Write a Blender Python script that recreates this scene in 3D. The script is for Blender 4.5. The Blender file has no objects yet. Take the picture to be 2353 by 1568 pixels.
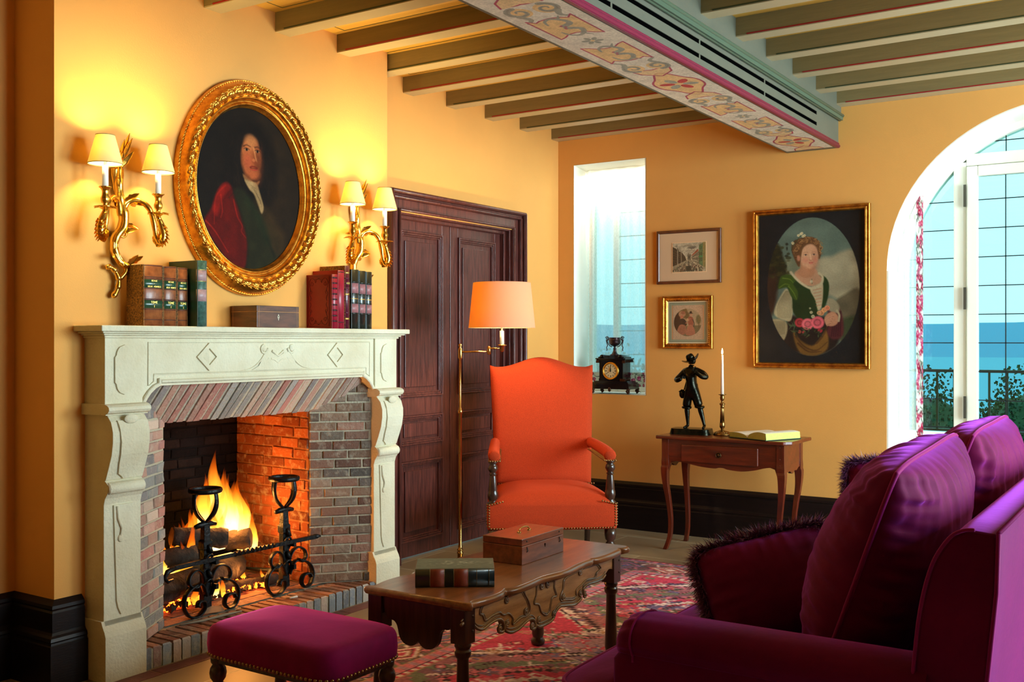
import bpy, bmesh, math, random
import numpy as np
from math import pi, sin, cos, radians, sqrt, atan2
from mathutils import Vector, Matrix, Euler, noise as mn

sc = bpy.context.scene
# ------------------------------------------------------------------ camera
cam_d = bpy.data.cameras.new('camera')
cam_d.sensor_width = 36.0
cam_d.lens = 36.0 * 2384.0 / 2353.0
cam_d.clip_start = 0.05
cam_d.clip_end = 9000
cam = bpy.data.objects.new('camera', cam_d)
sc.collection.objects.link(cam)
cam.location = (0, 0, 1.35)
cam.rotation_euler = (pi / 2, 0, radians(33.25))
sc.camera = cam
# ------------------------------------------------------------------ view, world
sc.view_settings.view_transform = 'Standard'
sc.view_settings.look = 'None'
sc.view_settings.gamma = 1.0
sc.view_settings.use_curve_mapping = False
sc.view_settings.exposure = -0.12
sc.cycles.use_denoising = True
sc.cycles.max_bounces = 7
sc.cycles.use_adaptive_sampling = True
sc.cycles.adaptive_threshold = 0.03
sc.cycles.diffuse_bounces = 4
sc.cycles.transparent_max_bounces = 12
sc.cycles.sample_clamp_indirect = 4.0
sc.cycles.caustics_reflective = False
sc.cycles.caustics_refractive = False
world = bpy.data.worlds.new('sky')
sc.world = world
world.use_nodes = True
wn = world.node_tree.nodes; wl = world.node_tree.links
wn.clear()
w_out = wn.new('ShaderNodeOutputWorld'); w_bg = wn.new('ShaderNodeBackground')
w_tc = wn.new('ShaderNodeTexCoord'); w_sep = wn.new('ShaderNodeSeparateXYZ'); w_r = wn.new('ShaderNodeValToRGB')
wl.new(w_tc.outputs['Generated'], w_sep.inputs[0]); wl.new(w_sep.outputs['Z'], w_r.inputs[0])
w_r.color_ramp.elements[0].position = 0.0; w_r.color_ramp.elements[0].color = (0.28, 0.43, 0.46, 1)
w_r.color_ramp.elements[1].position = 0.22; w_r.color_ramp.elements[1].color = (0.32, 0.50, 0.52, 1)
e = w_r.color_ramp.elements.new(0.6); e.color = (0.20, 0.42, 0.52, 1)
wl.new(w_r.outputs[0], w_bg.inputs['Color']); wl.new(w_bg.outputs[0], w_out.inputs['Surface'])
w_bg.inputs['Strength'].default_value = 4.0


def area_light(name, loc, direction, sx, sy, power, color):
    d = bpy.data.lights.new(name, 'AREA'); d.shape = 'RECTANGLE'; d.size = sx; d.size_y = sy
    d.energy = power; d.color = color
    o = bpy.data.objects.new(name, d); sc.collection.objects.link(o)
    o.location = loc; o.rotation_euler = Vector(direction).to_track_quat('-Z', 'Y').to_euler()
    return o


# daylight entering by the two tall windows of the right-hand wall; portals guide the sky's light through the windows of the back wall
DAY = (0.66, 0.90, 1.0)
area_light('daylight', (2.86, 3.85, 1.60), (-1, 0.0, -0.05), 1.5, 2.45, 270, DAY)
area_light('daylight', (2.86, 5.75, 1.60), (-1, -0.12, -0.05), 1.5, 2.45, 420, DAY)
for _n, _l, _sx, _sy in (('sky_portal', (-0.6, 7.3, 1.4), 2.2, 2.8), ('sky_portal', (-3.6, 7.3, 1.8), 0.8, 1.9)):
    _o = area_light(_n, _l, (0, -1, 0), _sx, _sy, 1, (1, 1, 1)); _o.data.cycles.is_portal = True


_o = area_light('reveal_spot', (-3.58, 7.06, 2.645), (0, -.15, -1), 0.55, 0.04, 9, (1.0, 0.93, 0.80))


def point_light(name, loc, power, color, r=0.03, parent=None):
    d = bpy.data.lights.new(name, 'POINT'); d.energy = power; d.color = color; d.shadow_soft_size = r
    o = bpy.data.objects.new(name, d); sc.collection.objects.link(o)
    o.location = loc
    if parent is not None:
        o.parent = parent
    return o


# ------------------------------------------------------------------ colour, materials
def lin(c):
    return tuple(((v / 255.0) / 12.92 if v / 255.0 <= 0.04045 else ((v / 255.0 + 0.055) / 1.055) ** 2.4) for v in c[:3])


MATS = {}


def mat(name, col, rough=0.6, metal=0.0, var=0.0, vscale=8.0, bump=0.0, bscale=60.0, stretch=(1, 1, 1), col2=None,
        attr=None, sheen=0.0, sheen_col=(1, 1, 1), coat=0.0, spec=0.5, emit=0.0, emit_col=None, trans=0.0, alpha=1.0, ior=1.45, detail=5.0):
    if name in MATS:
        return MATS[name]
    m = bpy.data.materials.new(name); m.use_nodes = True
    nt = m.node_tree; N = nt.nodes; L = nt.links
    b = N['Principled BSDF']
    c = lin(col) + (1,)
    b.inputs['Base Color'].default_value = c
    b.inputs['Roughness'].default_value = rough
    b.inputs['Metallic'].default_value = metal
    b.inputs['Specular IOR Level'].default_value = spec
    b.inputs['IOR'].default_value = ior
    b.inputs['Transmission Weight'].default_value = trans
    b.inputs['Alpha'].default_value = alpha
    b.inputs['Coat Weight'].default_value = coat
    b.inputs['Coat Roughness'].default_value = 0.15
    if sheen:
        b.inputs['Sheen Weight'].default_value = sheen
        b.inputs['Sheen Roughness'].default_value = 0.35
        b.inputs['Sheen Tint'].default_value = lin(sheen_col) + (1,)
    if emit:
        b.inputs['Emission Color'].default_value = lin(emit_col or col) + (1,)
        b.inputs['Emission Strength'].default_value = emit
    tc = N.new('ShaderNodeTexCoord'); mp = N.new('ShaderNodeMapping')
    mp.inputs['Scale'].default_value = stretch
    L.new(tc.outputs['Object'], mp.inputs['Vector'])
    src = None
    if attr:
        a = N.new('ShaderNodeAttribute'); a.attribute_name = attr
        src = a.outputs['Color']
    if var or col2:
        nz = N.new('ShaderNodeTexNoise'); nz.inputs['Scale'].default_value = vscale; nz.inputs['Detail'].default_value = detail
        nz.inputs['Roughness'].default_value = 0.6
        L.new(mp.outputs[0], nz.inputs['Vector'])
        rp = N.new('ShaderNodeValToRGB'); rp.color_ramp.elements[0].position = 0.32; rp.color_ramp.elements[1].position = 0.68
        L.new(nz.outputs[0], rp.inputs[0])
        mx = N.new('ShaderNodeMix'); mx.data_type = 'RGBA'
        if col2:
            c2 = lin(col2) + (1,)
            L.new(rp.outputs[0], mx.inputs['Factor'])
            mx.inputs['A'].default_value = c; mx.inputs['B'].default_value = c2
            if src:
                L.new(src, mx.inputs['A'])
        else:
            mx.blend_type = 'MULTIPLY'
            mx.inputs['Factor'].default_value = 1.0
            rp.color_ramp.elements[0].color = (1 - var,) * 3 + (1,); rp.color_ramp.elements[1].color = (1 + var * 0.3,) * 3 + (1,)
            if src:
                L.new(src, mx.inputs['A'])
            else:
                mx.inputs['A'].default_value = c
            L.new(rp.outputs[0], mx.inputs['B'])
        src = mx.outputs['Result']
    if src:
        L.new(src, b.inputs['Base Color'])
    if bump:
        n2 = N.new('ShaderNodeTexNoise'); n2.inputs['Scale'].default_value = bscale; n2.inputs['Detail'].default_value = 4
        L.new(mp.outputs[0], n2.inputs['Vector'])
        bp = N.new('ShaderNodeBump'); bp.inputs['Strength'].default_value = bump; bp.inputs['Distance'].default_value = 0.01
        L.new(n2.outputs[0], bp.inputs['Height']); L.new(bp.outputs[0], b.inputs['Normal'])
    MATS[name] = m
    return m


def emission(name, col, strength):
    if name in MATS:
        return MATS[name]
    m = bpy.data.materials.new(name); m.use_nodes = True
    N = m.node_tree.nodes; L = m.node_tree.links; N.clear()
    o = N.new('ShaderNodeOutputMaterial'); e = N.new('ShaderNodeEmission')
    e.inputs[0].default_value = lin(col) + (1,); e.inputs[1].default_value = strength
    L.new(e.outputs[0], o.inputs['Surface'])
    MATS[name] = m
    return m


def cloth_translucent(name, col, trans, alpha=1.0, stripe=0.0, sss=None):
    """thin cloth: diffuse plus translucent, optionally see-through"""
    if name in MATS:
        return MATS[name]
    m = bpy.data.materials.new(name); m.use_nodes = True
    N = m.node_tree.nodes; L = m.node_tree.links; N.clear()
    o = N.new('ShaderNodeOutputMaterial'); d = N.new('ShaderNodeBsdfDiffuse'); t = N.new('ShaderNodeBsdfTranslucent')
    c = lin(col) + (1,); d.inputs[0].default_value = c; t.inputs[0].default_value = (lin(sss) + (1,)) if sss else c
    x = N.new('ShaderNodeMixShader'); x.inputs[0].default_value = trans
    L.new(d.outputs[0], x.inputs[1]); L.new(t.outputs[0], x.inputs[2])
    out = x.outputs[0]
    if alpha < 1:
        tr = N.new('ShaderNodeBsdfTransparent'); y = N.new('ShaderNodeMixShader')
        L.new(tr.outputs[0], y.inputs[1]); L.new(out, y.inputs[2]); out = y.outputs[0]
        tc = N.new('ShaderNodeTexCoord'); mp = N.new('ShaderNodeMapping'); mp.inputs['Scale'].default_value = (400, 400, 60)
        nz = N.new('ShaderNodeTexNoise'); nz.inputs['Scale'].default_value = 1.0; nz.inputs['Detail'].default_value = 2
        L.new(tc.outputs['Object'], mp.inputs[0]); L.new(mp.outputs[0], nz.inputs['Vector'])
        mr = N.new('ShaderNodeMapRange'); mr.inputs['From Min'].default_value = 0.3; mr.inputs['From Max'].default_value = 0.7
        mr.inputs['To Min'].default_value = alpha - 0.12; mr.inputs['To Max'].default_value = min(1, alpha + 0.12)
        L.new(nz.outputs[0], mr.inputs['Value']); L.new(mr.outputs[0], y.inputs[0])
    L.new(out, o.inputs['Surface'])
    MATS[name] = m
    return m


# ------------------------------------------------------------------ mesh builder
class MB:
    def __init__(s):
        s.v = []; s.f = []; s.mi = []; s.c = None; s.sm = []

    def add(s, verts, faces, mi=0, smooth=False, col=None):
        o = len(s.v)
        s.v.extend([tuple(p) for p in verts])
        for f in faces:
            s.f.append(tuple(i + o for i in f)); s.mi.append(mi); s.sm.append(smooth)
        if col is not None:
            if s.c is None:
                s.c = []
            while len(s.c) < o:
                s.c.append((1, 1, 1))
            if len(col) and not hasattr(col[0], '__len__'):
                s.c.extend([tuple(col)] * len(verts))
            else:
                s.c.extend([tuple(q) for q in col])
        return s

    def box(s, a, b, mi=0, col=None, m=None):
        x0, y0, z0 = a; x1, y1, z1 = b
        v = [(x0, y0, z0), (x1, y0, z0), (x1, y1, z0), (x0, y1, z0), (x0, y0, z1), (x1, y0, z1), (x1, y1, z1), (x0, y1, z1)]
        if m is not None:
            v = [tuple(m @ Vector(p)) for p in v]
        return s.add(v, [(0, 3, 2, 1), (4, 5, 6, 7), (0, 1, 5, 4), (1, 2, 6, 5), (2, 3, 7, 6), (3, 0, 4, 7)], mi, False, col)

    def tube(s, pts, r, n=10, mi=0, cap=True, col=None, flat=1.0, up=None, closed=False):
        """sweep a circle (optionally flattened along its second axis) along pts; r number or list"""
        P = [Vector(p) for p in pts]; k = len(P)
        R = r if hasattr(r, '__len__') else [r] * k
        vs = []; prev = None
        for i in range(k):
            if closed:
                t = P[(i + 1) % k] - P[(i - 1) % k]
            else:
                t = P[min(i + 1, k - 1)] - P[max(i - 1, 0)]
            if t.length < 1e-9:
                t = Vector((0, 0, 1))
            t.normalize()
            if up is not None:
                a = Vector(up) - t * t.dot(Vector(up))
                if a.length < 1e-6:
                    a = t.orthogonal()
            elif prev is None:
                a = t.orthogonal()
            else:
                a = prev - t * prev.dot(t)
                if a.length < 1e-6:
                    a = t.orthogonal()
            a.normalize(); prev = a
            b = t.cross(a)
            for j in range(n):
                th = 2 * pi * j / n
                vs.append(P[i] + (a * cos(th) + b * (sin(th) * flat)) * R[i])
        fs = []
        for i in range(k if closed else k - 1):
            i2 = (i + 1) % k
            for j in range(n):
                j2 = (j + 1) % n
                fs.append((i * n + j, i * n + j2, i2 * n + j2, i2 * n + j))
        if cap and not closed:
            fs.append(tuple(range(n - 1, -1, -1))); fs.append(tuple((k - 1) * n + j for j in range(n)))
        return s.add(vs, fs, mi, True, col)

    def lathe(s, prof, center=(0, 0, 0), n=24, mi=0, axis='z', flute=0, fdepth=0.0, col=None, m=None, cap=True, sx=1.0):
        vs = []; cx_, cy_, cz_ = center
        for (r, z) in prof:
            for j in range(n):
                th = 2 * pi * j / n
                rr = r * (1 - (fdepth * (0.5 + 0.5 * cos(flute * th)) if flute else 0))
                p = (rr * cos(th) * sx, rr * sin(th), z)
                if axis == 'x':
                    p = (z, rr * cos(th), rr * sin(th))
                elif axis == 'y':
                    p = (rr * cos(th), z, rr * sin(th))
                p = Vector(p)
                if m is not None:
                    p = m @ p
                vs.append((p[0] + cx_, p[1] + cy_, p[2] + cz_))
        k = len(prof); fs = []
        for i in range(k - 1):
            for j in range(n):
                j2 = (j + 1) % n
                fs.append((i * n + j, i * n + j2, (i + 1) * n + j2, (i + 1) * n + j))
        if cap:
            fs.append(tuple(range(n - 1, -1, -1))); fs.append(tuple((k - 1) * n + j for j in range(n)))
        return s.add(vs, fs, mi, True, col)

    def extrude(s, poly, d0, d1, plane='yz', mi=0, smooth=False, col=None):
        """poly: 2-D outline in plane; d0,d1 along the third axis"""
        def P(a, b, d):
            return {'yz': (d, a, b), 'xz': (a, d, b), 'xy': (a, b, d)}[plane]
        n = len(poly)
        vs = [P(a, b, d0) for a, b in poly] + [P(a, b, d1) for a, b in poly]
        fs = [tuple(range(n - 1, -1, -1)), tuple(range(n, 2 * n))]
        for i in range(n):
            j = (i + 1) % n
            fs.append((i, j, n + j, n + i))
        return s.add(vs, fs, mi, smooth, col)

    def grid(s, fn, nu, nv, mi=0, smooth=True, closed_u=False, colf=None):
        vs = []; cs = []
        for i in range(nu):
            for j in range(nv):
                u = i / (nu if closed_u else nu - 1); v = j / (nv - 1)
                vs.append(fn(u, v))
                if colf:
                    cs.append(colf(u, v))
        fs = []
        for i in range(nu if closed_u else nu - 1):
            i2 = (i + 1) % nu
            for j in range(nv - 1):
                fs.append((i * nv + j, i2 * nv + j, i2 * nv + j + 1, i * nv + j + 1))
        return s.add(vs, fs, mi, smooth, cs if colf else None)

    def ball(s, c, r, n=8, mi=0, scale=(1, 1, 1), col=None):
        k = max(4, n // 2 + 1)
        prof = [(max(r * sin(pi * i / k), 1e-5), -r * cos(pi * i / k)) for i in range(k + 1)]
        return s.lathe(prof, c, n, mi, col=col, m=Matrix.Diagonal((scale[0], scale[1], scale[2])))


ROOTM = {}


def link(o):
    sc.collection.objects.link(o)
    return o


def top_root(o):
    while o.parent is not None:
        o = o.parent
    return o


def obj(name, mb, mats, parent=None, world=False, bevel=None, seg=2, subsurf=0, solid=None, kind=None, label=None, displace=None, smooth=None, recalc=True):
    me = bpy.data.meshes.new(name)
    V = mb.v
    if parent is not None and world:
        M = ROOTM[top_root(parent).name].inverted()
        V = [tuple(M @ Vector(p)) for p in V]
    me.from_pydata(V, [], mb.f)
    if not isinstance(mats, (list, tuple)):
        mats = [mats]
    for m in mats:
        me.materials.append(m)
    me.polygons.foreach_set('material_index', mb.mi)
    sm = mb.sm if smooth is None else [smooth] * len(mb.f)
    me.polygons.foreach_set('use_smooth', sm)
    if mb.c is not None:
        cc = list(mb.c)
        while len(cc) < len(mb.v):
            cc.append((1, 1, 1))
        a = me.color_attributes.new('Col', 'FLOAT_COLOR', 'POINT')
        arr = np.ones((len(cc), 4), dtype=np.float32); arr[:, :3] = np.array(cc, dtype=np.float32)
        a.data.foreach_set('color', arr.ravel())
    me.update()
    if recalc and len(mb.f) < 60000:
        bm = bmesh.new(); bm.from_mesh(me); bmesh.ops.recalc_face_normals(bm, faces=bm.faces); bm.to_mesh(me); bm.free()
    o = bpy.data.objects.new(name, me); link(o)
    if parent is not None:
        o.parent = parent
    if solid:
        md = o.modifiers.new('solid', 'SOLIDIFY'); md.thickness = solid; md.offset = 0
    if bevel:
        md = o.modifiers.new('bevel', 'BEVEL'); md.width = bevel; md.segments = seg; md.limit_method = 'ANGLE'; md.angle_limit = radians(35)
        md.use_clamp_overlap = True
    if subsurf:
        md = o.modifiers.new('sub', 'SUBSURF'); md.levels = subsurf; md.render_levels = subsurf
    if displace:
        tx = bpy.data.textures.new(name + '_tex', 'CLOUDS'); tx.noise_scale = displace[1]; tx.noise_depth = 2
        md = o.modifiers.new('disp', 'DISPLACE'); md.texture = tx; md.strength = displace[0]; md.mid_level = 0.5
        md.texture_coords = 'LOCAL'
    if kind:
        o['kind'] = kind
    if label:
        o['label'] = label
    return o


def thing(name, label, cat, loc=(0, 0, 0), rz=0.0, group=None):
    o = bpy.data.objects.new(name, None); link(o)
    o.empty_display_size = 0.05
    o.location = loc; o.rotation_euler = (0, 0, rz)
    ROOTM[o.name] = Matrix.Translation(loc) @ Matrix.Rotation(rz, 4, 'Z')
    o['label'] = label; o['category'] = cat
    if group:
        o['group'] = group
    return o


def tag(o, label, cat, group=None):
    o['label'] = label; o['category'] = cat
    if group:
        o['group'] = group
    return o


def copy_tree(o, parent=None):
    c = o.copy(); link(c)
    if parent is not None:
        c.parent = parent
    for ch in list(o.children):
        if ch.type != 'LIGHT' or True:
            copy_tree(ch, c)
    return c


def struct(name, mb, mats, parent=None, **k):
    return obj(name, mb, mats, parent, kind='structure' if parent is None else None, **k)


def spline(pts, n=6, closed=False):
    """Catmull-Rom through the points"""
    P = [np.array(p, float) for p in pts]; out = []
    k = len(P)
    for i in range(k if closed else k - 1):
        if closed:
            a, b, c, d = P[(i - 1) % k], P[i], P[(i + 1) % k], P[(i + 2) % k]
        else:
            a, b, c, d = P[max(i - 1, 0)], P[i], P[i + 1], P[min(i + 2, k - 1)]
        for j in range(n):
            t = j / n
            out.append(0.5 * ((2 * b) + (-a + c) * t + (2 * a - 5 * b + 4 * c - d) * t * t + (-a + 3 * b - 3 * c + d) * t ** 3))
    if not closed:
        out.append(P[-1])
    return [tuple(float(x) for x in p) for p in out]


def spiral(cx_, cz_, r0, r1, a0, turns, n=28):
    out = []
    for i in range(n + 1):
        t = i / n; a = a0 + turns * 2 * pi * t; r = r0 + (r1 - r0) * t
        out.append((cx_ + r * cos(a), cz_ + r * sin(a)))
    return out


# ------------------------------------------------------------------ a small painter: colours on a grid of vertices
class Paint:
    """A picture of w x h cells; coordinates run 0..W across and 0..1 down, W = w / h."""

    def __init__(s, h, aspect, base):
        s.h = h; s.w = int(round(h * aspect)); s.W = aspect
        s.a = np.zeros((s.h, s.w, 3)); s.a[:] = np.array(base, float)
        s.Y, s.X = np.meshgrid((np.arange(s.h) + 0.5) / s.h, (np.arange(s.w) + 0.5) / s.w * aspect, indexing='ij')
        s.px = 1.0 / s.h
        s.rng = np.random.RandomState(7)

    def _blend(s, m, col, op=1.0):
        m = np.clip(m, 0, 1)[..., None] * op
        s.a = s.a * (1 - m) + np.array(col, float) * m

    def _mask(s, d, soft):
        return 0.5 - d / max(soft, s.px)

    def ell(s, cx_, cy_, rx, ry, col, soft=0.0, op=1.0, rot=0.0):
        c, n = cos(rot), sin(rot); x = s.X - cx_; y = s.Y - cy_
        u = (x * c + y * n) / rx; v = (-x * n + y * c) / ry
        d = (np.sqrt(u * u + v * v) - 1) * min(rx, ry)
        s._blend(s._mask(d, soft), col, op); return s

    def pdist(s, P):
        P = np.array(P, float); n = len(P)
        d = np.full(s.X.shape, 1e9); inside = np.zeros(s.X.shape, bool)
        for i in range(n):
            a = P[i]; b = P[(i + 1) % n]; e = b - a
            wx = s.X - a[0]; wy = s.Y - a[1]; L = e @ e + 1e-12
            t = np.clip((wx * e[0] + wy * e[1]) / L, 0, 1)
            d = np.minimum(d, (wx - e[0] * t) ** 2 + (wy - e[1] * t) ** 2)
            c1 = (a[1] > s.Y) != (b[1] > s.Y)
            with np.errstate(divide='ignore', invalid='ignore'):
                xi = (b[0] - a[0]) * (s.Y - a[1]) / (b[1] - a[1] + 1e-15) + a[0]
            inside ^= c1 & (s.X < xi)
        d = np.sqrt(d)
        return np.where(inside, -d, d)

    def poly(s, P, col, soft=0.0, op=1.0, smooth=0):
        if smooth:
            P = spline(P, smooth, True)
        s._blend(s._mask(s.pdist(P), soft), col, op); return s

    def line(s, P, w, col, soft=0.0, op=1.0, smooth=0, closed=False):
        if smooth:
            P = spline(P, smooth, closed)
        P = np.array(P, float); d = np.full(s.X.shape, 1e9)
        W = w if hasattr(w, '__len__') else None
        n = len(P)
        for i in range(n if closed else n - 1):
            a = P[i]; b = P[(i + 1) % n]; e = b - a
            lo = np.minimum(a, b) - 0.12; hi = np.maximum(a, b) + 0.12
            wx = s.X - a[0]; wy = s.Y - a[1]
            t = np.clip((wx * e[0] + wy * e[1]) / (e @ e + 1e-12), 0, 1)
            q = np.sqrt((wx - e[0] * t) ** 2 + (wy - e[1] * t) ** 2)
            ww = (W[0] + (W[1] - W[0]) * (i + t) / max(n - 1, 1)) if W is not None else w
            d = np.minimum(d, q - ww / 2)
        s._blend(s._mask(d, soft), col, op); return s

    def noise(s, amp, cell, seed=1, vert=1.0):
        r = np.random.RandomState(seed)
        gh = max(2, int(1 / cell / vert)) + 2; gw = max(2, int(s.W / cell)) + 2
        g = r.rand(gh, gw)
        yy = s.Y * (gh - 2); xx = s.X / s.W * (gw - 2)
        iy = yy.astype(int); ix = xx.astype(int); fy = yy - iy; fx = xx - ix
        fy = fy * fy * (3 - 2 * fy); fx = fx * fx * (3 - 2 * fx)
        v = (g[iy, ix] * (1 - fx) + g[iy, ix + 1] * fx) * (1 - fy) + (g[iy + 1, ix] * (1 - fx) + g[iy + 1, ix + 1] * fx) * fy
        s.a = np.clip(s.a * (1 + (v[..., None] - 0.5) * 2 * amp), 0, 255); return s

    def linear(s):
        c = np.clip(s.a, 0, 255) / 255.0
        return np.where(c <= 0.04045, c / 12.92, ((c + 0.055) / 1.055) ** 2.4)

    def panel(s, name, m, fn, parent=None, world=False, relief=None, **k):
        """vertices at cell centres; fn(u, v) -> xyz with u, v 0..1 (v down)"""
        C = s.linear().reshape(-1, 3)
        us = np.linspace(0, 1, s.w); vs = np.linspace(0, 1, s.h)
        V = [fn(u, v) for v in vs for u in us]
        w = s.w; F = []
        for i in range(s.h - 1):
            for j in range(w - 1):
                a = i * w + j
                F.append((a, a + w, a + w + 1, a + 1))
        mb = MB(); mb.v = V; mb.f = F; mb.mi = [0] * len(F); mb.sm = [True] * len(F); mb.c = C
        mb.c = [tuple(q) for q in C]
        return obj(name, mb, m, parent, world, **k)
# ================================================================== THE ROOM
XA, XB, YB = -3.99, -3.72, 6.72       # wall with the doors, chimney breast, back wall
M_WALL = mat('wall_paint', (229, 164, 86), 0.75, var=0.05, vscale=1.5, bump=0.08, bscale=220, spec=0.25)
M_WHITE = mat('white_paint', (240, 236, 222), 0.45, var=0.03, vscale=5)
M_TRIMWOOD = mat('dark_baseboard_wood', (24, 12, 11), 0.45, var=0.35, vscale=5, stretch=(1, 1, 14), bump=0.12, bscale=30, coat=0.05, spec=.3)
M_DOOR = mat('mahogany', (106, 54, 46), 0.38, col2=(60, 27, 24), vscale=7, stretch=(9, 9, 0.8), bump=0.15, bscale=30, coat=0.25)
M_JOIST = mat('joist_paint_shaded', (130, 114, 74), 0.6, var=0.12, vscale=9, stretch=(0.4, 6, 6), bump=0.1, bscale=40)  # darker side faces: shade put into the colour
M_JOISTB = mat('joist_paint_lit', (178, 160, 124), 0.45, var=0.05, vscale=6)  # lighter undersides: window light from below put into the colour
M_REDLINE = mat('red_line_paint', (150, 28, 30), 0.5)
M_GREENLINE = mat('green_line_paint', (58, 66, 40), 0.5)
M_COL = mat('painted_surface', (255, 255, 255), 0.6, attr='Col')

def plain_floor():
    m = bpy.data.materials.new('limestone_floor'); m.use_nodes = True
    N = m.node_tree.nodes; L = m.node_tree.links; b = N['Principled BSDF']
    tc = N.new('ShaderNodeTexCoord'); mp = N.new('ShaderNodeMapping')
    mp.inputs['Location'].default_value = (0.31, 0.16, 0)
    mp.inputs['Rotation'].default_value = (0, 0, 0)
    L.new(tc.outputs['Object'], mp.inputs[0])
    br = N.new('ShaderNodeTexBrick'); br.inputs['Scale'].default_value = 1.0
    br.inputs['Brick Width'].default_value = 0.74; br.inputs['Row Height'].default_value = 0.55
    br.inputs['Mortar Size'].default_value = 0.004; br.inputs['Mortar Smooth'].default_value = 0.4; br.inputs['Bias'].default_value = 0
    br.inputs['Color1'].default_value = lin((172, 152, 118)) + (1,); br.inputs['Color2'].default_value = lin((140, 120, 92)) + (1,)
    br.inputs['Mortar'].default_value = lin((196, 184, 156)) + (1,)
    L.new(mp.outputs[0], br.inputs['Vector'])
    nz = N.new('ShaderNodeTexNoise'); nz.inputs['Scale'].default_value = 3.0; nz.inputs['Detail'].default_value = 8
    L.new(tc.outputs['Object'], nz.inputs['Vector'])
    mx = N.new('ShaderNodeMix'); mx.data_type = 'RGBA'; mx.blend_type = 'MULTIPLY'; mx.inputs['Factor'].default_value = 0.5
    L.new(br.outputs['Color'], mx.inputs['A']); L.new(nz.outputs[0], mx.inputs['B'])
    L.new(mx.outputs['Result'], b.inputs['Base Color'])
    b.inputs['Roughness'].default_value = 0.45
    bp = N.new('ShaderNodeBump'); bp.inputs['Strength'].default_value = 0.25; bp.inputs['Distance'].default_value = 0.004
    L.new(br.outputs['Fac'], bp.inputs['Height']); bp.invert = True; L.new(bp.outputs[0], b.inputs['Normal'])
    return m

struct('floor', MB().box((-4.3, -4.5, -0.1), (2.95, 6.95, 0.0)), plain_floor())
# terracotta border in front of the hearth
mb = MB(); y = 1.9; rr = random.Random(3)
while y < 4.6:
    w = 0.28
    c = lin(rr.choice([(126, 66, 58), (112, 58, 54), (120, 74, 66), (104, 60, 58)]))
    mb.box((-3.565, y + 0.003, -0.02), (-3.485, y + w - 0.003, 0.0015), col=c); y += w
struct('trim_1', mb, mat('terracotta', (120, 66, 58), 0.55, attr='Col', var=0.3, vscale=14, bump=0.2, bscale=60))
# wall with chimney breast
w = MB()
w.box((-4.25, -4.5, 0), (XA, 2.41, 3.1))
w.box((-4.75, 2.41, 0), (XB, 2.72, 3.1)); w.box((-4.75, 4.16, 0), (XB, 4.416, 3.1))
w.box((-4.75, 2.72, 1.17), (XB, 4.16, 3.1)); w.box((-4.75, 2.72, 0), (-4.6, 4.16, 1.17))
w.box((-4.25, 4.416, 0), (XA, 4.83, 3.1)); w.box((-4.25, 4.83, 2.13), (XA, 6.10, 3.1)); w.box((-4.25, 6.10, 0), (XA, 6.72, 3.1))
struct('wall_left', w, M_WALL)
# back wall with narrow window and the arched one (0.45 m thick)
YO = 7.22
w = MB()
w.extrude([(-4.25, YB), (-3.857, YB), (-3.95, YO), (-4.25, YO)], 0, 3.1, 'xy')
w.extrude([(-3.857, YB), (-3.26, YB), (-3.26, YO), (-3.95, YO)], 0, 0.96, 'xy'); w.extrude([(-3.857, YB), (-3.26, YB), (-3.26, YO), (-3.95, YO)], 2.66, 3.1, 'xy')
w.box((-3.26, YB, 0), (-1.60, YO, 3.1))
ax, aa, ab, az = -0.6, 1.0, 0.97, 1.79
prev = None
K = 40
pts = [(ax - aa * cos(pi * i / K), az + ab * sin(pi * i / K)) for i in range(K + 1)]
for i in range(K):
    (x0, z0), (x1, z1) = pts[i], pts[i + 1]
    w.add([(x0, YB, z0), (x1, YB, z1), (x1, YB, 3.1), (x0, YB, 3.1), (x0, YO, z0), (x1, YO, z1), (x1, YO, 3.1), (x0, YO, 3.1)],
          [(0, 1, 2, 3), (7, 6, 5, 4), (0, 4, 5, 1)], 0)
w.box((0.40, YB, 0), (2.95, YO, 3.1)); w.box((-1.6, YB, 0), (0.4, YO, 0.06))
struct('wall_back', w, M_WALL)
# white reveals of both openings
r = MB()
r.add([(-3.855, YB + .001, 0.962), (-3.947, YO - .02, 0.962), (-3.947, YO - .02, 2.658), (-3.855, YB + .001, 2.658)], [(0, 1, 2, 3)])
r.add([(-3.855, YB + .001, 0.9615), (-3.262, YB + .001, .9615), (-3.262, YO - .02, .9615), (-3.947, YO - .02, .9615), (-3.855, YB + .001, 2.6585), (-3.262, YB + .001, 2.6585), (-3.262, YO - .02, 2.6585), (-3.947, YO - .02, 2.6585)], [(0, 1, 2, 3), (7, 6, 5, 4)])
r.box((-3.27, YB + .002, 0.962), (-3.262, YO, 2.66))
r.box((-1.606, YB + .001, 0.0), (-1.590, YO, az)); r.box((0.392, YB + .001, 0.0), (0.406, YO, az))
for i in range(K):
    (x0, z0), (x1, z1) = pts[i], pts[i + 1]
    r.add([(x0, YB + .001, z0 - .008), (x1, YB + .001, z1 - .008), (x1, YO, z1 - .008), (x0, YO, z0 - .008), (x0, YB + .001, z0 + .004), (x1, YB + .001, z1 + .004)],
          [(0, 1, 2, 3), (0, 4, 5, 1)], 0)
struct('trim_2', r, M_WHITE)
# wall to the right with two tall openings, wall behind the camera
w = MB(); ys = [(-4.5, 3.1), (4.6, 5.0), (6.5, 6.72)]
for a, b in ys:
    w.box((2.75, a, 0), (2.95, b, 3.1))
for a, b in ((3.1, 4.6), (5.0, 6.5)):
    w.box((2.75, a, 0), (2.95, b, 0.36)); w.box((2.75, a, 2.84), (2.95, b, 3.1))
struct('wall_right', w, M_WALL)
struct('wall_rear', MB().box((-4.25, -4.7, 0), (2.95, -4.5, 3.1)), M_WALL)

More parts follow.
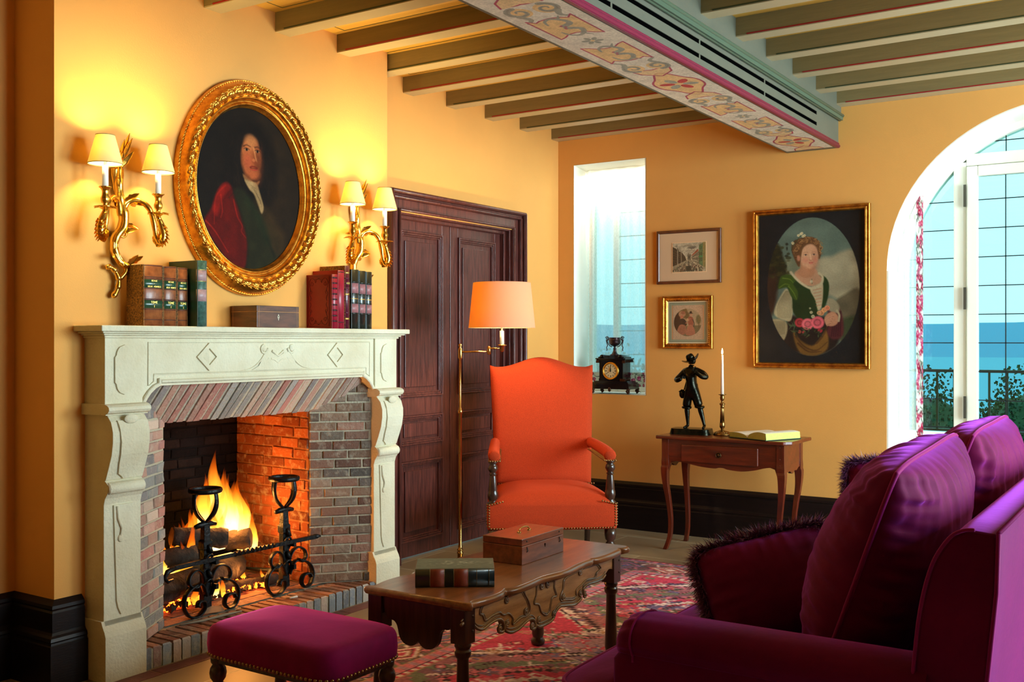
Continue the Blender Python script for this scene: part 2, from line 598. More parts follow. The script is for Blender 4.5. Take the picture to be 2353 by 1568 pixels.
# ---- baseboards: stepped profile (offset from wall, height)
PROF = [(0, 0), (0.042, 0), (0.042, 0.165), (0.038, 0.17), (0.036, 0.178), (0.04, 0.184), (0.036, 0.196), (0.028, 0.204), (0.022, 0.214), (0.022, 0.29), (0.018, 0.298), (0.022, 0.306), (0.02, 0.318), (0.012, 0.326), (0, 0.338)]
def base_run(mb, p, q, nrm):
    """profile swept from p to q (2-D), protruding along nrm; mitred by the caller's end points"""
    k = len(PROF)
    (p0, p1) = p; (q0, q1) = q    # p0: wall point, p1: same corner at 1 m offset direction
    vs = []
    for (o, z) in PROF:
        vs.append((p0[0] + p1[0] * o, p0[1] + p1[1] * o, z))
    for (o, z) in PROF:
        vs.append((q0[0] + q1[0] * o, q0[1] + q1[1] * o, z))
    mb.add(vs, [(i, i + 1, k + i + 1, k + i) for i in range(k - 1)] + [tuple(range(k)), tuple(range(2 * k - 1, k - 1, -1))])
b = MB()
base_run(b, ((XA, -2.2), (1, 0)), ((XA, 2.41), (1, -1)), 0)
base_run(b, ((XA, 2.41), (1, -1)), ((XB, 2.41), (1, -1)), 0)
base_run(b, ((XB, 2.41), (1, -1)), ((XB, 2.53), (1, 0)), 0)
base_run(b, ((XB, 4.345), (1, 0)), ((XB, 4.416), (1, 1)), 0)
base_run(b, ((XB, 4.416), (1, 1)), ((XA, 4.416), (1, 1)), 0)
base_run(b, ((XA, 4.416), (1, 1)), ((XA, 4.70), (1, 0)), 0)
base_run(b, ((XA, 6.235), (1, 0)), ((XA, YB), (1, -1)), 0)
struct('baseboard_left', b, M_TRIMWOOD)
b = MB(); base_run(b, ((XA, YB), (1, -1)), ((-1.60, YB), (0, -1)), 0); base_run(b, ((0.4, YB), (0, -1)), ((2.75, YB), (0, -1)), 0)
struct('baseboard_back', b, M_TRIMWOOD)

# ---- ceiling: painted boards
def ceiling_bay(name, x0, x1, y0, y1, rows, warm):
    base = (232, 196, 112) if warm else (150, 134, 104)
    ya = y0
    mb = MB()
    mb.box((x0, y0, 2.945), (x1, y1, 3.06))
    return struct(name, mb, mat('ceiling_board_paint', (206, 156, 66), 0.6, var=0.06, vscale=4))
ceiling_bay('ceiling', -4.2, 2.95, -4.5, 6.72, 1, True)
# joists in both bays; the lower edge carries a thin painted line, red and green in turn
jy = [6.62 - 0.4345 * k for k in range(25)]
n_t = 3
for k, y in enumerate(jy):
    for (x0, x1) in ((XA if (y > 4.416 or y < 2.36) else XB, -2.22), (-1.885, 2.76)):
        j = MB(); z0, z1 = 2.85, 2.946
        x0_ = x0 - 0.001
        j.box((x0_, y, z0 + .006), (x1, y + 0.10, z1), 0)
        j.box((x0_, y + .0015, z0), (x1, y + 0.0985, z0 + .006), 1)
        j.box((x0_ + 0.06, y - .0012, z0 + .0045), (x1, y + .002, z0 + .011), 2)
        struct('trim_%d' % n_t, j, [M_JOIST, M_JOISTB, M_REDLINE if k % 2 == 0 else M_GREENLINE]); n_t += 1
# lines painted on the boards between the joists of the left bay
mb = MB()
for k in range(len(jy) - 1):
    ya, yb = jy[k + 1] + 0.10, jy[k]
    xs = XA if yb > 4.416 or yb < 2.36 else XB
    z = 2.9435
    for off, wd, mi in ((0.03, 0.004, 0), ):
        mb.box((xs + .08, ya + off, z), (-2.24, ya + off + wd, 2.9452), mi); mb.box((xs + .08, yb - off - wd, z), (-2.24, yb - off, 2.9452), mi)
        mb.box((xs + .08, ya + off + wd, z), (xs + .084, yb - off - wd, 2.9452), mi)
    ym = (ya + yb) / 2
    x = xs + 0.55
    while x < -2.5:
        for q in range(2):
            sp = spiral(x + (0.09 if q else -0.09), ym, 0.075, 0.02, pi if q else 0, 1.1 * (1 if q else -1), 16)
            mb.tube([(a, b_, z + .001) for a, b_ in sp], 0.004, 4, 1 if (k + q) % 2 else 0, flat=0.3, up=(0, 0, 1))
        for q in range(5):
            a = 2 * pi * q / 5
            mb.ball((x + 0.022 * cos(a), ym + 0.022 * sin(a), z + .001), 0.012, 6, 1, (1, 1, 0.1))
        x += 0.62
struct('trim_%d' % n_t, mb, [M_GREENLINE, M_REDLINE]); n_t += 1

# ---- the great beam
BL, BR, BZ = -2.234, -1.90, 2.59
M_BEAM = mat('beam_paint', (88, 88, 74), 0.5, var=0.08, vscale=10, stretch=(1, 0.4, 1), bump=0.08)
M_BLACK = mat('slot_black', (3, 3, 3), 1.0, spec=0.0)
bm_ = MB(); SL = [(2.654, 2.675), (2.72, 2.741)]
bm_.box((BL, -4.5, BZ), (BR - 0.03, YB, 2.95))
zc = BZ
for a, b in SL:
    bm_.box((BR - 0.03, -4.5, zc), (BR, YB, a)); zc = b
    bm_.box((BR - 0.03, 6.263, a), (BR, YB, b))
    yy = 5.34
    while yy > -2:
        bm_.box((BR - 0.03, yy, a), (BR, yy + .015, b)); yy -= 0.87
bm_.box((BR - 0.03, -4.5, zc), (BR, YB, 2.80)); bm_.box((BR - 0.03, -4.5, 2.80), (BR + 0.018, YB, 2.95))
beam = struct('trim_%d' % n_t, bm_, M_BEAM); n_t += 1
m2 = MB()
for a, b in SL:
    m2.box((BR - 0.0295, -4.5, a - .0005), (BR - 0.003, 6.262, b + .0005))
obj('vent_slot', m2, M_BLACK, beam)
m2 = MB()
for z, x, r_ in ((2.769, BR + .012, .009), (2.781, BR + .020, .009), (2.793, BR + .028, .010)):
    m2.tube([(x, -4.5, z), (x, YB, z)], r_, 10)
m2.box((BR, -4.5, 2.764), (BR + .030, YB, 2.80))
obj('moulding', m2, mat('green_moulding', (72, 88, 70), 0.4), beam)
m2 = MB()
m2.tube([(BR + .002, -4.5, 2.601), (BR + .002, YB, 2.601)], 0.011, 10); m2.tube([(BR + .001, -4.5, 2.617), (BR + .001, YB, 2.617)], 0.005, 8)
m2.box((BR - .012, -4.5, 2.5895), (BR + .004, YB, 2.622))
obj('moulding', m2, mat('crimson_moulding', (118, 26, 56), 0.35), beam)
# painted ornament under the beam, one repeat copied along it
PER = 1.72
p = Paint(300, PER / 0.334 * 1.0, (200, 190, 170))      # across = down (v), along = X (0..W)
W_ = p.W
CR = (158, 62, 84); OCH = (206, 170, 118); GR = (142, 140, 124); GRD = (112, 110, 100)
def scrollp(p, x, y, r, a0, sgn, col=GR):
    sp = [(x + (r - (r - r * .18) * t / 24) * cos(a0 + sgn * t / 24 * 2 * pi * 1.25), y + (r - (r - r * .18) * t / 24) * sin(a0 + sgn * t / 24 * 2 * pi * 1.25)) for t in range(25)]
    p.line(sp, (r * .55, r * .16), col); p.line(sp, (r * .2, r * .05), GRD, op=.5)
def panelp(p, a, b, fl):
    n = 0.06
    q1 = [(b, .17), (b - .05, .27), (b - .13, .36), (b - .16, .5), (b - .13, .64), (b - .05, .73), (b, .83)]; q2 = [(a, .83), (a + .10, .74), (a + .05, .66), (a + .02, .5), (a + .05, .34), (a + .10, .26), (a, .17)]
    P = q1 + q2 if fl else [(a + b - x, y) for x, y in q1 + q2]
    p.poly(P, OCH); p.line(P, .026, CR, closed=True)
    cx0 = (a + b) / 2
    for q in (-1, 1):
        lf = [(cx0 + q * .04, .5), (cx0 + q * .12, .36), (cx0 + q * .25, .38), (cx0 + q * .36, .5), (cx0 + q * .3, .62), (cx0 + q * .16, .66)]
        p.line(lf, (.10, .03), GR, smooth=5); p.line([(cx0 + q * .3, .42), (cx0 + q * .42, .34)], (.05, .02), GR)
    for q in (-.5, 0, .5):
        p.ell(cx0 + q * .12, .5 + abs(q) * .06, .022, .022, CR)
def flowerp(p, x, r, col, col2):
    for q in range(6):
        a = 2 * pi * q / 6 + .3
        p.ell(x + r * .62 * cos(a), .5 + r * .62 * sin(a), r * .42, r * .24, col if q % 2 else col2, rot=a)
    p.ell(x, .5, r * .2, r * .2, OCH)
# medallion, scrolls, two panels with a rosette between, scrolls
mx0 = .95
for q in (0, 1):
    pass
P = [(mx0 + (.62 + .10 * cos(4 * t)) * cos(t), .5 + (.36 + .03 * cos(4 * t)) * sin(t)) for t in np.linspace(0, 2 * pi, 48, endpoint=False)]
p.poly(P, OCH); p.line(P, .035, CR, closed=True)
for sx_ in (-1, 1):
    dm = [(mx0 + sx_ * .55, .5), (mx0 + sx_ * .75, .25), (mx0 + sx_ * 1.0, .18), (mx0 + sx_ * .92, .5), (mx0 + sx_ * 1.0, .82), (mx0 + sx_ * .75, .75)]
    p.poly(dm, OCH, op=.8); p.line(dm, .03, CR, closed=True)
flowerp(p, mx0, .30, (176, 60, 60), GR)
for x, s_ in ((2.05, 1), (4.92, -1)):
    for yy, sg in ((.30, 1), (.70, -1)):
        p.ell(x, yy, .17, .17, OCH)
        scrollp(p, x, yy, .17, pi if s_ > 0 else 0, sg * s_)
        p.line([(x + s_ * .12, yy + sg * -.08), (x + s_ * .28, yy - sg * .02), (x + s_ * .40, yy - sg * .14)], (.10, .04), GR, smooth=6)
panelp(p, 2.45, 3.30, True); flowerp(p, 3.53, .15, GR, GR); panelp(p, 3.78, 4.60, False)
p.noise(.07, .02, 3); p.noise(.05, .1, 4)
yy = 6.66
o_first = None; k = 0
while yy > 1.0:
    def fn(u, v, y_=yy):
        return (BR - 0.018 - v * 0.300, y_ - u * PER, BZ - 0.0008)
    if o_first is None:
        o_first = p.panel('painted_ornament', M_COL, fn, beam)
    else:
        c = o_first.copy(); link(c); c.parent = beam; c.location = (0, -(6.66 - yy), 0)
    yy -= PER

# ---- double door, casing
door = MB(); XD = -4.07
def leaf(mb, y0, y1, flip):
    mb.box((XD - 0.045, y0 + .002, 0.008), (XD - 0.012, y1 - .002, 2.10))
    st = 0.085
    zs = [(0.0, 0.10), (0.60, 0.70), (0.885, 1.0), (2.035, 2.10)]
    mb.box((XD - .012, y0 + .002, .008), (XD, y0 + st, 2.10)); mb.box((XD - .012, y1 - st, .008), (XD, y1 - .002, 2.10))
    for a, b in zs:
        mb.box((XD - .012, y0 + st, max(a, .008)), (XD, y1 - st, b))
    for a, b in ((0.10, 0.60), (0.70, 0.885), (1.0, 2.035)):
        # moulded frame around each sunk panel
        ya, yb = y0 + st, y1 - st
        for d, wdt, hgt in ((0.0, 0.012, 0.014), (0.012, 0.012, 0.008), (0.024, 0.010, 0.002)):
            t = hgt
            mb.box((XD - .012, ya + d, a + d), (XD + t, ya + d + wdt, b - d)); mb.box((XD - .012, yb - d - wdt, a + d), (XD + t, yb - d, b - d))
            mb.box((XD - .012, ya + d + wdt, a + d), (XD + t, yb - d - wdt, a + d + wdt)); mb.box((XD - .012, ya + d + wdt, b - d - wdt), (XD + t, yb - d - wdt, b - d))
        g = .062 if b - a > .3 else .05
        if b - a > .15:
            mb.box((XD - .020, ya + g, a + g), (XD - .002, yb - g, b - g))
door_o = thing('door_1', 'tall dark mahogany double door with moulded panels beside the fireplace', 'door', (XD, 5.465, 0))
del door_o['category']; del door_o['label']; door_o['kind'] = 'structure'
for nm, a, b in (('leaf', 4.86, 5.464), ('leaf', 5.466, 6.07)):
    m_ = MB(); leaf(m_, a, b, 0); obj(nm, m_, M_DOOR, door_o, True, bevel=.003, seg=2)
cs = MB()
# casing: nested steps around the opening; (inner offset, outer offset, face x)
cs.box((-4.16, 4.80, 0), (-4.05, 4.862, 2.15)); cs.box((-4.16, 6.068, 0), (-4.05, 6.12, 2.15)); cs.box((-4.16, 4.80, 2.098), (-4.05, 6.12, 2.15))
for i0, i1, fx in ((0.0, 0.02, -4.035), (0.02, 0.034, -4.0), (0.034, 0.05, -3.975), (0.05, 0.105, -3.985), (0.105, 0.122, -3.962), (0.122, 0.134, -3.97), (0.134, 0.158, -3.945)):
    yi0, yo0, yi1, yo1 = 4.86 + .02 - i0, 4.86 + .02 - i1, 6.07 - .02 + i0, 6.07 - .02 + i1
    z0_, z1_ = 2.10 + i0, 2.10 + i1
    cs.box((-4.10, yo0, 0), (fx, yi0, z1_)); cs.box((-4.10, yi1, 0), (fx, yo1, z1_)); cs.box((-4.10, yi0, z0_), (fx, yi1, z1_))
    if i0 in (.034, .105, .134):
        r_ = (i1 - i0) / 2
        for ypos in (yi0 - r_, yi1 + r_):
            cs.tube([(fx, ypos, 0), (fx, ypos, z0_ + r_)], r_ * .95, 8, 0, flat=1)
        cs.tube([(fx, yi0 - r_, z0_ + r_), (fx, yi1 + r_, z0_ + r_)], r_ * .95, 8)
cs.box((-4.10, 4.70, 0), (-3.955, 4.76, .11)); cs.box((-4.10, 6.17, 0), (-3.955, 6.235, .11))
obj('casing', cs, M_DOOR, door_o, True, bevel=.002, seg=1)

# ---- narrow window: frame and leaded panes
M_LEAD = mat('lead_bar', (22, 24, 26), 0.6)
def glass_mat():
    m = bpy.data.materials.new('window_glass'); m.use_nodes = True
    N = m.node_tree.nodes; L = m.node_tree.links; N.clear()
    o = N.new('ShaderNodeOutputMaterial'); t = N.new('ShaderNodeBsdfTransparent'); g = N.new('ShaderNodeBsdfGlossy')
    t.inputs[0].default_value = (0.76, 0.95, 0.95, 1); g.inputs['Roughness'].default_value = 0.02
    x = N.new('ShaderNodeMixShader'); x.inputs[0].default_value = 0.05
    L.new(t.outputs[0], x.inputs[1]); L.new(g.outputs[0], x.inputs[2]); L.new(x.outputs[0], o.inputs[0])
    return m
M_GLASS = glass_mat()
f = MB(); yf = 7.12
f.box((-3.95, yf, 0.962), (-3.915, yf + .07, 2.66)); f.box((-3.915, yf, 0.962), (-3.70, yf + .07, 1.04)); f.box((-3.915, yf, 2.60), (-3.70, yf + .07, 2.66)); f.box((-3.735, yf, 1.04), (-3.70, yf + .07, 2.60)); f.box((-3.33, yf, 0.962), (-3.26, yf + .07, 2.66))
f.box((-3.70, yf, 0.962), (-3.33, yf + .07, 1.04)); f.box((-3.70, yf, 2.60), (-3.33, yf + .07, 2.66))
f.box((-3.70, yf - .012, 1.04), (-3.685, yf + .01, 2.60)); f.box((-3.345, yf - .012, 1.04), (-3.33, yf + .01, 2.60))
win = struct('window_1', f, M_WHITE, bevel=.004)
g = MB(); g.box((-3.70, yf + .03, 1.04), (-3.33, yf + .034, 2.60)); g.box((-3.915, yf + .03, 1.04), (-3.735, yf + .034, 2.60)); obj('glass_pane', g, M_GLASS, win)  # left light without bars added so sky light reaches the curtain from behind
l = MB(); z = 2.335
while z > 1.05:
    l.box((-3.70, yf + .026, z), (-3.33, yf + .030, z + .006)); l.box((-3.70, yf + .034, z), (-3.33, yf + .038, z + .006)); z -= .182
obj('lead_bars', l, M_LEAD, win)

# ---- arched window: posts, leaf, transom, panes
yf = 7.10
f = MB()
def arcz(x, inset):
    a_, b_ = aa - inset, ab - inset
    t = max(-1, min(1, (x - ax) / a_)); return az + b_ * sqrt(max(0, 1 - t * t))
# outer frame following the arch
def arch_band(mb, i0, i1, y0, y1, mi=0):
    a_pts = [(ax - (aa - i0) * cos(pi * i / K), az + (ab - i0) * sin(pi * i / K)) for i in range(K + 1)]
    b_pts = [(ax - (aa - i1) * cos(pi * i / K), az + (ab - i1) * sin(pi * i / K)) for i in range(K + 1)]
    a_pts = [(ax - aa + i0, 0.0)] + a_pts + [(ax + aa - i0, 0.0)]; b_pts = [(ax - aa + i1, 0.0)] + b_pts + [(ax + aa - i1, 0.0)]
    n_ = len(a_pts)
    vs = [(x, y0, z) for x, z in a_pts] + [(x, y0, z) for x, z in b_pts] + [(x, y1, z) for x, z in a_pts] + [(x, y1, z) for x, z in b_pts]
    fs = []
    for i in range(n_ - 1):
        fs += [(i, i + 1, n_ + i + 1, n_ + i), (2 * n_ + i, 3 * n_ + i, 3 * n_ + i + 1, 2 * n_ + i + 1), (n_ + i, n_ + i + 1, 3 * n_ + i + 1, 3 * n_ + i), (i, 2 * n_ + i, 2 * n_ + i + 1, i + 1)]
    mb.add(vs, fs, mi)
arch_band(f, 0.0, 0.05, yf - .02, yf + .08)
# posts (left light | leaf | leaf | right light)
PX = [(-1.275, -1.20), (-0.0, 0.075)]
for a, b in PX:
    f.box((a, yf - .01, 0.0), (b, yf + .07, arcz((a + b) / 2, .04)))
f.box((-1.20, yf - .01, 2.46), (0.0, yf + .07, 2.535))
f.box((-1.55, yf, 0.0), (-1.275, yf + .06, 0.74)); f.box((.075, yf, 0.0), (.35, yf + .06, 0.74))
f.box((-1.55, yf - .012, .73), (-1.275, yf + .07, .765)); f.box((.075, yf - .012, .73), (.35, yf + .07, .765))
f.box((-1.52, yf - .008, .12), (-1.31, yf + .01, .60))
win2 = struct('window_2', f, M_WHITE, bevel=.004)
for a, b in ((-1.20, -0.60), (-0.60, 0.0)):
    lf_ = MB()
    lf_.box((a + .004, yf - .03, .06), (a + .07, yf + .03, 2.455)); lf_.box((b - .07, yf - .03, .06), (b - .004, yf + .03, 2.455))
    lf_.box((a + .07, yf - .03, .06), (b - .07, yf + .03, .60)); lf_.box((a + .07, yf - .03, 2.39), (b - .07, yf + .03, 2.455))
    lo = obj('window_leaf', lf_, M_WHITE, win2, bevel=.006)
    hh = MB()
    for z in (0.86, 1.55, 2.20):
        hh.box((a - .012 if a < -1 else b + .004, yf - .040, z), (a + .004 if a < -1 else b + .02, yf - .030, z + .14))
    obj('hinge', hh, mat('hinge_metal', (120, 122, 112), 0.35, 0.8), lo)
g = MB()
g.box((-1.20, yf + .005, .60), (0.0, yf + .009, 2.39)); g.box((-1.55, yf + .02, .76), (-1.275, yf + .024, 2.5)); g.box((.075, yf + .02, .76), (.35, yf + .024, 2.5))
g.box((-1.20, yf + .02, 2.535), (0.0, yf + .024, 2.72))
obj('glass_pane', g, M_GLASS, win2)
l = MB()
z = 2.415 - .18 * 9; zz = []
while z < 2.5:
    zz.append(z); z += .181
for z in zz:
    for y0 in (yf + .001,):
        l.box((-1.13, y0, z - .003), (-0.07, y0 + .004, z + .003))
    for a, b in ((-1.55, -1.275), (.075, .35)):
        if z > .77 and z < arcz(-1.30, .05):
            l.box((max(a, -1.55), yf + .016, z - .003), (b, yf + .020, z + .003))
for x in (-0.973, -0.79, -0.41, -0.227):
    l.box((x - .003, yf + .001, .6), (x + .003, yf + .005, 2.39)); l.box((x - .003, yf + .016, 2.535), (x + .003, yf + .020, arcz(x, .04)))
l.box((-1.20, yf + .016, 2.605), (0.0, yf + .020, 2.611))
obj('lead_bars', l, M_LEAD, win2)
# ================================================================== FIREPLACE
def stone_mat():
    return mat('carved_limestone', (228, 222, 196), 0.72, col2=(210, 198, 166), vscale=3.2, bump=0.35, bscale=90, spec=0.3)
M_STONE = stone_mat()
fp = thing('fireplace', 'large carved cream limestone fireplace with brick-lined hearth', 'fireplace', (-3.6, 3.44, 0))
Y0, Y1 = 2.545, 4.335          # outer faces of the two jambs
JW = 0.172
PIL = [(0, -3.570), (.18, -3.570), (.20, -3.577), (.222, -3.590), (.24, -3.598), (.70, -3.598), (.725, -3.590), (.745, -3.575), (.765, -3.570), (.785, -3.577), (.795, -3.592),
       (.80, -3.586), (.85, -3.566), (.90, -3.548), (.95, -3.540), (.99, -3.540), (1.03, -3.553), (1.052, -3.574), (1.060, -3.580), (1.066, -3.566), (1.076, -3.558), (1.088, -3.560), (1.096, -3.572), (1.10, -3.588),
       (1.368, -3.588)]
def pilx(z):
    for (a, xa), (b, xb) in zip(PIL, PIL[1:]):
        if a <= z <= b:
            return xa + (xb - xa) * (z - a) / max(b - a, 1e-6)
    return -3.588
def strip_relief(mb, rows, t, xf):
    """rows: (z, yl, yr); a slab t thick standing off the surface xf(z)"""
    n = len(rows); vs = []
    for z, a, b in rows:
        vs += [(xf(z) - .004, a, z), (xf(z) + t, a + .0012, z), (xf(z) + t, b - .0012, z), (xf(z) - .004, b, z)]
    fs = [(0, 1, 2, 3), tuple(4 * (n - 1) + i for i in (3, 2, 1, 0))]
    for i in range(n - 1):
        for j in range(3):
            fs.append((4 * i + j, 4 * i + j + 1, 4 * i + 4 + j + 1, 4 * i + 4 + j))
    mb.add(vs, fs)
for side, (ya, yb) in enumerate(((Y0, Y0 + JW), (Y1 - JW, Y1))):
    m_ = MB()
    fac = [(x, z) for z, x in PIL]
    z_hi = 1.368
    # front profile extruded, widened at base and torus
    for (zz0, zz1, ex) in ((0, .24, .012), (.22, 1.062, 0.0), (1.056, 1.10, .016), (1.098, 1.368, .002)):
        pr = [(x + (ex if ex == .016 else 0), z) for z, x in PIL if zz0 <= z <= zz1]
        pr = [(pr[0][0], zz0)] + pr + [(pr[-1][0], zz1)]
        poly = pr + [(XB - .02, zz1), (XB - .02, zz0)]
        m_.extrude([(x, z) for x, z in poly], ya - ex, yb + ex * .6, 'xz')
    jamb = obj('jamb', m_, M_STONE, fp, True, bevel=.004, seg=2)
    r_ = MB()
    yc = (ya + yb) / 2
    # capsule panel on the block with small shoulders
    rows = []
    for i in range(25):
        t = i / 24; z = 1.135 + t * .20
        e_ = .045; hw = .040
        d0 = min(t, 1 - t) * .20
        if d0 < e_:
            hw = .040 * sqrt(max(0.0004, 1 - (1 - d0 / e_) ** 2))
        elif d0 < .14:
            hw = .047
        rows.append((z, yc - hw, yc + hw))
    strip_relief(r_, rows, .007, pilx)
    # console shield: hollow-topped panel narrowing to a tongue
    rows = [(z, yc - w0, yc + w0) for z, w0 in ((.80, .012), (.81, .022), (.822, .040), (.86, .047), (.90, .050), (.95, .052), (1.0, .056), (1.02, .058), (1.035, .060))]
    strip_relief(r_, rows, .008, pilx)
    r_.ball((pilx(1.03) + .012, yc, 1.04), .035, 12, 0, (.18, .95, .55))
    r_.lathe([(.018, yc - .085), (.024, yc - .08), (.024, yc + .08), (.018, yc + .085)], (pilx(.765) - .012, 0, .765), 16, axis='y')
    # long tapering panel on the shaft with drop ornament
    rows = []
    for i in range(16):
        z = .255 + i / 15 * .44
        hw = .030 + .016 * (i / 15)
        if i == 0:
            hw = .012
        elif i == 1:
            hw = .026
        rows.append((z, yc - hw, yc + hw))
    strip_relief(r_, rows, .007, pilx)
    r_.tube([(pilx(.6) + .008, yc - .03, .69), (pilx(.6) + .010, yc - .026, .64), (pilx(.6) + .010, yc - .010, .60), (pilx(.6) + .010, yc - .016, .57)], [.006, .006, .006, .004], 8)
    r_.ball((pilx(.56) + .008, yc - .016, .56), .013, 8, 0, (.6, 1, 1.2))
    obj('carving', r_, M_STONE, jamb, True, bevel=.0025, seg=2)
# frieze
FX = -3.598
fz = MB()
ya, yb = Y0 + JW, Y1 - JW
corner = [(2.725, 1.075), (2.735, 1.108), (2.752, 1.132), (2.777, 1.152), (2.803, 1.163), (2.803, 1.166)]
out = [(ya - .01, 1.368), (yb + .01, 1.368)] + [(ya + yb - a, z) for a, z in corner] + [(a, z) for a, z in reversed(corner)]
out = [(ya - .01, 1.368), (yb + .01, 1.368), (yb + .01, 1.075)] + [(ya + yb - a, z) for a, z in corner[1:]] + [(a, z) for a, z in reversed(corner[1:])] + [(ya - .01, 1.075)]
fz.extrude(out, XB - .02, FX, 'yz')
frz = obj('frieze', fz, M_STONE, fp, True, bevel=.003)
r_ = MB()
# bottom roll following the opening, raised panel field
roll = [(ya, 1.085), (2.738, 1.118), (2.756, 1.140), (2.781, 1.160), (2.806, 1.171), (2.806, 1.190), (2.83, 1.192)]
full = [(FX + .004, a, z) for a, z in roll[:-1]] + [(FX + .004, 2.812, 1.182)] + [(FX + .004, ya + yb - 2.812, 1.182)] + [(FX + .004, ya + yb - a, z) for a, z in reversed(roll[:-1])]
r_.tube(full, .010, 8)
r_.box((FX - .004, 2.806, 1.164), (FX + .006, ya + yb - 2.806, 1.196))
panel = [(2.752, 1.344), (2.752, 1.165), (2.780, 1.182), (2.780, 1.212), (ya + yb - 2.780, 1.212), (ya + yb - 2.780, 1.182), (ya + yb - 2.752, 1.165), (ya + yb - 2.752, 1.344)]
# frame of the sunk panel as a raised fillet
pp = [(FX + .001, a, z) for a, z in panel]
r_.tube(pp, .0035, 4, closed=True)
def lozenge(mb, cy_, cz_, hy, hz, t, ring=None):
    P = [(cy_, cz_ + hz), (cy_ + hy, cz_), (cy_, cz_ - hz), (cy_ - hy, cz_)]
    if ring:
        Q = [(cy_, cz_ + hz * ring), (cy_ + hy * ring, cz_), (cy_, cz_ - hz * ring), (cy_ - hy * ring, cz_)]
        vs = [(FX - .003, a, b) for a, b in P] + [(FX + t, cy_ + (a - cy_) * .985, cz_ + (b - cz_) * .985) for a, b in P] + [(FX + t, a, b) for a, b in Q] + [(FX - .003, a, b) for a, b in Q]
        fs = []
        for i in range(4):
            j = (i + 1) % 4
            for k in range(3):
                fs.append((4 * k + i, 4 * k + j, 4 * k + 4 + j, 4 * k + 4 + i))
        mb.add(vs, fs)
        mb.add([(FX - .001, a, b) for a, b in Q] + [(FX + .007, cy_, cz_)], [(0, 1, 4), (1, 2, 4), (2, 3, 4), (3, 0, 4)])
lozenge(r_, 3.067, 1.281, .068, .062, .008, .60); lozenge(r_, 3.878, 1.281, .068, .062, .008, .60)
def fr(pts, w=.007, taper=None):
    P = spline(pts, 5); n = len(P)
    r_.tube([(FX + .001, a, z) for a, z in P], [w * (1 if not taper else (taper + (1 - taper) * i / (n - 1))) for i in range(n)], 6, flat=1)
for s_ in (1, -1):
    mir = (lambda P: [(a if s_ > 0 else 6.955 - a, z) for a, z in P])
    fr(mir([(3.255, 1.215), (3.318, 1.228), (3.363, 1.255), (3.395, 1.290), (3.412, 1.312)]), .006, .3)
    fr(mir([(3.347, 1.215), (3.395, 1.248), (3.42, 1.272)]), .005, .4)
    sp = spiral(3.390 if s_ > 0 else 6.955 - 3.390, 1.316, .026, .008, (0 if s_ > 0 else pi), s_ * -1.1, 20)
    fr(sp[::3], .006)
    disc = MB()
    r_.lathe([(.016, -.002), (.014, .006), (.0005, .009)], (FX, 3.390 if s_ > 0 else 6.955 - 3.390, 1.316), 14, axis='x')
fr([(3.432, 1.268), (3.455, 1.262), (3.4775, 1.250), (3.50, 1.262), (3.523, 1.268)], .006)
fr([(3.44, 1.305), (3.458, 1.292), (3.4775, 1.281), (3.497, 1.292), (3.515, 1.305)], .006)
r_.add([(FX + .004, a, z) for a, z in [(3.40, 1.30), (3.44, 1.295), (3.4775, 1.275), (3.515, 1.295), (3.555, 1.30), (3.60, 1.235), (3.64, 1.217), (3.315, 1.217), (3.355, 1.235)]], [tuple(range(9))])
obj('carving', r_, M_STONE, frz, True, bevel=.0015, seg=1)
# shelf with its mouldings
sh = MB()
for z0, z1, o in ((1.362, 1.372, .010), (1.372, 1.380, .020), (1.380, 1.388, .034), (1.388, 1.412, .052)):
    sh.box((XB - .02, Y0 - o, z0), (-3.588 + o, Y1 + o, z1))
obj('mantel_shelf', sh, M_STONE, fp, True, bevel=.005, seg=3)

# ---- bricks: real courses with their own colour and unevenness
def bcol(rr, kind):
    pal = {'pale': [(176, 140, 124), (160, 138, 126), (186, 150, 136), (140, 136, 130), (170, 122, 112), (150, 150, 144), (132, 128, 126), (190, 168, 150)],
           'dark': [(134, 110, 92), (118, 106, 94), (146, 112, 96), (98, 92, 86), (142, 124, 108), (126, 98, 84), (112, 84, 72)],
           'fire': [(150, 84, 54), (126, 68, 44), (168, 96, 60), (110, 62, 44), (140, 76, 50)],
           'soot': [(26, 20, 18), (20, 16, 14), (34, 26, 22)],
           'hearth': [(150, 104, 86), (132, 98, 84), (160, 118, 98), (120, 92, 80), (140, 112, 98)],
           'step': [(176, 156, 144), (140, 146, 152), (128, 134, 142), (186, 176, 168), (160, 128, 118), (118, 120, 126)]}[kind]
    c = rr.choice(pal); k = rr.uniform(.9, 1.1)
    return lin(tuple(min(255, v * k) for v in c))
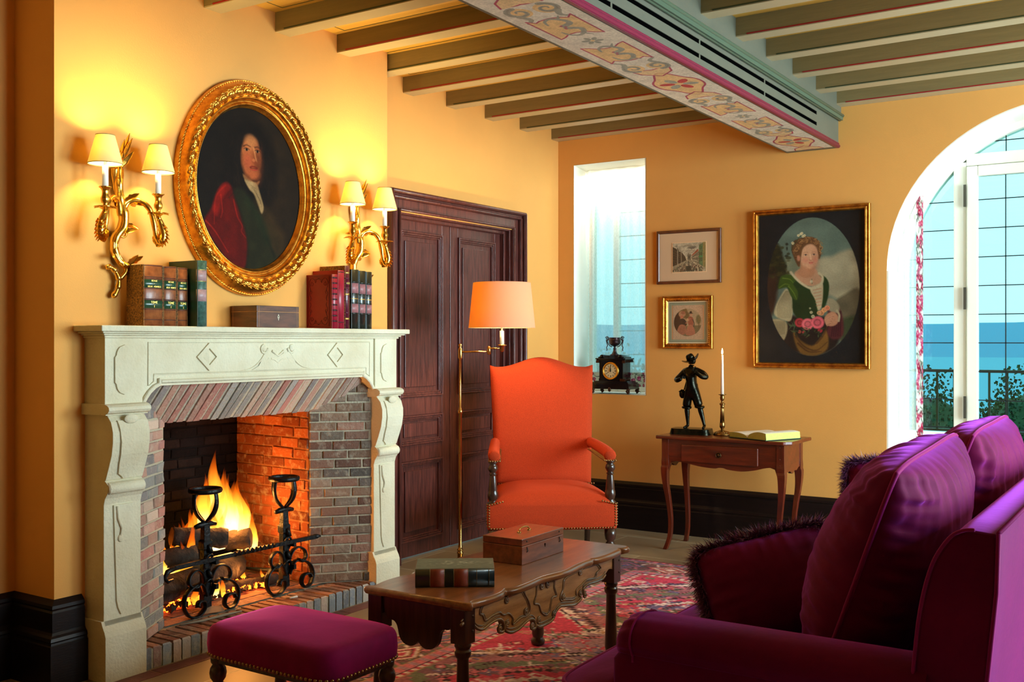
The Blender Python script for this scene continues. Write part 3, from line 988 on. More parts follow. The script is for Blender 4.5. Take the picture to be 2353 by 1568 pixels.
def bricks(name, O, U, V, W, H, bw, bh, kind, parent, seed=1, vary=.003, mort=.009, out=.008, stagger=True, mortar=None, depth=.02, m=None):
    """courses along U, stacked along V; N = U x V faces the viewer"""
    rr = random.Random(seed); O = Vector(O); U = Vector(U).normalized(); V = Vector(V); V.normalize(); N = U.cross(V).normalized()
    mb = MB()
    def quadbox(u0, u1, v0, v1, d0, d1, col):
        e = min(.003, (u1 - u0) * .2)
        vs = []
        for (d, q) in ((d0, 0), (d1 - .003, 0), (d1, e)):
            for (u, v) in ((u0 + q, v0 + q), (u1 - q, v0 + q), (u1 - q, v1 - q), (u0 + q, v1 - q)):
                jit = 0 if d == d0 else rr.uniform(-.0022, .0022)
                vs.append(O + U * (u + jit) + V * (v + jit) + N * (d + jit))
        fs = [(8, 9, 10, 11)]
        for k in (0, 4):
            for i in range(4):
                j = (i + 1) % 4
                fs.append((k + i, k + j, k + 4 + j, k + 4 + i))
        mb.add(vs, fs, 0, False, col)
    mc = lin(mortar or (186, 176, 152))
    mb.add([O, O + U * W, O + U * W + V * H, O + V * H, O - N * depth, O + U * W - N * depth, O + U * W + V * H - N * depth, O + V * H - N * depth],
           [(0, 1, 2, 3), (4, 7, 6, 5), (0, 4, 5, 1), (1, 5, 6, 2), (2, 6, 7, 3), (3, 7, 4, 0)], 0, False, mc)
    v = mort / 2; row = 0
    while v < H - .01:
        hh = min(bh * rr.uniform(.93, 1.07), H - v)
        u = -(bw * .5 if (row % 2 and stagger) else 0) + rr.uniform(-.01, .0)
        while u < W:
            w_ = bw * rr.uniform(.9, 1.12)
            a, b = max(u, 0.002), min(u + w_, W - .002)
            if b - a > .015:
                quadbox(a, b, v, v + hh, -.001, out + rr.uniform(-vary, vary), bcol(rr, kind))
            u += w_ + mort
        v += hh + mort; row += 1
    return obj(name, mb, m or M_BRICK, parent, True, recalc=False)
M_BRICK = mat('old_brick', (255, 255, 255), 0.88, attr='Col', col2=(196, 186, 164), vscale=26, bump=0.6, bscale=70, spec=0.2)
# make the pale dusting weaker
for nd in M_BRICK.node_tree.nodes:
    if nd.type == 'VALTORGB':
        nd.color_ramp.elements[0].position = 0.52; nd.color_ramp.elements[1].position = 0.95
M_SOOTB = mat('sooty_bricks', (255, 255, 255), 0.95, attr='Col', var=.4, vscale=10, bump=.5, bscale=60, spec=.1)
M_SOOT = mat('sooty_brick', (22, 16, 14), 0.95, var=.3, vscale=20, bump=.5, bscale=50, spec=.1)
ZH = 0.089
def wallpanel(name, a, b, z0, z1, kind, **k):
    A = Vector((a[0], a[1], z0)); B = Vector((b[0], b[1], z0))
    return bricks(name, A, B - A, (0, 0, 1), (B - A).length, z1 - z0, k.pop('bw', .125), k.pop('bh', .036), kind, fp, **k)
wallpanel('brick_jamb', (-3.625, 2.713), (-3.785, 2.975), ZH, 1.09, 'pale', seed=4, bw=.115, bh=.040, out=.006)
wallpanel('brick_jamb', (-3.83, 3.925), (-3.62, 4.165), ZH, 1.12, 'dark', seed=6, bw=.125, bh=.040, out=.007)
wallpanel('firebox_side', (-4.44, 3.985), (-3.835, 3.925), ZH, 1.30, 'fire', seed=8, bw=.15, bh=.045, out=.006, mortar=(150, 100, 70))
wallpanel('firebox_side', (-3.79, 2.975), (-4.44, 2.90), ZH, 1.30, 'soot', seed=9, bw=.15, bh=.045, mortar=(30, 22, 18), m=M_SOOTB)
wallpanel('firebox_back', (-4.44, 2.89), (-4.44, 3.99), ZH, 1.30, 'soot', seed=10, bw=.15, bh=.045, mortar=(26, 20, 16), m=M_SOOTB)
cap_ = MB(); cap_.box((-4.6, 2.73, 1.30), (-3.74, 4.15, 1.33)); cap_.box((-4.59, 2.73, 0), (-4.46, 4.15, 1.3))
cap_.add([(-3.73, 2.73, 1.17), (-3.73, 4.15, 1.17), (-3.80, 4.15, 1.32), (-3.80, 2.73, 1.32)], [(0, 1, 2, 3)])
obj('smoke_hood', cap_, M_SOOT, fp, True)
# sloping soldier course under the frieze
O = Vector((-3.775, 2.86, 0.992)); U = Vector((0, 1, 0)); V = Vector((.150, 0, .185))
lb = MB(); rr = random.Random(12)
mc = lin((188, 180, 158)); slope = V.normalized(); NN = U.cross(slope).normalized(); Hs = V.length
def lint_lo(y):
    lo = 0.0
    if y < 2.90:
        lo = min(.62, (2.90 - y) / .17 * .62)
    if y > 3.88:
        lo = min(.62, (y - 3.88) / .27 * .62)
    return lo
LB, LT = Vector((-3.775, 0, .992)), Vector((-3.612, 0, 1.176))
vs = []; nn = 24
for i in range(nn + 1):
    y_ = 2.727 + (4.152 - 2.727) * i / nn
    A_ = LB.lerp(LT, lint_lo(y_)); B_ = LT
    for P_, dx in ((A_, 0), (B_, 0), (B_, -.10), (A_, -.10)):
        vs.append((P_.x + dx, y_, P_.z))
lb.add(vs, [(4 * i + k, 4 * i + (k + 1) % 4, 4 * i + 4 + (k + 1) % 4, 4 * i + 4 + k) for i in range(nn) for k in range(4)], 0, False, mc)
y = 2.75
while y < 4.12:
    w_ = rr.uniform(.034, .040)
    yb_ = y + .0
    t0 = 0.0
    # bricks follow the side curves at both ends
    lo = lint_lo(y + w_ / 2)
    base = LB; tip = LT
    A = base.lerp(tip, min(.8, lo)); B = tip
    nrm = Vector((B - A)).cross(Vector((0, 1, 0))).normalized()
    if nrm.x < 0:
        nrm = -nrm
    d = .004 + rr.uniform(-.003, .003); lean = rr.uniform(-.006, .006) - .002
    c = bcol(rr, 'pale')
    vs = []
    for P, dy in ((A, lean), (B, 0)):
        for (yy_, dd) in ((y, -.002), (y + .003, d), (y + w_ - .003, d), (y + w_, -.002)):
            vs.append((P.x + nrm.x * dd, yy_ + dy + rr.uniform(-.001, .001), P.z + nrm.z * dd))
    lb.add(vs, [(0, 1, 5, 4), (1, 2, 6, 5), (2, 3, 7, 6), (0, 3, 2, 1), (4, 5, 6, 7)], 0, False, c)
    y += w_ + rr.uniform(.008, .013)
obj('brick_lintel', lb, M_BRICK, fp, True, recalc=False)
# hearth: brick-edge step in front, brick floor behind
st = MB(); rr = random.Random(21); y = Y0 + JW + .002
st.box((-4.45, Y0 + JW - .02, 0), (-3.585, Y1 - JW + .02, ZH - .008), col=lin((170, 160, 140)))
while y < Y1 - JW - .02:
    w_ = rr.uniform(.036, .045); c = bcol(rr, 'step'); j = rr.uniform(-.004, .003)
    cf = bcol(rr, 'hearth'); x1 = -3.579 + j; L_ = rr.uniform(.17, .20)
    st.add([(x1, y, 0), (x1, y + w_, 0), (x1, y + w_, ZH - .006), (x1, y, ZH - .006), (x1 - .006, y + .003, ZH + j * .4), (x1 - .006, y + w_ - .003, ZH + j * .4)],
           [(0, 1, 2, 3), (3, 2, 5, 4)], 0, False, c)
    st.add([(x1 - .006, y + .003, ZH + j * .4), (x1 - .006, y + w_ - .003, ZH + j * .4), (x1 - L_, y + w_ - .003, ZH + j * .4), (x1 - L_, y + .003, ZH + j * .4),
            (x1 - .004, y, ZH - .01), (x1 - .004, y + w_, ZH - .01), (x1 - L_, y + w_, ZH - .01), (x1 - L_, y, ZH - .01)],
           [(0, 1, 2, 3), (0, 3, 7, 4), (1, 5, 6, 2)], 0, False, cf)
    y += w_ + rr.uniform(.006, .012)
x = -3.79; row = 0
while x > -4.44:
    y = 2.78 - (row % 2) * .1
    while y < 4.0:
        w_ = rr.uniform(.19, .22); d_ = .085
        st.add([(x, max(y, 2.75), ZH), (x, min(y + w_, 4.12), ZH), (x - d_, min(y + w_, 4.12), ZH), (x - d_, max(y, 2.75), ZH)], [(0, 3, 2, 1)], 0, False, bcol(rr, 'hearth'))
        y += w_ + .008
    x -= .094; row += 1
obj('hearth_step', st, M_BRICK, fp, True, recalc=False)

# ---- andirons
M_IRON = mat('wrought_iron', (44, 46, 48), 0.42, 0.85, var=.3, vscale=30, bump=.35, bscale=60)
def andiron(x, y, label):
    t = thing('andiron', label, 'andiron', (x, y, ZH), 0, 'wrought iron andirons')
    m_ = MB()
    # forged tapering shaft
    secs = [(.0, .024, .018), (.10, .021, .017), (.27, .020, .016), (.275, .025, .021), (.31, .025, .021), (.318, .019, .016), (.385, .017, .014)]
    vs = []; fs = []
    for z, a, b in secs:
        vs += [(-b, -a, z + .02), (b, -a, z + .02), (b, a, z + .02), (-b, a, z + .02)]
    for i in range(len(secs) - 1):
        for j in range(4):
            k = (j + 1) % 4; fs.append((4 * i + j, 4 * i + k, 4 * i + 4 + k, 4 * i + 4 + j))
    fs += [(0, 3, 2, 1), tuple(4 * (len(secs) - 1) + q for q in range(4))]
    m_.add(vs, fs)
    obj('shaft', m_, M_IRON, t, bevel=.003)
    m_ = MB()
    m_.tube([(0, -.060, .402), (0, -.03, .407), (0, 0, .41), (0, .03, .407), (0, .060, .402)], [.010, .014, .015, .014, .010], 10)
    obj('collar', m_, M_IRON, t)
    m_ = MB()
    R_ = .072
    for k in range(4):
        a = radians(5) + k * pi / 2
        pr = [(.004, .415), (.026, .432), (.052, .457), (.068, .488), (.072, .518), (.068, .544), (.064, .562)]
        pr = spline(pr, 4)
        m_.tube([(r * cos(a), r * sin(a), z) for r, z in pr], .0125, 8, flat=.45, up=(-sin(a), cos(a), 0))
    m_.tube([(R_ * cos(2 * pi * k / 32), R_ * sin(2 * pi * k / 32), .566) for k in range(32)], .012, 8, flat=.55, up=(0, 0, 1), closed=True)
    obj('basket', m_, M_IRON, t)
    for s_ in (-1, 1):
        m_ = MB()
        big = [(s_ * .012, .075), (s_ * .035, .125), (s_ * .075, .128), (s_ * .118, .100), (s_ * .130, .055), (s_ * .110, .015), (s_ * .072, .009), (s_ * .048, .035), (s_ * .055, .066), (s_ * .082, .070), (s_ * .092, .052)]
        m_.tube([(.02 + .06 * (i / 60), a * 1.22, z * 1.12 - .002) for i, (a, z) in enumerate(spline(big, 6))], .017, 8, flat=.36, up=(1, 0, 0))
        sm_ = [(s_ * .014, .135), (s_ * .030, .185), (s_ * .062, .205), (s_ * .095, .185), (s_ * .100, .150), (s_ * .072, .132), (s_ * .052, .150)]
        m_.tube([(.012 + .03 * i / 36, a * 1.2, z * 1.02) for i, (a, z) in enumerate(spline(sm_, 6))], .015, 8, flat=.36, up=(1, 0, 0))
        obj('scroll_foot', m_, M_IRON, t)
    for zc in (.12, .235):
        m_ = MB()
        m_.tube([(.022 + .012 * sin(2 * pi * k / 18 * 1), .024 * cos(2 * pi * k / 18), zc + .036 * sin(2 * pi * k / 18)) for k in range(18)], .0055, 8, closed=True)
        m_.tube([(.02, 0, zc + .08), (.026, .004, zc + .06), (.03, .012, zc + .04)], [.010, .012, .009], 6)
        m_.box((.020, .018, zc - .012), (.052, .034, zc + .012))
        obj('hook_ring', m_, M_IRON, t)
    m_ = MB()
    m_.tube([(-.01, 0, .10), (-.25, .01, .075), (-.40, .012, .07), (-.415, .012, 0.008)], .011, 6)
    obj('log_rest', m_, M_IRON, t)
    return t
AX = -3.84
andiron(AX, 3.255, 'wrought iron andiron with basket top in front of the flames')
andiron(AX, 3.755, 'wrought iron andiron with basket top beside the fire-lit brick side')
# the spit bar lying across the hooks
m_ = MB(); P = []; n = 90
y0_, y1_ = 3.01, 3.95
vs = []; fs = []
for i in range(n + 1):
    t = i / n; y = 3.045 + t * .89; z = .335 + .004 * sin(t * 3)
    tw = max(0, min(1, (t - .38) / .30)) * pi * 5
    for k in range(4):
        a = pi / 4 + k * pi / 2 + tw
        vs.append((-3.80 + .0135 * cos(a), y, z + .0135 * sin(a)))
for i in range(n):
    for k in range(4):
        j = (k + 1) % 4; fs.append((4 * i + k, 4 * i + j, 4 * i + 4 + j, 4 * i + 4 + k))
fs += [(0, 3, 2, 1), tuple(4 * n + q for q in range(4))]
m_.add(vs, fs)
m_.tube([(-3.80, 3.05, .335), (-3.80, 3.01, .325), (-3.80, 2.995, .30), (-3.80, 3.01, .28), (-3.80, 3.04, .285)], [.013, .012, .010, .009, .006], 8)
m_.tube([(-3.80, 3.93, .337), (-3.80, 3.96, .335), (-3.80, 3.975, .318)], [.013, .012, .012], 6)
tag(obj('spit_bar', m_, M_IRON), 'long twisted iron spit bar lying across the hooks of both andirons', 'spit bar')

# ---- logs
M_BARKL = mat('charred_bark', (70, 56, 44), 0.9, col2=(22, 18, 16), vscale=14, stretch=(1, 1, 1), bump=.9, bscale=40)
M_CUT = mat('cut_wood', (168, 128, 80), 0.8, col2=(110, 74, 44), vscale=18, bump=.3)
def log(a, b, r, seed, label):
    rr = random.Random(seed); A = Vector(a); B = Vector(b); m_ = MB()
    n = 9; P = [A.lerp(B, i / (n - 1)) for i in range(n)]
    m_.tube(P, [r * rr.uniform(.93, 1.06) for _ in range(n)], 14, cap=False)
    V = [Vector(v) for v in m_.v]; m_.v = [tuple(v + Vector((mn.noise(v * 30), mn.noise(v * 30 + Vector((5, 5, 5))), mn.noise(v * 28 + Vector((9, 1, 3))))) * r * .16) for v in V]
    m_.f.append(tuple(range(13, -1, -1))); m_.mi.append(1); m_.sm.append(False)
    m_.f.append(tuple((n - 1) * 14 + j for j in range(14))); m_.mi.append(1); m_.sm.append(False)
    o = obj('firewood_log', m_, [M_BARKL, M_CUT]); tag(o, label, 'log', 'burning logs in the hearth')
log((-3.985, 3.02, .19), (-4.08, 3.66, .20), .062, 1, 'thickest split log at the base of the burning pile, pale cut end outward')
log((-4.13, 3.16, .305), (-4.05, 3.37, .315), .048, 2, 'short log resting on the thick log, cut end toward the room')
log((-4.14, 3.30, .40), (-4.02, 3.54, .37), .050, 3, 'top log of the burning pile, behind the andiron shaft')
log((-4.14, 3.60, .33), (-4.02, 3.70, .345), .050, 4, 'short round log at the right end of the pile, cut end visible')
log((-4.22, 3.12, .18), (-4.2, 3.78, .175), .055, 5, 'long dark log lying at the back of the hearth under the flames')
log((-4.02, 3.60, .118), (-3.97, 3.83, .120), .026, 6, 'thin charred stick on the hearth floor below the pile')
log((-4.05, 3.28, .13), (-4.0, 3.56, .125), .030, 7, 'glowing charred branch beneath the logs among the embers')
# embers: uncountable
rr = random.Random(5); m_ = MB(); M_EMB = emission('ember_glow', (255, 96, 24), 9.0)
for i in range(800):
    x = rr.uniform(-4.25, -3.95); y = rr.uniform(3.05, 3.72); s_ = rr.uniform(.003, .011)
    R = Euler((rr.uniform(0, 6), rr.uniform(0, 6), rr.uniform(0, 6))).to_matrix()
    vs = [Vector((x, y, ZH + .012 + rr.uniform(0, .02))) + R @ Vector(p) * s_ for p in ((-1, -1, -1), (1, -1, -.8), (.9, 1, -1), (-1, .8, -1), (-.8, -.9, 1), (1, -.8, .8), (.8, 1, 1), (-1, 1, .7))]
    m_.add(vs, [(0, 3, 2, 1), (4, 5, 6, 7), (0, 1, 5, 4), (1, 2, 6, 5), (2, 3, 7, 6), (3, 0, 4, 7)], 1 if rr.random() < .35 else 0)
o = obj('embers', m_, [M_BARKL, M_EMB]); tag(o, 'glowing embers and charcoal on the hearth floor under the logs', 'embers'); o['kind'] = 'stuff'
# ---- flames: many lapping tongues, brightest at the root
def flame_mat():
    m = bpy.data.materials.new('flame'); m.use_nodes = True
    N = m.node_tree.nodes; L = m.node_tree.links; N.clear()
    o = N.new('ShaderNodeOutputMaterial'); e_ = N.new('ShaderNodeEmission'); t = N.new('ShaderNodeBsdfTransparent'); x = N.new('ShaderNodeMixShader')
    a = N.new('ShaderNodeAttribute'); a.attribute_name = 'Col'; s_ = N.new('ShaderNodeSeparateColor')
    L.new(a.outputs['Color'], s_.inputs[0])
    r1 = N.new('ShaderNodeValToRGB'); L.new(s_.outputs[0], r1.inputs[0])      # R channel: heat 0..1
    cr = r1.color_ramp; cr.elements[0].position = 0; cr.elements[0].color = lin((200, 50, 6)) + (1,)
    cr.elements[1].position = 1; cr.elements[1].color = lin((255, 236, 150)) + (1,)
    q = cr.elements.new(.35); q.color = lin((255, 110, 14)) + (1,); q = cr.elements.new(.65); q.color = lin((255, 178, 50)) + (1,)
    L.new(r1.outputs[0], e_.inputs[0])
    mu = N.new('ShaderNodeMath'); mu.operation = 'MULTIPLY_ADD'; L.new(s_.outputs[0], mu.inputs[0]); mu.inputs[1].default_value = 3.6; mu.inputs[2].default_value = .7
    L.new(mu.outputs[0], e_.inputs[1])
    lw = N.new('ShaderNodeLayerWeight'); lw.inputs[0].default_value = .35
    inv = N.new('ShaderNodeMath'); inv.operation = 'SUBTRACT'; inv.inputs[0].default_value = 1.0; L.new(lw.outputs['Facing'], inv.inputs[1])
    m2 = N.new('ShaderNodeMath'); m2.operation = 'MULTIPLY'; L.new(inv.outputs[0], m2.inputs[0]); L.new(s_.outputs[1], m2.inputs[1])   # G channel: density
    L.new(m2.outputs[0], x.inputs[0]); L.new(t.outputs[0], x.inputs[1]); L.new(e_.outputs[0], x.inputs[2]); L.new(x.outputs[0], o.inputs[0])
    return m
M_FLAME = flame_mat()
fl_root = thing('fire', 'tall orange and yellow flames rising from the burning logs', 'flames', (-4.1, 3.35, .2))
rr = random.Random(14)
def tongue(x, y, z, h_, w_, heat, sw):
    m_ = MB(); n = 16; k = 10; vs = []; cs = []
    ph = rr.uniform(0, 6); 
    for i in range(n + 1):
        t = i / n; r_ = w_ * (sin(pi * min(1, t * .85 + .15)) ** .8) * (1 - t) ** .45 + .0005
        ox = sw * .6 * sin(t * 4 + ph) * t; oy = sw * sin(t * 5.5 + ph * 1.7) * t
        for j in range(k):
            a = 2 * pi * j / k
            rip = 1 + .25 * sin(3 * a + t * 9 + ph)
            vs.append((x + ox + r_ * .45 * rip * cos(a), y + oy + r_ * rip * sin(a), z + h_ * t))
            cs.append((max(0, heat * (1 - t) ** .7), max(.0, (1 - t ** 1.5) * .85), 0))
    fs = [(i * k + j, i * k + (j + 1) % k, (i + 1) * k + (j + 1) % k, (i + 1) * k + j) for i in range(n) for j in range(k)]
    m_.add(vs, fs, 0, True, cs)
    obj('flame_tongue', m_, M_FLAME, fl_root, True, recalc=False)
tongue(-4.16, 3.60, .38, .42, .060, 1.05, .025); tongue(-4.13, 3.62, .34, .36, .085, 1.15, .02); tongue(-4.12, 3.68, .34, .30, .075, 1.2, .02); tongue(-4.14, 3.64, .32, .26, .095, 1.25, .01)
tongue(-4.15, 3.52, .38, .30, .06, .95, .03); tongue(-4.17, 3.74, .34, .26, .045, .9, .02); tongue(-4.10, 3.56, .30, .22, .07, 1.1, .02)
for i in range(34):
    y = rr.uniform(3.10, 3.76); h_ = .10 + .22 * math.exp(-((y - 3.62) / .12) ** 2) + rr.uniform(0, .13)
    tongue(rr.uniform(-4.22, -4.05), y, .27 + (.06 if 3.4 < y < 3.7 else 0), h_, rr.uniform(.022, .046), rr.uniform(.55, 1.05), rr.uniform(.015, .04))
for i in range(20):
    tongue(rr.uniform(-4.2, -4.02), rr.uniform(3.05, 3.36), .20, rr.uniform(.16, .34), rr.uniform(.018, .034), rr.uniform(.5, .9), .03)
for i in range(14):
    tongue(rr.uniform(-4.15, -3.95), rr.uniform(3.15, 3.78), ZH + .01, rr.uniform(.05, .11), rr.uniform(.012, .028), rr.uniform(.6, 1.0), .012)
point_light('fire_light', (-4.08, 3.60, .50), 34, (1.0, .36, .07), .09)
point_light('fire_light', (-4.02, 3.62, .20), 6, (1.0, .34, .06), .05)
# scraps in front of the fire
m_ = MB(); m_.tube([(-3.74, 3.03, .095), (-3.71, 3.13, .096), (-3.70, 3.26, .097), (-3.69, 3.34, .096)], [.004, .006, .006, .003], 6)
tag(obj('kindling_stick', m_, mat('bare_wood', (150, 142, 124), .8)), 'thin pale kindling stick lying on the hearth bricks', 'stick')
m_ = MB(); m_.add([(-3.80, 3.215, .094), (-3.76, 3.30, .094), (-3.80, 3.315, .112), (-3.84, 3.235, .115)], [(0, 1, 2, 3)])
tag(obj('paper_scrap', m_, mat('charred_paper', (150, 128, 104), .9), solid=.001), 'small scrap of paper on the hearth between the andirons', 'paper')
m_ = MB(); m_.tube([(-3.672, 3.63, .098), (-3.665, 3.672, .099)], .005, 6)
tag(obj('chalk_stub', m_, mat('white_chalk', (235, 232, 224), .8)), 'short white stub on the front hearth bricks beside the stool', 'stub')
# ================================================================== FURNITURE
M_WALNUT = mat('walnut', (158, 98, 56), 0.30, col2=(110, 64, 36), vscale=5, stretch=(7, 0.7, 7), bump=.08, bscale=40, coat=.45)
M_WALNUTV = mat('walnut_carved', (196, 146, 98), 0.34, col2=(150, 104, 64), vscale=6, stretch=(7, 1, 7), bump=.15, bscale=40, coat=.4)
M_DARKW = mat('dark_walnut_legs', (72, 44, 30), 0.28, col2=(46, 26, 20), vscale=6, stretch=(7, 7, .8), coat=.4)
M_CHERRY = mat('cherry_wood', (108, 36, 14), 0.30, col2=(72, 22, 8), vscale=5, stretch=(.8, 8, 8), bump=.06, bscale=40, coat=.4)
M_CHERRYL = mat('cherry_wood_legs', (106, 36, 15), 0.32, col2=(70, 22, 9), vscale=5, stretch=(8, 8, .8), bump=.06, bscale=40, coat=.35)
M_BRASS = mat('aged_brass', (196, 152, 84), 0.26, 1.0, var=.15, vscale=20)
M_NAIL = mat('brass_nails', (150, 118, 76), 0.3, 1.0)
M_GOLD = mat('gilt_bronze', (255, 196, 84), 0.24, 1.0, var=.12, vscale=18, bump=.08, bscale=80)

# ---- coffee table
ct = thing('coffee_table', 'low walnut coffee table with scalloped edge and carved scrolling apron', 'coffee table', (-2.2275, 3.36, 0))
TX0, TX1, TY0, TY1, TZ = -2.470, -1.985, 2.762, 3.958, 0.480
def ct_outline(inset=0.0):
    P = []
    # right long side from near to far: waves as in the moulded edge
    wav = [(2.762 + .03, -2.000), (2.80, -1.988), (2.812, -2.010), (2.84, -2.012), (2.90, -1.994), (2.96, -1.992), (3.00, -2.004), (3.03, -2.022), (3.045, -2.008), (3.08, -1.988), (3.16, -1.990), (3.24, -2.002), (3.30, -1.995), (3.36, -1.975), (3.42, -1.975), (3.50, -1.990), (3.58, -2.0), (3.635, -1.998), (3.65, -2.012), (3.67, -1.992), (3.74, -1.978), (3.82, -1.984), (3.88, -1.998), (3.895, -2.018), (3.91, -1.995), (3.935, -1.985), (3.95, -1.992), (3.958, -2.01)]
    P = [(-1.995 + (x + 1.995) * .65, y) for y, x in wav]
    mir = [(-4.455 - x, y) for x, y in P]
    out = spline(P, 3) + spline(list(reversed(mir)), 3)
    cxm, cym = -2.2275, 3.36
    return [(x - inset * (1 if x > cxm else -1), y - inset * (1 if y > cym else -1) * .6) for x, y in out]
m_ = MB(); O_ = []
n = None
for ins, z in ((.012, .452), (.004, .455), (0, .462), (0, .470), (.004, .477), (.012, .480)):
    P = ct_outline(ins); n = len(P); O_.append([(x, y, z) for x, y in P])
vs = [p for r_ in O_ for p in r_]; k = len(O_)
fs = [(i * n + j, i * n + (j + 1) % n, (i + 1) * n + (j + 1) % n, (i + 1) * n + j) for i in range(k - 1) for j in range(n)]
m_.add(vs, fs, 0, True); m_.f.append(tuple(range(n - 1, -1, -1))); m_.mi.append(0); m_.sm.append(False)
m_.f.append(tuple((k - 1) * n + j for j in range(n))); m_.mi.append(0); m_.sm.append(False)
obj('tabletop', m_, M_WALNUT, ct, True)
def turned_leg(mb, x, y, z_top, r=.024):
    mb.lathe([(r * .9, .0108), (r * 1.25, .016), (r * 1.3, .03), (r * .95, .045), (r * 1.12, .06), (r * .98, .15), (r * .86, z_top - .10), (r * .84, z_top - .055), (r * 1.15, z_top - .045), (r * 1.2, z_top - .03), (r * 1.0, z_top - .022), (r * 1.22, z_top - .012), (r * 1.1, z_top)], (x, y, 0), 24)
LX0, LX1, LY0, LY1 = -2.415, -2.052, 2.828, 3.892
for lx in (LX0, LX1):
    for ly in (LY0, LY1):
        m_ = MB(); m_.box((lx - .030, ly - .030, .335), (lx + .030, ly + .030, .453)); turned_leg(m_, lx, ly, .337)
        for q in (.375, .425):
            m_.lathe([(.005, -.001), (.005, .002), (.003, .003)], (lx + .030, ly + .015, q), 8, axis='x')
        obj('leg', m_, M_DARKW, ct, True, bevel=.002)
CV = dict(
c1=[(2.786, 0.406), (2.809, 0.412), (2.83, 0.402), (2.842, 0.386), (2.854, 0.392), (2.881, 0.373), (2.912, 0.364), (2.95, 0.372), (2.988, 0.377), (3.017, 0.374), (3.037, 0.359), (3.04, 0.329), (3.014, 0.33), (3.007, 0.344), (3.022, .346)],
c2=[(3.066, 0.349), (3.05, 0.345), (3.053, 0.326), (3.093, 0.311), (3.141, 0.313), (3.19, 0.328), (3.225, 0.329), (3.247, 0.315), (3.25, 0.291), (3.229, 0.291), (3.222, 0.306), (3.236, .308)],
c3=[(3.254, 0.302), (3.276, 0.289), (3.305, 0.286), (3.35, 0.288), (3.381, 0.297), (3.396, 0.317), (3.427, 0.33), (3.474, 0.324), (3.539, 0.314), (3.58, 0.321), (3.597, 0.33)],
c5=[(3.614, 0.339), (3.614, 0.364), (3.656, 0.372), (3.717, 0.369), (3.77, 0.371), (3.797, 0.383)],
k1=[(3.047, 0.446), (3.014, 0.445), (2.975, 0.447), (2.925, 0.449), (2.903, 0.442), (2.894, 0.422), (2.912, 0.412), (2.928, 0.391), (2.966, 0.397), (3.014, 0.399), (3.04, 0.384), (3.073, 0.382), (3.1, 0.359), (3.1, 0.337), (3.148, 0.349), (3.197, 0.349), (3.215, 0.372), (3.2, 0.405), (3.183, 0.425), (3.169, 0.442), (3.134, 0.446), (3.087, 0.449)],
k2=[(3.261, 0.447), (3.258, 0.412), (3.243, 0.383), (3.276, 0.37), (3.294, 0.339), (3.328, 0.32), (3.35, 0.327), (3.362, 0.356), (3.373, 0.377), (3.404, 0.378), (3.388, 0.413), (3.388, 0.438), (3.358, 0.448)],
k3=[(3.605, 0.442), (3.555, 0.441), (3.514, 0.438), (3.482, 0.434), (3.458, 0.424), (3.451, 0.393), (3.431, 0.365), (3.443, 0.35), (3.474, 0.348), (3.523, 0.338), (3.555, 0.343), (3.555, 0.367), (3.597, 0.38), (3.639, 0.392), (3.708, 0.387), (3.726, 0.405), (3.757, 0.416), (3.743, 0.435), (3.717, 0.443), (3.673, 0.442), (3.614, 0.445)])
SP = [(3.186, 0.363), (3.06, 0.432), (3.298, 0.434), (3.339, 0.432), (3.276, 0.312), (3.384, 0.311), (3.588, 0.432), (3.458, 0.359), (3.588, 0.348), (3.625, 0.335), (3.063, 0.349), (3.017, 0.342), (3.229, 0.300)]
bottom = [(2.80, .395)] + CV['c1'][1:11] + [(3.045, .330)] + [(3.053, .320)] + CV['c2'][3:8] + [(3.252, .290)] + CV['c3'][1:] + CV['c5'][1:] + [(3.83, .400), (3.862, .395)]
for sx_, nm in ((1, 'apron'), (-1, 'apron')):
    m_ = MB()
    bt = spline(bottom, 3)
    xf = -2.030 if sx_ > 0 else -4.455 + 2.030
    # a vertical strip polygon between the scalloped edge and the top
    n = len(bt); vs = []
    for (y, z) in bt:
        vs += [(xf, y, z), (xf, y, .456), (xf - sx_ * .02, y, z), (xf - sx_ * .02, y, .456)]
    fs = []
    for i in range(n - 1):
        a = 4 * i; b = a + 4
        fs += [(a, b, b + 1, a + 1), (a + 2, a + 3, b + 3, b + 2), (a, a + 2, b + 2, b)]
    m_.add(vs, fs, 0)
    ap = obj(nm, m_, M_WALNUTV, ct, True)
    if sx_ > 0:
        m_ = MB()
        for kx in ('c1', 'c2', 'c3', 'c5'):
            m_.tube([(xf + .001, a, z) for a, z in spline(CV[kx], 6)], .0058, 8)
            m_.tube([(xf + .001, a, z + .013) for a, z in spline(CV[kx][:10 if kx != 'c5' else 9], 6)], .0026, 6)
        for kx in ('k1', 'k2', 'k3'):
            m_.tube([(xf + .001, a, z) for a, z in spline(CV[kx], 6)], .0042, 8)
            cyk = sum(a for a, _ in CV[kx]) / len(CV[kx]); czk = sum(b for _, b in CV[kx]) / len(CV[kx])
            m_.tube([(xf + .0005, a + (cyk - a) * .07, z + (czk - z) * .10) for a, z in spline(CV[kx], 6)], .0022, 6)
        for (a, z) in SP:
            m_.tube([(xf + .002, p, q) for p, q in spiral(a, z, .0135, .003, 1.2, 1.4, 22)], .0042, 6)
            m_.ball((xf + .003, a, z), .005, 8)
        obj('carved_scrolls', m_, mat('carved_walnut_ridges', (150, 116, 88), 0.2, col2=(104, 74, 52), vscale=8, coat=.5), ap, True)
endb = [(LX0, .36), (-2.39, .385), (-2.375, .395), (-2.36, .375), (-2.335, .372), (-2.32, .355), (-2.31, .320), (-2.29, .300), (-2.26, .295), (-2.24, .303), (-2.2275, .315)]
endb = endb + [(-4.455 - x, z) for x, z in reversed(endb[:-1])]
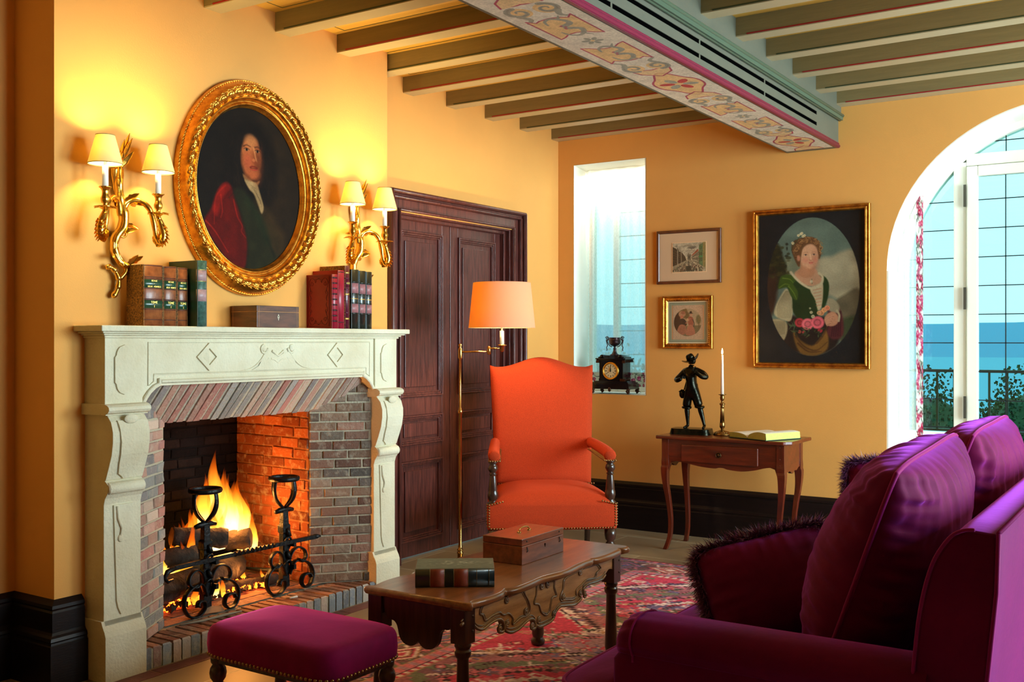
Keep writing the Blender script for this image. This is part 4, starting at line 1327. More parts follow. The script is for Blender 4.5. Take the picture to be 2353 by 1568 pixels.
for yy in (2.808, 3.892):
    m_ = MB(); bt = spline(endb, 3); vs = []
    for x, z in bt:
        vs += [(x, yy, z), (x, yy, .456), (x, yy + .02, z), (x, yy + .02, .456)]
    m_.add(vs, [f for i in range(len(bt) - 1) for f in ((4 * i, 4 * i + 4, 4 * i + 5, 4 * i + 1), (4 * i + 2, 4 * i + 3, 4 * i + 7, 4 * i + 6), (4 * i, 4 * i + 2, 4 * i + 6, 4 * i + 4))], 0)
    obj('apron', m_, M_DARKW, ct, True)

# ---- rug: knotted pattern painted as colours of its surface
RX0, RX1, RY0, RY1 = -3.02, -0.35, 1.30, 5.765
def rug_image():
    sx_, sy_ = .0078, .0078
    xs = np.arange(RX0, RX1, sx_); ys = np.arange(RY0, RY1, sy_)
    X, Y = np.meshgrid(xs, ys, indexing='ij')
    jig = lambda f, a, s: a * np.sign(np.sin(s * f))
    rng = np.random.RandomState(3)
    C = np.zeros(X.shape + (3,))
    crim, pink, br, ivory, blue, green, ochre, black, lil = [np.array(c, float) for c in ((198, 50, 84), (214, 108, 128), (112, 80, 84), (222, 208, 206), (92, 92, 146), (86, 108, 84), (180, 138, 100), (44, 34, 42), (164, 130, 152))]
    def put(mask, c, op=1.0):
        C[mask] = C[mask] * (1 - op) + np.array(c, float) * op
    # distance from the rug's edge
    d = np.minimum(np.minimum(X - RX0, RX1 - X), np.minimum(Y - RY0, RY1 - Y))
    vert = np.minimum(X - RX0, RX1 - X) < np.minimum(Y - RY0, RY1 - Y)
    s = np.where(vert, Y, X)            # running coordinate along the border
    C[:] = crim
    F = d > .42
    # borders
    put(d < .42, br)
    put(d < .03, (122, 46, 54))
    z = np.abs(((s / .10) % 1) - .5) * 2
    def stripe(a, b, c1, c2, per, duty=.5, amp=.0):
        dd = d + amp * (np.abs(((s / per) % 1) - .5) * 4 - 1)
        m = (dd > a) & (dd < b)
        put(m, c1); put(m & (((s / per) % 1) < duty), c2)
    stripe(.03, .055, pink, br, .05); stripe(.055, .085, blue, lil, .12); stripe(.085, .094, ochre, ochre, 1)
    # main border: hooked diamonds and flowers alternating
    m = (d > .094) & (d < .285); put(m, br * .95)
    u = ((s / .30) % 1) - .5; v = (d - .19) / .19
    dm = np.abs(u) * 1.9 + np.abs(v) * 2.0
    q = np.floor(dm * 7 + .4 * np.sign(np.sin(s * 130)))
    idx = np.floor(s / .30).astype(int)
    pal = np.array([pink, ivory, green, crim, blue, ochre])
    for k in range(6):
        sel = m & (dm < .98 - .15 * k)
        cc = pal[(idx + k * 2) % 6]
        C[sel] = cc[sel]
    put(m & (np.abs(dm - .98) < .05), black); put(m & (np.abs(dm - .53) < .04), black)
    # leaf zigzag between
    zz = np.abs((((s + .15) / .30) % 1) - .5) * 2
    put(m & (np.abs(v * .5 + .0 - (zz - .5) * .8) < .05) & (dm > 1.0), ivory); put(m & (np.abs(v * .5 + (zz - .5) * .8) < .05) & (dm > 1.0), pink)
    put(m & (np.abs(v) > .38) & (dm > 1.05) & ((s / .05) % 1 < .45), green)
    stripe(.285, .294, ochre, ochre, 1); stripe(.294, .345, pink, lil, .07, .5); stripe(.345, .352, black, black, 1); stripe(.352, .38, ivory, crim, .045, .5, .0); stripe(.38, .386, ochre, ochre, 1)
    # field of stepped medallions
    m = d > .386; put(m, crim)
    cx_, cy_ = (RX0 + RX1) / 2 - .25, 3.3
    fx = np.abs(X - cx_); 
    fy = np.abs(((Y - 2.62) / 1.42) % 1 - .5) * 1.42
    st = .030
    fxs = np.floor(fx / st) * st; fys = np.floor(fy / st) * st
    D = fxs * 1.0 + fys * 1.15
    put(m & (D < 1.02) & (D > .94), ivory); put(m & (np.abs(fx + fy * 1.15 - 1.03) < .012), black)
    put(m & (D < .94), br * 1.18); put(m & (np.abs(D - .90) < .012), black)
    put(m & (D < .86), np.array((158, 96, 108.))); put(m & (D < .74) & (D > .66), green * 1.1); put(m & (D < .66), np.array((118, 84, 100.)))
    put(m & (D < .60) & (D > .56), pink); put(m & (D < .52), crim); put(m & (np.abs(D - .54) < .012), black)
    put(m & (D < .42) & (D > .36), ivory); put(m & (D < .34), blue); put(m & (D < .24), pink); put(m & (D < .14), green)
    # corner fields with serrated outlines
    ser = .03 * (np.abs(((Y / .06) % 1) - .5) * 4 - 1)
    put(m & (fx * .8 + (.71 - fy) * .9 + ser < .42), lil * .9); put(m & (np.abs(fx * .8 + (.71 - fy) * .9 + ser - .42) < .014), ivory)
    # scattered motifs
    for i in range(1500):
        x0 = rng.uniform(RX0 + .42, RX1 - .4); y0 = rng.uniform(RY0 + .42, RY1 - .40)
        r = rng.uniform(.010, .034); c = pal[rng.randint(6)]; kind = rng.randint(4)
        i0, i1 = int((x0 - .14 - RX0) / sx_), int((x0 + .14 - RX0) / sx_); j0, j1 = int((y0 - .14 - RY0) / sy_), int((y0 + .14 - RY0) / sy_)
        i0 = max(i0, 0); j0 = max(j0, 0)
        x = X[i0:i1, j0:j1] - x0; y = Y[i0:i1, j0:j1] - y0; sub = C[i0:i1, j0:j1]
        if kind == 0:
            w = np.abs(x) + np.abs(y); sub[(w < r + .008)] = black; sub[w < r] = c; sub[w < r * .5] = pal[rng.randint(6)]
        elif kind == 1:
            w = np.abs(np.abs(x) - np.abs(y) * .8); sel = (w < .008) & (np.abs(y) < r * 1.6); sub[sel] = c; sub[(np.abs(x) + np.abs(y)) < r * .4] = ivory
        elif kind == 2:
            w = np.abs(np.floor(y / .016) * .016 * 1.2 - np.floor(x / .016) * .016); sel = (w < .014) & (np.abs(x) < r * 1.5); sub[sel] = c; sel = (np.abs(w - .018) < .005) & (np.abs(x) < r * 1.5); sub[sel] = black
        else:
            w = np.maximum(np.abs(x), np.abs(y) * 1.6); sub[(w < r + .006) & (w > r - .008)] = c; sub[(w < r * .45)] = pal[rng.randint(6)]
    # weave and wear
    nz = rng.rand(*X.shape); C *= (.80 + .36 * nz)[..., None]
    g = np.array([[mn.noise((x * 2.2, y * 2.2, 0)) for y in ys[::8]] for x in xs[::8]]); g = np.kron(g, np.ones((8, 8)))[:X.shape[0], :X.shape[1]]
    C *= (1 + .16 * g)[..., None]; C = C * .74 + C.mean(axis=2, keepdims=True) * .08 + np.array((206, 126, 140.)) * .18
    return xs, ys, np.clip(C, 0, 255)
xs, ys, C = rug_image()
c_ = C / 255.0; c_ = np.where(c_ <= .04045, c_ / 12.92, ((c_ + .055) / 1.055) ** 2.4)
me = bpy.data.meshes.new('rug'); nx, ny = len(xs), len(ys)
X, Y = np.meshgrid(xs, ys, indexing='ij')
Zr = .009 + .0012 * np.random.RandomState(1).rand(nx, ny)
Zr[0, :] = Zr[-1, :] = 0.001; Zr[:, 0] = Zr[:, -1] = 0.001
co = np.stack([X, Y, Zr], axis=2).reshape(-1, 3)
me.vertices.add(nx * ny); me.vertices.foreach_set('co', co.ravel())
ii = (np.arange(nx - 1)[:, None] * ny + np.arange(ny - 1)[None, :]).ravel()
quads = np.stack([ii, ii + ny, ii + ny + 1, ii + 1], axis=1)
me.loops.add(quads.size); me.loops.foreach_set('vertex_index', quads.ravel())
me.polygons.add(len(quads)); me.polygons.foreach_set('loop_start', np.arange(len(quads)) * 4)
me.update(calc_edges=True)
at = me.color_attributes.new('Col', 'FLOAT_COLOR', 'POINT'); arr = np.ones((nx * ny, 4), np.float32); arr[:, :3] = c_.reshape(-1, 3); at.data.foreach_set('color', arr.ravel())
me.materials.append(mat('rug_wool', (255, 255, 255), 0.95, attr='Col', spec=.15, bump=.5, bscale=300, sheen=.25))
rug = bpy.data.objects.new('rug', me); link(rug)
tag(rug, 'patterned crimson and brown oriental rug under the coffee table', 'rug')

# ---- footstool
fs_ = thing('footstool', 'plum velvet footstool with nailhead trim and turned dark legs', 'footstool', (-2.487, 2.512, 0))
M_PLUM = mat('plum_velvet', (128, 6, 74), 0.75, var=.35, vscale=5, bump=.05, bscale=30, sheen=.9, sheen_col=(255, 90, 190), spec=.15)
def cushion_block(a, b, crown, rnd, n=28, nz=10, wob=0.0):
    """upholstered block: rounded vertical edges, crowned top"""
    (x0, y0, z0), (x1, y1, z1) = a, b; cx_, cy_ = (x0 + x1) / 2, (y0 + y1) / 2; hx, hy = (x1 - x0) / 2, (y1 - y0) / 2
    mb = MB(); vs = []
    def S(u, v, k=5.0):
        return u, v
    rows = []
    ring_n = 64
    def ring(sc_, z, inset):
        out = []
        for i in range(ring_n):
            t = 2 * pi * i / ring_n; c, s = cos(t), sin(t); p = 7.0
            q = (abs(c) ** p + abs(s) ** p) ** (-1 / p)
            out.append((cx_ + (hx - inset) * sc_ * c * q, cy_ + (hy - inset) * sc_ * s * q, z))
        return out
    H = z1 - z0
    prof = [(1, z0, .004), (1, z0 + H * .1, 0), (1, z0 + H * .4, -.003), (1, z0 + H * .72, -.001), (1, z0 + H * .86, .004), (1, z0 + H * .94, .010), (1, z1, .022)]
    for sc_, z, i_ in prof:
        rows.append(ring(sc_, z, i_))
    for k in range(1, 9):
        t = k / 9; rows.append(ring(1 - t, z1 + crown * (1 - (1 - t) ** 2.2), .022 * (1 - t)))
    for r_ in rows:
        vs += r_
    fs = [(i * ring_n + j, i * ring_n + (j + 1) % ring_n, (i + 1) * ring_n + (j + 1) % ring_n, (i + 1) * ring_n + j) for i in range(len(rows) - 1) for j in range(ring_n)]
    vs.append((cx_, cy_, z1 + crown)); L_ = (len(rows) - 1) * ring_n
    fs += [(L_ + j, L_ + (j + 1) % ring_n, len(vs) - 1) for j in range(ring_n)] + [tuple(range(ring_n - 1, -1, -1))]
    mb.add(vs, fs, 0, True)
    return mb, rows
SX0, SX1, SY0, SY1 = -2.778, -2.192, 2.325, 2.700
mb, rows = cushion_block((SX0, SY0, .298), (SX1, SY1, .402), .016, .03)
obj('seat', mb, M_PLUM, fs_, True)
m_ = MB(); r0 = rows[0]
def along(ring, step):
    P = [Vector(p) for p in ring] + [Vector(ring[0])]; out = []; acc = 0; nx_ = 0
    for a, b in zip(P, P[1:]):
        L_ = (b - a).length
        while nx_ <= acc + L_:
            out.append((a.lerp(b, (nx_ - acc) / L_), (b - a).normalized())); nx_ += step
        acc += L_
    return out
for p_, t in along(r0, .0172):
    o_ = Vector((t.y, -t.x, 0)); m_.ball(tuple(p_ + o_ * .004 + Vector((0, 0, .008))), .0066, 8)
obj('nailhead_trim', m_, M_NAIL, fs_, True)
m_ = MB(); m_.box((SX0 + .03, SY0 + .03, .275), (SX1 - .03, SY1 - .03, .30)); obj('frame', m_, M_DARKW, fs_, True)
for lx in (SX0 + .045, SX1 - .045):
    for ly in (SY0 + .045, SY1 - .045):
        m_ = MB(); m_.lathe([(.014, 0), (.02, .01), (.026, .03), (.02, .05), (.013, .06), (.018, .07), (.022, .12), (.017, .165), (.013, .185), (.022, .192), (.022, .20), (.016, .207), (.026, .222), (.029, .238), (.026, .254), (.018, .266), (.024, .274), (.026, .298)], (lx, ly, 0), 20)
        obj('leg', m_, M_DARKW, fs_, True)

# ---- armchair
cr = thing('armchair', 'high-backed armchair in red-orange fabric with turned arm posts', 'armchair', (-3.265, 5.365, 0), radians(37.5))
M_RED = mat('red_orange_weave', (192, 62, 26), 0.85, var=.22, vscale=260, bump=.4, bscale=420, sheen=.15, sheen_col=(255, 150, 110), spec=.2, detail=2)
# local: x right, y back, z up; seat front at y=-0.30
def seatpt(u, v):
    # u across -1..1, v front(-1)..back(1)
    hw = .372 - .035 * (v + 1) / 2
    y = -.30 + (v + 1) / 2 * .56
    return hw, y
m_ = MB(); nu, nv = 25, 17
def seat_top(u, v):
    U = u * 2 - 1; V = v * 2 - 1
    hw, y = seatpt(U, V)
    z = .410 + .090 * (1 - abs(U) ** 3.2) ** .6 * (1 - abs(V) ** 3.6) ** .5
    if V < -.85:
        y -= .012 * (1 - (abs(U) ** 4))
    return (U * hw, y, z)
m_.grid(seat_top, nu, nv)
def ringp():
    top = [seat_top(i / 24, 0) for i in range(25)] + [seat_top(1, j / 16) for j in range(1, 17)] + [seat_top(1 - i / 24, 1) for i in range(1, 25)] + [seat_top(0, 1 - j / 16) for j in range(1, 16)]
    return top
top = ringp(); n = len(top)
vs = []
for z_, k in ((None, 1), (.40, 1.012), (.33, 1.016), (.262, 1.010)):
    for (x, y, z) in top:
        vs.append((x * k, (y + .02) * k - .02, z if z_ is None else z_))
m_.add(vs, [(i * n + j, i * n + (j + 1) % n, (i + 1) * n + (j + 1) % n, (i + 1) * n + j) for i in range(3) for j in range(n)] + [tuple(3 * n + j for j in range(n))], 0, True)
seat_ = so_ = obj('seat', m_, M_RED, cr)
md = so_.modifiers.new('weld', 'WELD'); md.merge_threshold = .001
md = so_.modifiers.new('bevel', 'BEVEL'); md.width = .012; md.segments = 3; md.limit_method = 'ANGLE'; md.angle_limit = radians(40)
lean = lambda z: .215 + (z - .46) * .17
def back(u, v):
    U = u * 2 - 1; V = v
    hw = .298 + .030 * V
    ztop = 1.185 + .062 * (0.5 + 0.5 * cos(pi * min(1, abs(U) / .82))) + (.012 if abs(U) > .9 else 0) * (abs(U) - .9) * 10
    z = .455 + (ztop - .455) * V
    return U * hw, z
m_ = MB(); nu, nv = 33, 25
def bf(side):
    def f(u, v):
        x, z = back(u, v); U = u * 2 - 1; V = v * 2 - 1
        e = (1 - abs(U) ** 8) * (1 - abs(V) ** 10)
        t = (.030 + .022 * e ** .5) if side < 0 else (.026 + .008 * e)
        if side < 0:
            t += .008 * sin(pi * u) * sin(pi * v)
        return (x, lean(z) + side * t * (1 if e > 0 else .8), z)
    return f
m_.grid(bf(-1), nu, nv)
m_.grid(bf(1), nu, nv)
def rim(f1, f2):
    loop = [(i / (nu - 1), 0) for i in range(nu)] + [(1, j / (nv - 1)) for j in range(1, nv)] + [(1 - i / (nu - 1), 1) for i in range(1, nu)] + [(0, 1 - j / (nv - 1)) for j in range(1, nv - 1)]
    A = [f1(*q) for q in loop]; B = [f2(*q) for q in loop]; k = len(loop)
    m_.add(A + B, [(i, (i + 1) % k, k + (i + 1) % k, k + i) for i in range(k)], 0, True)
rim(bf(-1), bf(1))
back_ = so_ = obj('backrest', m_, M_RED, cr)
md = so_.modifiers.new('weld', 'WELD'); md.merge_threshold = .001
for s_ in (-1, 1):
    # rear uprights
    m_ = MB(); m_.tube([(s_ * .285, .30, 0), (s_ * .285, .235, .26), (s_ * .285, .225, .48), (s_ * .29, .25, .70)], [.022, .024, .024, .02], 4, up=(1, 1, 0), )
    obj('leg', m_, M_DARKW, cr)
    m_ = MB(); fx, fy = s_ * .340, -.275
    m_.lathe([(.018, 0), (.026, .008), (.030, .03), (.020, .05), (.016, .06), (.024, .075), (.030, .12), (.034, .15), (.026, .178), (.018, .188), (.030, .20), (.034, .225), (.034, .262)], (fx, fy, 0), 20)
    obj('leg', m_, M_DARKW, cr)
    m_ = MB()
    m_.lathe([(.032, .405), (.034, .415), (.022, .425), (.026, .435), (.032, .455), (.030, .475), (.026, .485), (.027, .49), (.019, .57), (.018, .575), (.024, .58), (.017, .588), (.022, .596), (.030, .612), (.026, .630), (.018, .638), (.028, .648), (.026, .656)], (s_ * .342, -.262, 0), 20)
    obj('arm_post', m_, M_DARKW, cr)
    # padded arm
    m_ = MB()
    P = spline([(s_ * .335, -.305, .685), (s_ * .335, -.24, .695), (s_ * .325, -.10, .705), (s_ * .312, .08, .712), (s_ * .300, .24, .715)], 5)
    k = len(P); R_ = [.026 if i < 1 else .036 - .006 * i / k for i in range(k)]
    m_.tube(P, R_, 12, up=(0, 0, 1), flat=1.0)
    m_.v = [(x, y, max(z, .655 + (.0 if y < -.28 else .02 * (y + .28)))) for x, y, z in m_.v]
    pad_ = obj('arm_pad', m_, M_RED, cr)
    m_ = MB()
    for i in range(26):
        y = -.30 + i * .0175
        m_.ball((s_ * (.335 + .032 - .035 * (y + .3) / .5), y, .659 + .050 * (y + .30)), .0054, 8); m_.ball((s_ * (.335 - .032 - .035 * (y + .3) / .5), y, .659 + .050 * (y + .30)), .0054, 8)
    for i in range(5):
        m_.ball((s_ * .335 + (i - 2) * .0135, -.330, .662), .0062, 8)
    obj('nailhead_trim', m_, M_NAIL, pad_)
    m_ = MB()
    for i in range(9):
        m_.ball((s_ * .3765, -.290, .285 + i * .0155), .0062, 8); m_.ball((s_ * .366, -.3045, .285 + i * .0155), .0062, 8)
    for i in range(6):
        m_.ball((s_ * (.366 - i * .0155), -.3045 - .010 * min(1, i / 5), .408 + .004 * i), .0060, 8)
    obj('nailhead_trim', m_, M_NAIL, seat_)
    m_ = MB()
    for i in range(4):
        m_.ball((s_ * (.265 + i * .016), lean(.462) - .040, .462), .0062, 8)
    obj('nailhead_trim', m_, M_NAIL, back_)
m_ = MB()
i = -.355
while i < .36:
    m_.ball((i, -.3045 - .0115 * (1 - (i / .366) ** 4), .272), .0058, 8); i += .0165
obj('nailhead_trim', m_, M_NAIL, seat_)
m_ = MB(); m_.box((-.27, .205, .40), (.27, .235, .44)); m_.box((-.33, .21, .20), (.33, .235, .255)); obj('back_rail', m_, M_DARKW, cr)

# ---- floor lamp
FLX, FLY = -3.659, 5.015
lamp = thing('floor_lamp', 'brass swing-arm floor lamp with a glowing cream drum shade', 'floor lamp', (FLX, FLY, 0), radians(33.25))
m_ = MB(); m_.lathe([(.13, 0), (.132, .008), (.12, .016), (.05, .022), (.028, .03), (.022, .05)], n=40); obj('base', m_, M_BRASS, lamp)
m_ = MB(); m_.lathe([(.014, .03), (.016, .04), (.016, .075), (.019, .08), (.019, .088), (.014, .092), (.018, .10), (.018, .105), (.012, .11), (.0125, .125), (.0105, .13), (.0105, .915), (.014, .918), (.0145, .935), (.010, .94), (.0105, .948), (.007, .952), (.007, 1.24), (.010, 1.243), (.013, 1.25), (.013, 1.30), (.010, 1.308), (.006, 1.312), (.011, 1.322), (.011, 1.328), (.003, 1.335)], n=24)
obj('pole', m_, M_BRASS, lamp)
m_ = MB(); m_.tube([(0, 0, 1.285), (.17, 0, 1.287)], .0055, 10); m_.lathe([(.003, 1.268), (.011, 1.272), (.011, 1.315), (.004, 1.32)], (.172, 0, 0), 16)
m_.tube([(.172, 0, 1.305), (.246, 0, 1.307)], .005, 10); m_.lathe([(.004, 1.285), (.012, 1.29), (.012, 1.318), (.028, 1.323), (.028, 1.327), (.010, 1.33)], (.25, 0, 0), 24)
obj('swing_arm', m_, M_BRASS, lamp)
M_CANDLE = mat('ivory_sleeve', (250, 240, 214), 0.5, emit=.25, emit_col=(255, 220, 150))
m_ = MB(); m_.lathe([(.013, 1.328), (.0125, 1.41), (.006, 1.412), (.006, 1.45)], (.25, 0, 0), 20); obj('candle_sleeve', m_, M_CANDLE, lamp)
M_LSHADE = cloth_translucent('lamp_shade_cloth', (255, 238, 206), 0.68, sss=(255, 196, 92))
m_ = MB()
nS = 48
m_.add([(.25 + r_ * cos(2 * pi * j / nS), r_ * sin(2 * pi * j / nS), z) for r_, z in ((.199, 1.428), (.1985, 1.432), (.172, 1.694), (.1715, 1.698)) for j in range(nS)],
       [(i * nS + j, i * nS + (j + 1) % nS, (i + 1) * nS + (j + 1) % nS, (i + 1) * nS + j) for i in range(3) for j in range(nS)], 0, True)
obj('lamp_shade', m_, M_LSHADE, lamp, solid=.0015)
m_ = MB()
for k in range(3):
    a = 2 * pi * k / 3 + .4; m_.tube([(.25, 0, 1.46), (.25 + .195 * cos(a), .195 * sin(a), 1.44)], .0015, 6)
m_.tube([(.25, 0, 1.41), (.25, 0, 1.46)], .004, 6)
obj('shade_carrier', m_, M_BRASS, lamp)
m_ = MB(); m_.lathe([(.001, 1.46), (.018, 1.47), (.028, 1.50), (.030, 1.53), (.022, 1.555), (.001, 1.565)], (.25, 0, 0), 16); obj('bulb', m_, emission('lamp_bulb', (255, 214, 140), 10), lamp)
point_light('lamp_light', (.25, 0, 1.56), 46, (1.0, .74, .38), .045, lamp)

# ---- side table
tb = thing('side_table', 'small cherry wood side table with one drawer and curved legs', 'side table', (-2.46, 6.33, 0))
A0, A1, B0, B1, TT = -2.905, -2.020, 6.125, 6.550, .740
m_ = MB()
ol = [(A0, B0), (A1 - .045, B0), (A1 - .03, B0 + .012), (A1, B0 + .05), (A1, B1), (A0, B1)]
m_.extrude(ol, TT - .022, TT, 'xy'); obj('tabletop', m_, M_CHERRY, tb, True, bevel=.006, seg=3)
L0, L1, D0, D1 = A0 + .03, A1 - .045, B0 + .028, B1 - .035
zt = TT - .022
def scallop(P0, P1, pts, thick, axis):
    """apron board between two corners, pts (t, z) lower edge"""
    bt = spline(pts, 4); vs = []
    for t, z in bt:
        x = P0[0] + (P1[0] - P0[0]) * t; y = P0[1] + (P1[1] - P0[1]) * t
        o_ = (thick, 0) if axis == 'x' else (0, thick)
        vs += [(x, y, z), (x, y, zt), (x + o_[0], y + o_[1], z), (x + o_[0], y + o_[1], zt)]
    mb = MB(); mb.add(vs, [f for i in range(len(bt) - 1) for f in ((4 * i, 4 * i + 4, 4 * i + 5, 4 * i + 1), (4 * i + 2, 4 * i + 3, 4 * i + 7, 4 * i + 6), (4 * i, 4 * i + 2, 4 * i + 6, 4 * i + 4))])
    return mb
fr_pts = [(0, .575), (.04, .582), (.12, .578), (.22, .565), (.33, .552), (.44, .547), (.48, .553), (.52, .553), (.56, .545), (.67, .540), (.78, .552), (.88, .572), (.96, .576), (1, .565)]
ap = obj('apron', scallop((L0 + .02, D0 + .004), (L1 - .02, D0 + .004), fr_pts, .02, 'y'), M_CHERRY, tb, True)
sd_pts = [(0, .55), (.08, .555), (.2, .545), (.3, .548), (.42, .532), (.5, .53), (.6, .545), (.72, .543), (.85, .56), (1, .555)]
obj('apron', scallop((L1 - .004, D0 + .02), (L1 - .004, D1 - .02), sd_pts, -.02, 'x'), M_CHERRY, tb, True); obj('apron', scallop((L0 + .004, D0 + .02), (L0 + .004, D1 - .02), sd_pts, .02, 'x'), M_CHERRY, tb, True)
obj('apron', scallop((L0 + .02, D1 - .004), (L1 - .02, D1 - .004), [(0, .57), (.5, .57), (1, .57)], -.02, 'y'), M_CHERRY, tb, True)
m_ = MB(); m_.box((-2.735, D0 - .014, .578), (-2.225, D0 + .004, .690)); dr = obj('drawer', m_, M_CHERRY, tb, True, bevel=.006, seg=3)
m_ = MB(); m_.tube([(-2.478 + .017 * cos(2 * pi * k / 20), D0 - .022, .634 + .017 * sin(2 * pi * k / 20)) for k in range(20)], .0028, 6, closed=True)
m_.lathe([(.016, .0), (.013, -.006), (.004, -.012)], (-2.478, D0 - .013, .634), 16, axis='y')
obj('ring_pull', m_, mat('dark_brass', (92, 66, 40), .4, .9), dr, True)
for (lx, ly, sx_, sy_) in ((L0, D0, -1, -1), (L1, D0, 1, -1), (L0, D1, -1, 1), (L1, D1, 1, 1)):
    m_ = MB()
    cv = [(zt, 0, .024), (.66, 0, .024), (.60, .0, .024), (.56, .002, .026), (.50, .006, .022), (.42, .002, .018), (.32, -.010, .0155), (.20, -.020, .014), (.10, -.018, .0135), (.04, -.006, .0135), (0, .006, .014)]
    vs = []
    sp = spline([(z, o_, w_) for z, o_, w_ in cv], 4)
    for z, o_, w_ in sp:
        xc = lx - sx_ * (.024 - o_ * 1.0); yc = ly - sy_ * (.024 - o_ * 1.0)
        if z > .545:
            xc, yc = lx - sx_ * .024, ly - sy_ * .024
        vs += [(xc - w_, yc - w_, z), (xc + w_, yc - w_, z), (xc + w_, yc + w_, z), (xc - w_, yc + w_, z)]
    k = len(sp)
    m_.add(vs, [(4 * i + j, 4 * i + (j + 1) % 4, 4 * i + 4 + (j + 1) % 4, 4 * i + 4 + j) for i in range(k - 1) for j in range(4)] + [(3, 2, 1, 0), tuple(4 * (k - 1) + q for q in range(4))])
    # knee bracket flowing into the apron
    m_.add([(lx - sx_ * .04, ly - sy_ * .006, .60), (lx - sx_ * .10, ly - sy_ * .006, .578), (lx - sx_ * .06, ly - sy_ * .006, .565), (lx - sx_ * .045, ly - sy_ * .006, .52),
            (lx - sx_ * .04, ly - sy_ * .024, .60), (lx - sx_ * .10, ly - sy_ * .024, .578), (lx - sx_ * .06, ly - sy_ * .024, .565), (lx - sx_ * .045, ly - sy_ * .024, .52)],
           [(0, 1, 2, 3), (7, 6, 5, 4), (1, 5, 6, 2), (2, 6, 7, 3)])
    for q in (.70, .63, .59):
        if sx_ > 0 and sy_ < 0:
            m_.lathe([(.0045, 0), (.004, -.002)], (lx - .028, ly + .0005, q), 8, axis='y')
    obj('leg', m_, M_CHERRYL, tb, True, bevel=.003)
# ================================================================== SOFA AND CUSHIONS
M_VEL = mat('magenta_velvet', (100, 4, 56), 0.72, var=.28, vscale=4.5, bump=.08, bscale=35, sheen=1.0, sheen_col=(212, 96, 255), spec=.10)
M_VELP = mat('velvet_piping', (126, 12, 88), 0.7, sheen=.8, sheen_col=(235, 100, 220), spec=.15)
sofa = thing('sofa', 'deep purple velvet sofa with rolled arms and loose seat cushions', 'sofa', (-0.9, 3.6, 0))
SXF, SXB = -1.50, -0.36          # front of seat, rear face
SYN, SYF = 2.46, 4.92            # near and far sides
# base and back
m_ = MB(); m_.box((-1.26, SYN + .03, .06), (-.42, SYF - .03, .27)); obj('base', m_, M_VEL, sofa, True, bevel=.02, seg=3)
for lx in (-1.20, -.46):
    for ly in (SYN + .10, SYF - .10):
        m_ = MB(); m_.lathe([(.018, .0108), (.026, .02), (.028, .07)], (lx, ly, 0), 16); obj('leg', m_, M_DARKW, sofa, True)
# back: side outline leaning rearwards with rounded front edge
bo = spline([(-.545, .22), (-.540, .45), (-.530, .60), (-.515, .74), (-.490, .845), (-.455, .908), (-.425, .930), (-.400, .934)], 5) + [(-.352, .930)] + spline([(-.356, .80), (-.385, .50), (-.410, .20), (-.412, .07)], 3) + [(-.54, .07)]
m_ = MB(); k = len(bo); vs = []; cols = 14
for q in range(cols + 1):
    t = q / cols; y = SYN + .01 + t * (SYF - SYN - .02); sh = .006 if q in (0, cols) else 0
    cx_ = -.46; cz_ = .5
    for x, z in bo:
        vs.append((x + (cx_ - x) * sh * 2, y, z + (cz_ - z) * sh))
m_.add(vs, [(q * k + i, q * k + (i + 1) % k, (q + 1) * k + (i + 1) % k, (q + 1) * k + i) for q in range(cols) for i in range(k)] + [tuple(range(k - 1, -1, -1)), tuple(cols * k + i for i in range(k))], 0, False)
m_.sm = [True] * (len(m_.f) - 2) + [False, False]
bk = obj('backrest', m_, M_VEL, sofa, True, bevel=.008, seg=3)
m_ = MB()
m_.tube([(-.352, SYN + .008, z) if False else (x, SYN + .008, z) for x, z in [(-.412, .07), (-.385, .50), (-.356, .80), (-.352, .930)]], .005, 8)
m_.tube([(-.352, SYN + .008, .931), (-.352, SYF - .01, .931)], .005, 8)
m_.tube([(x, SYN + .008, z) for x, z in bo[5:36]], .004, 8)
obj('piping', m_, M_VELP, bk, True)
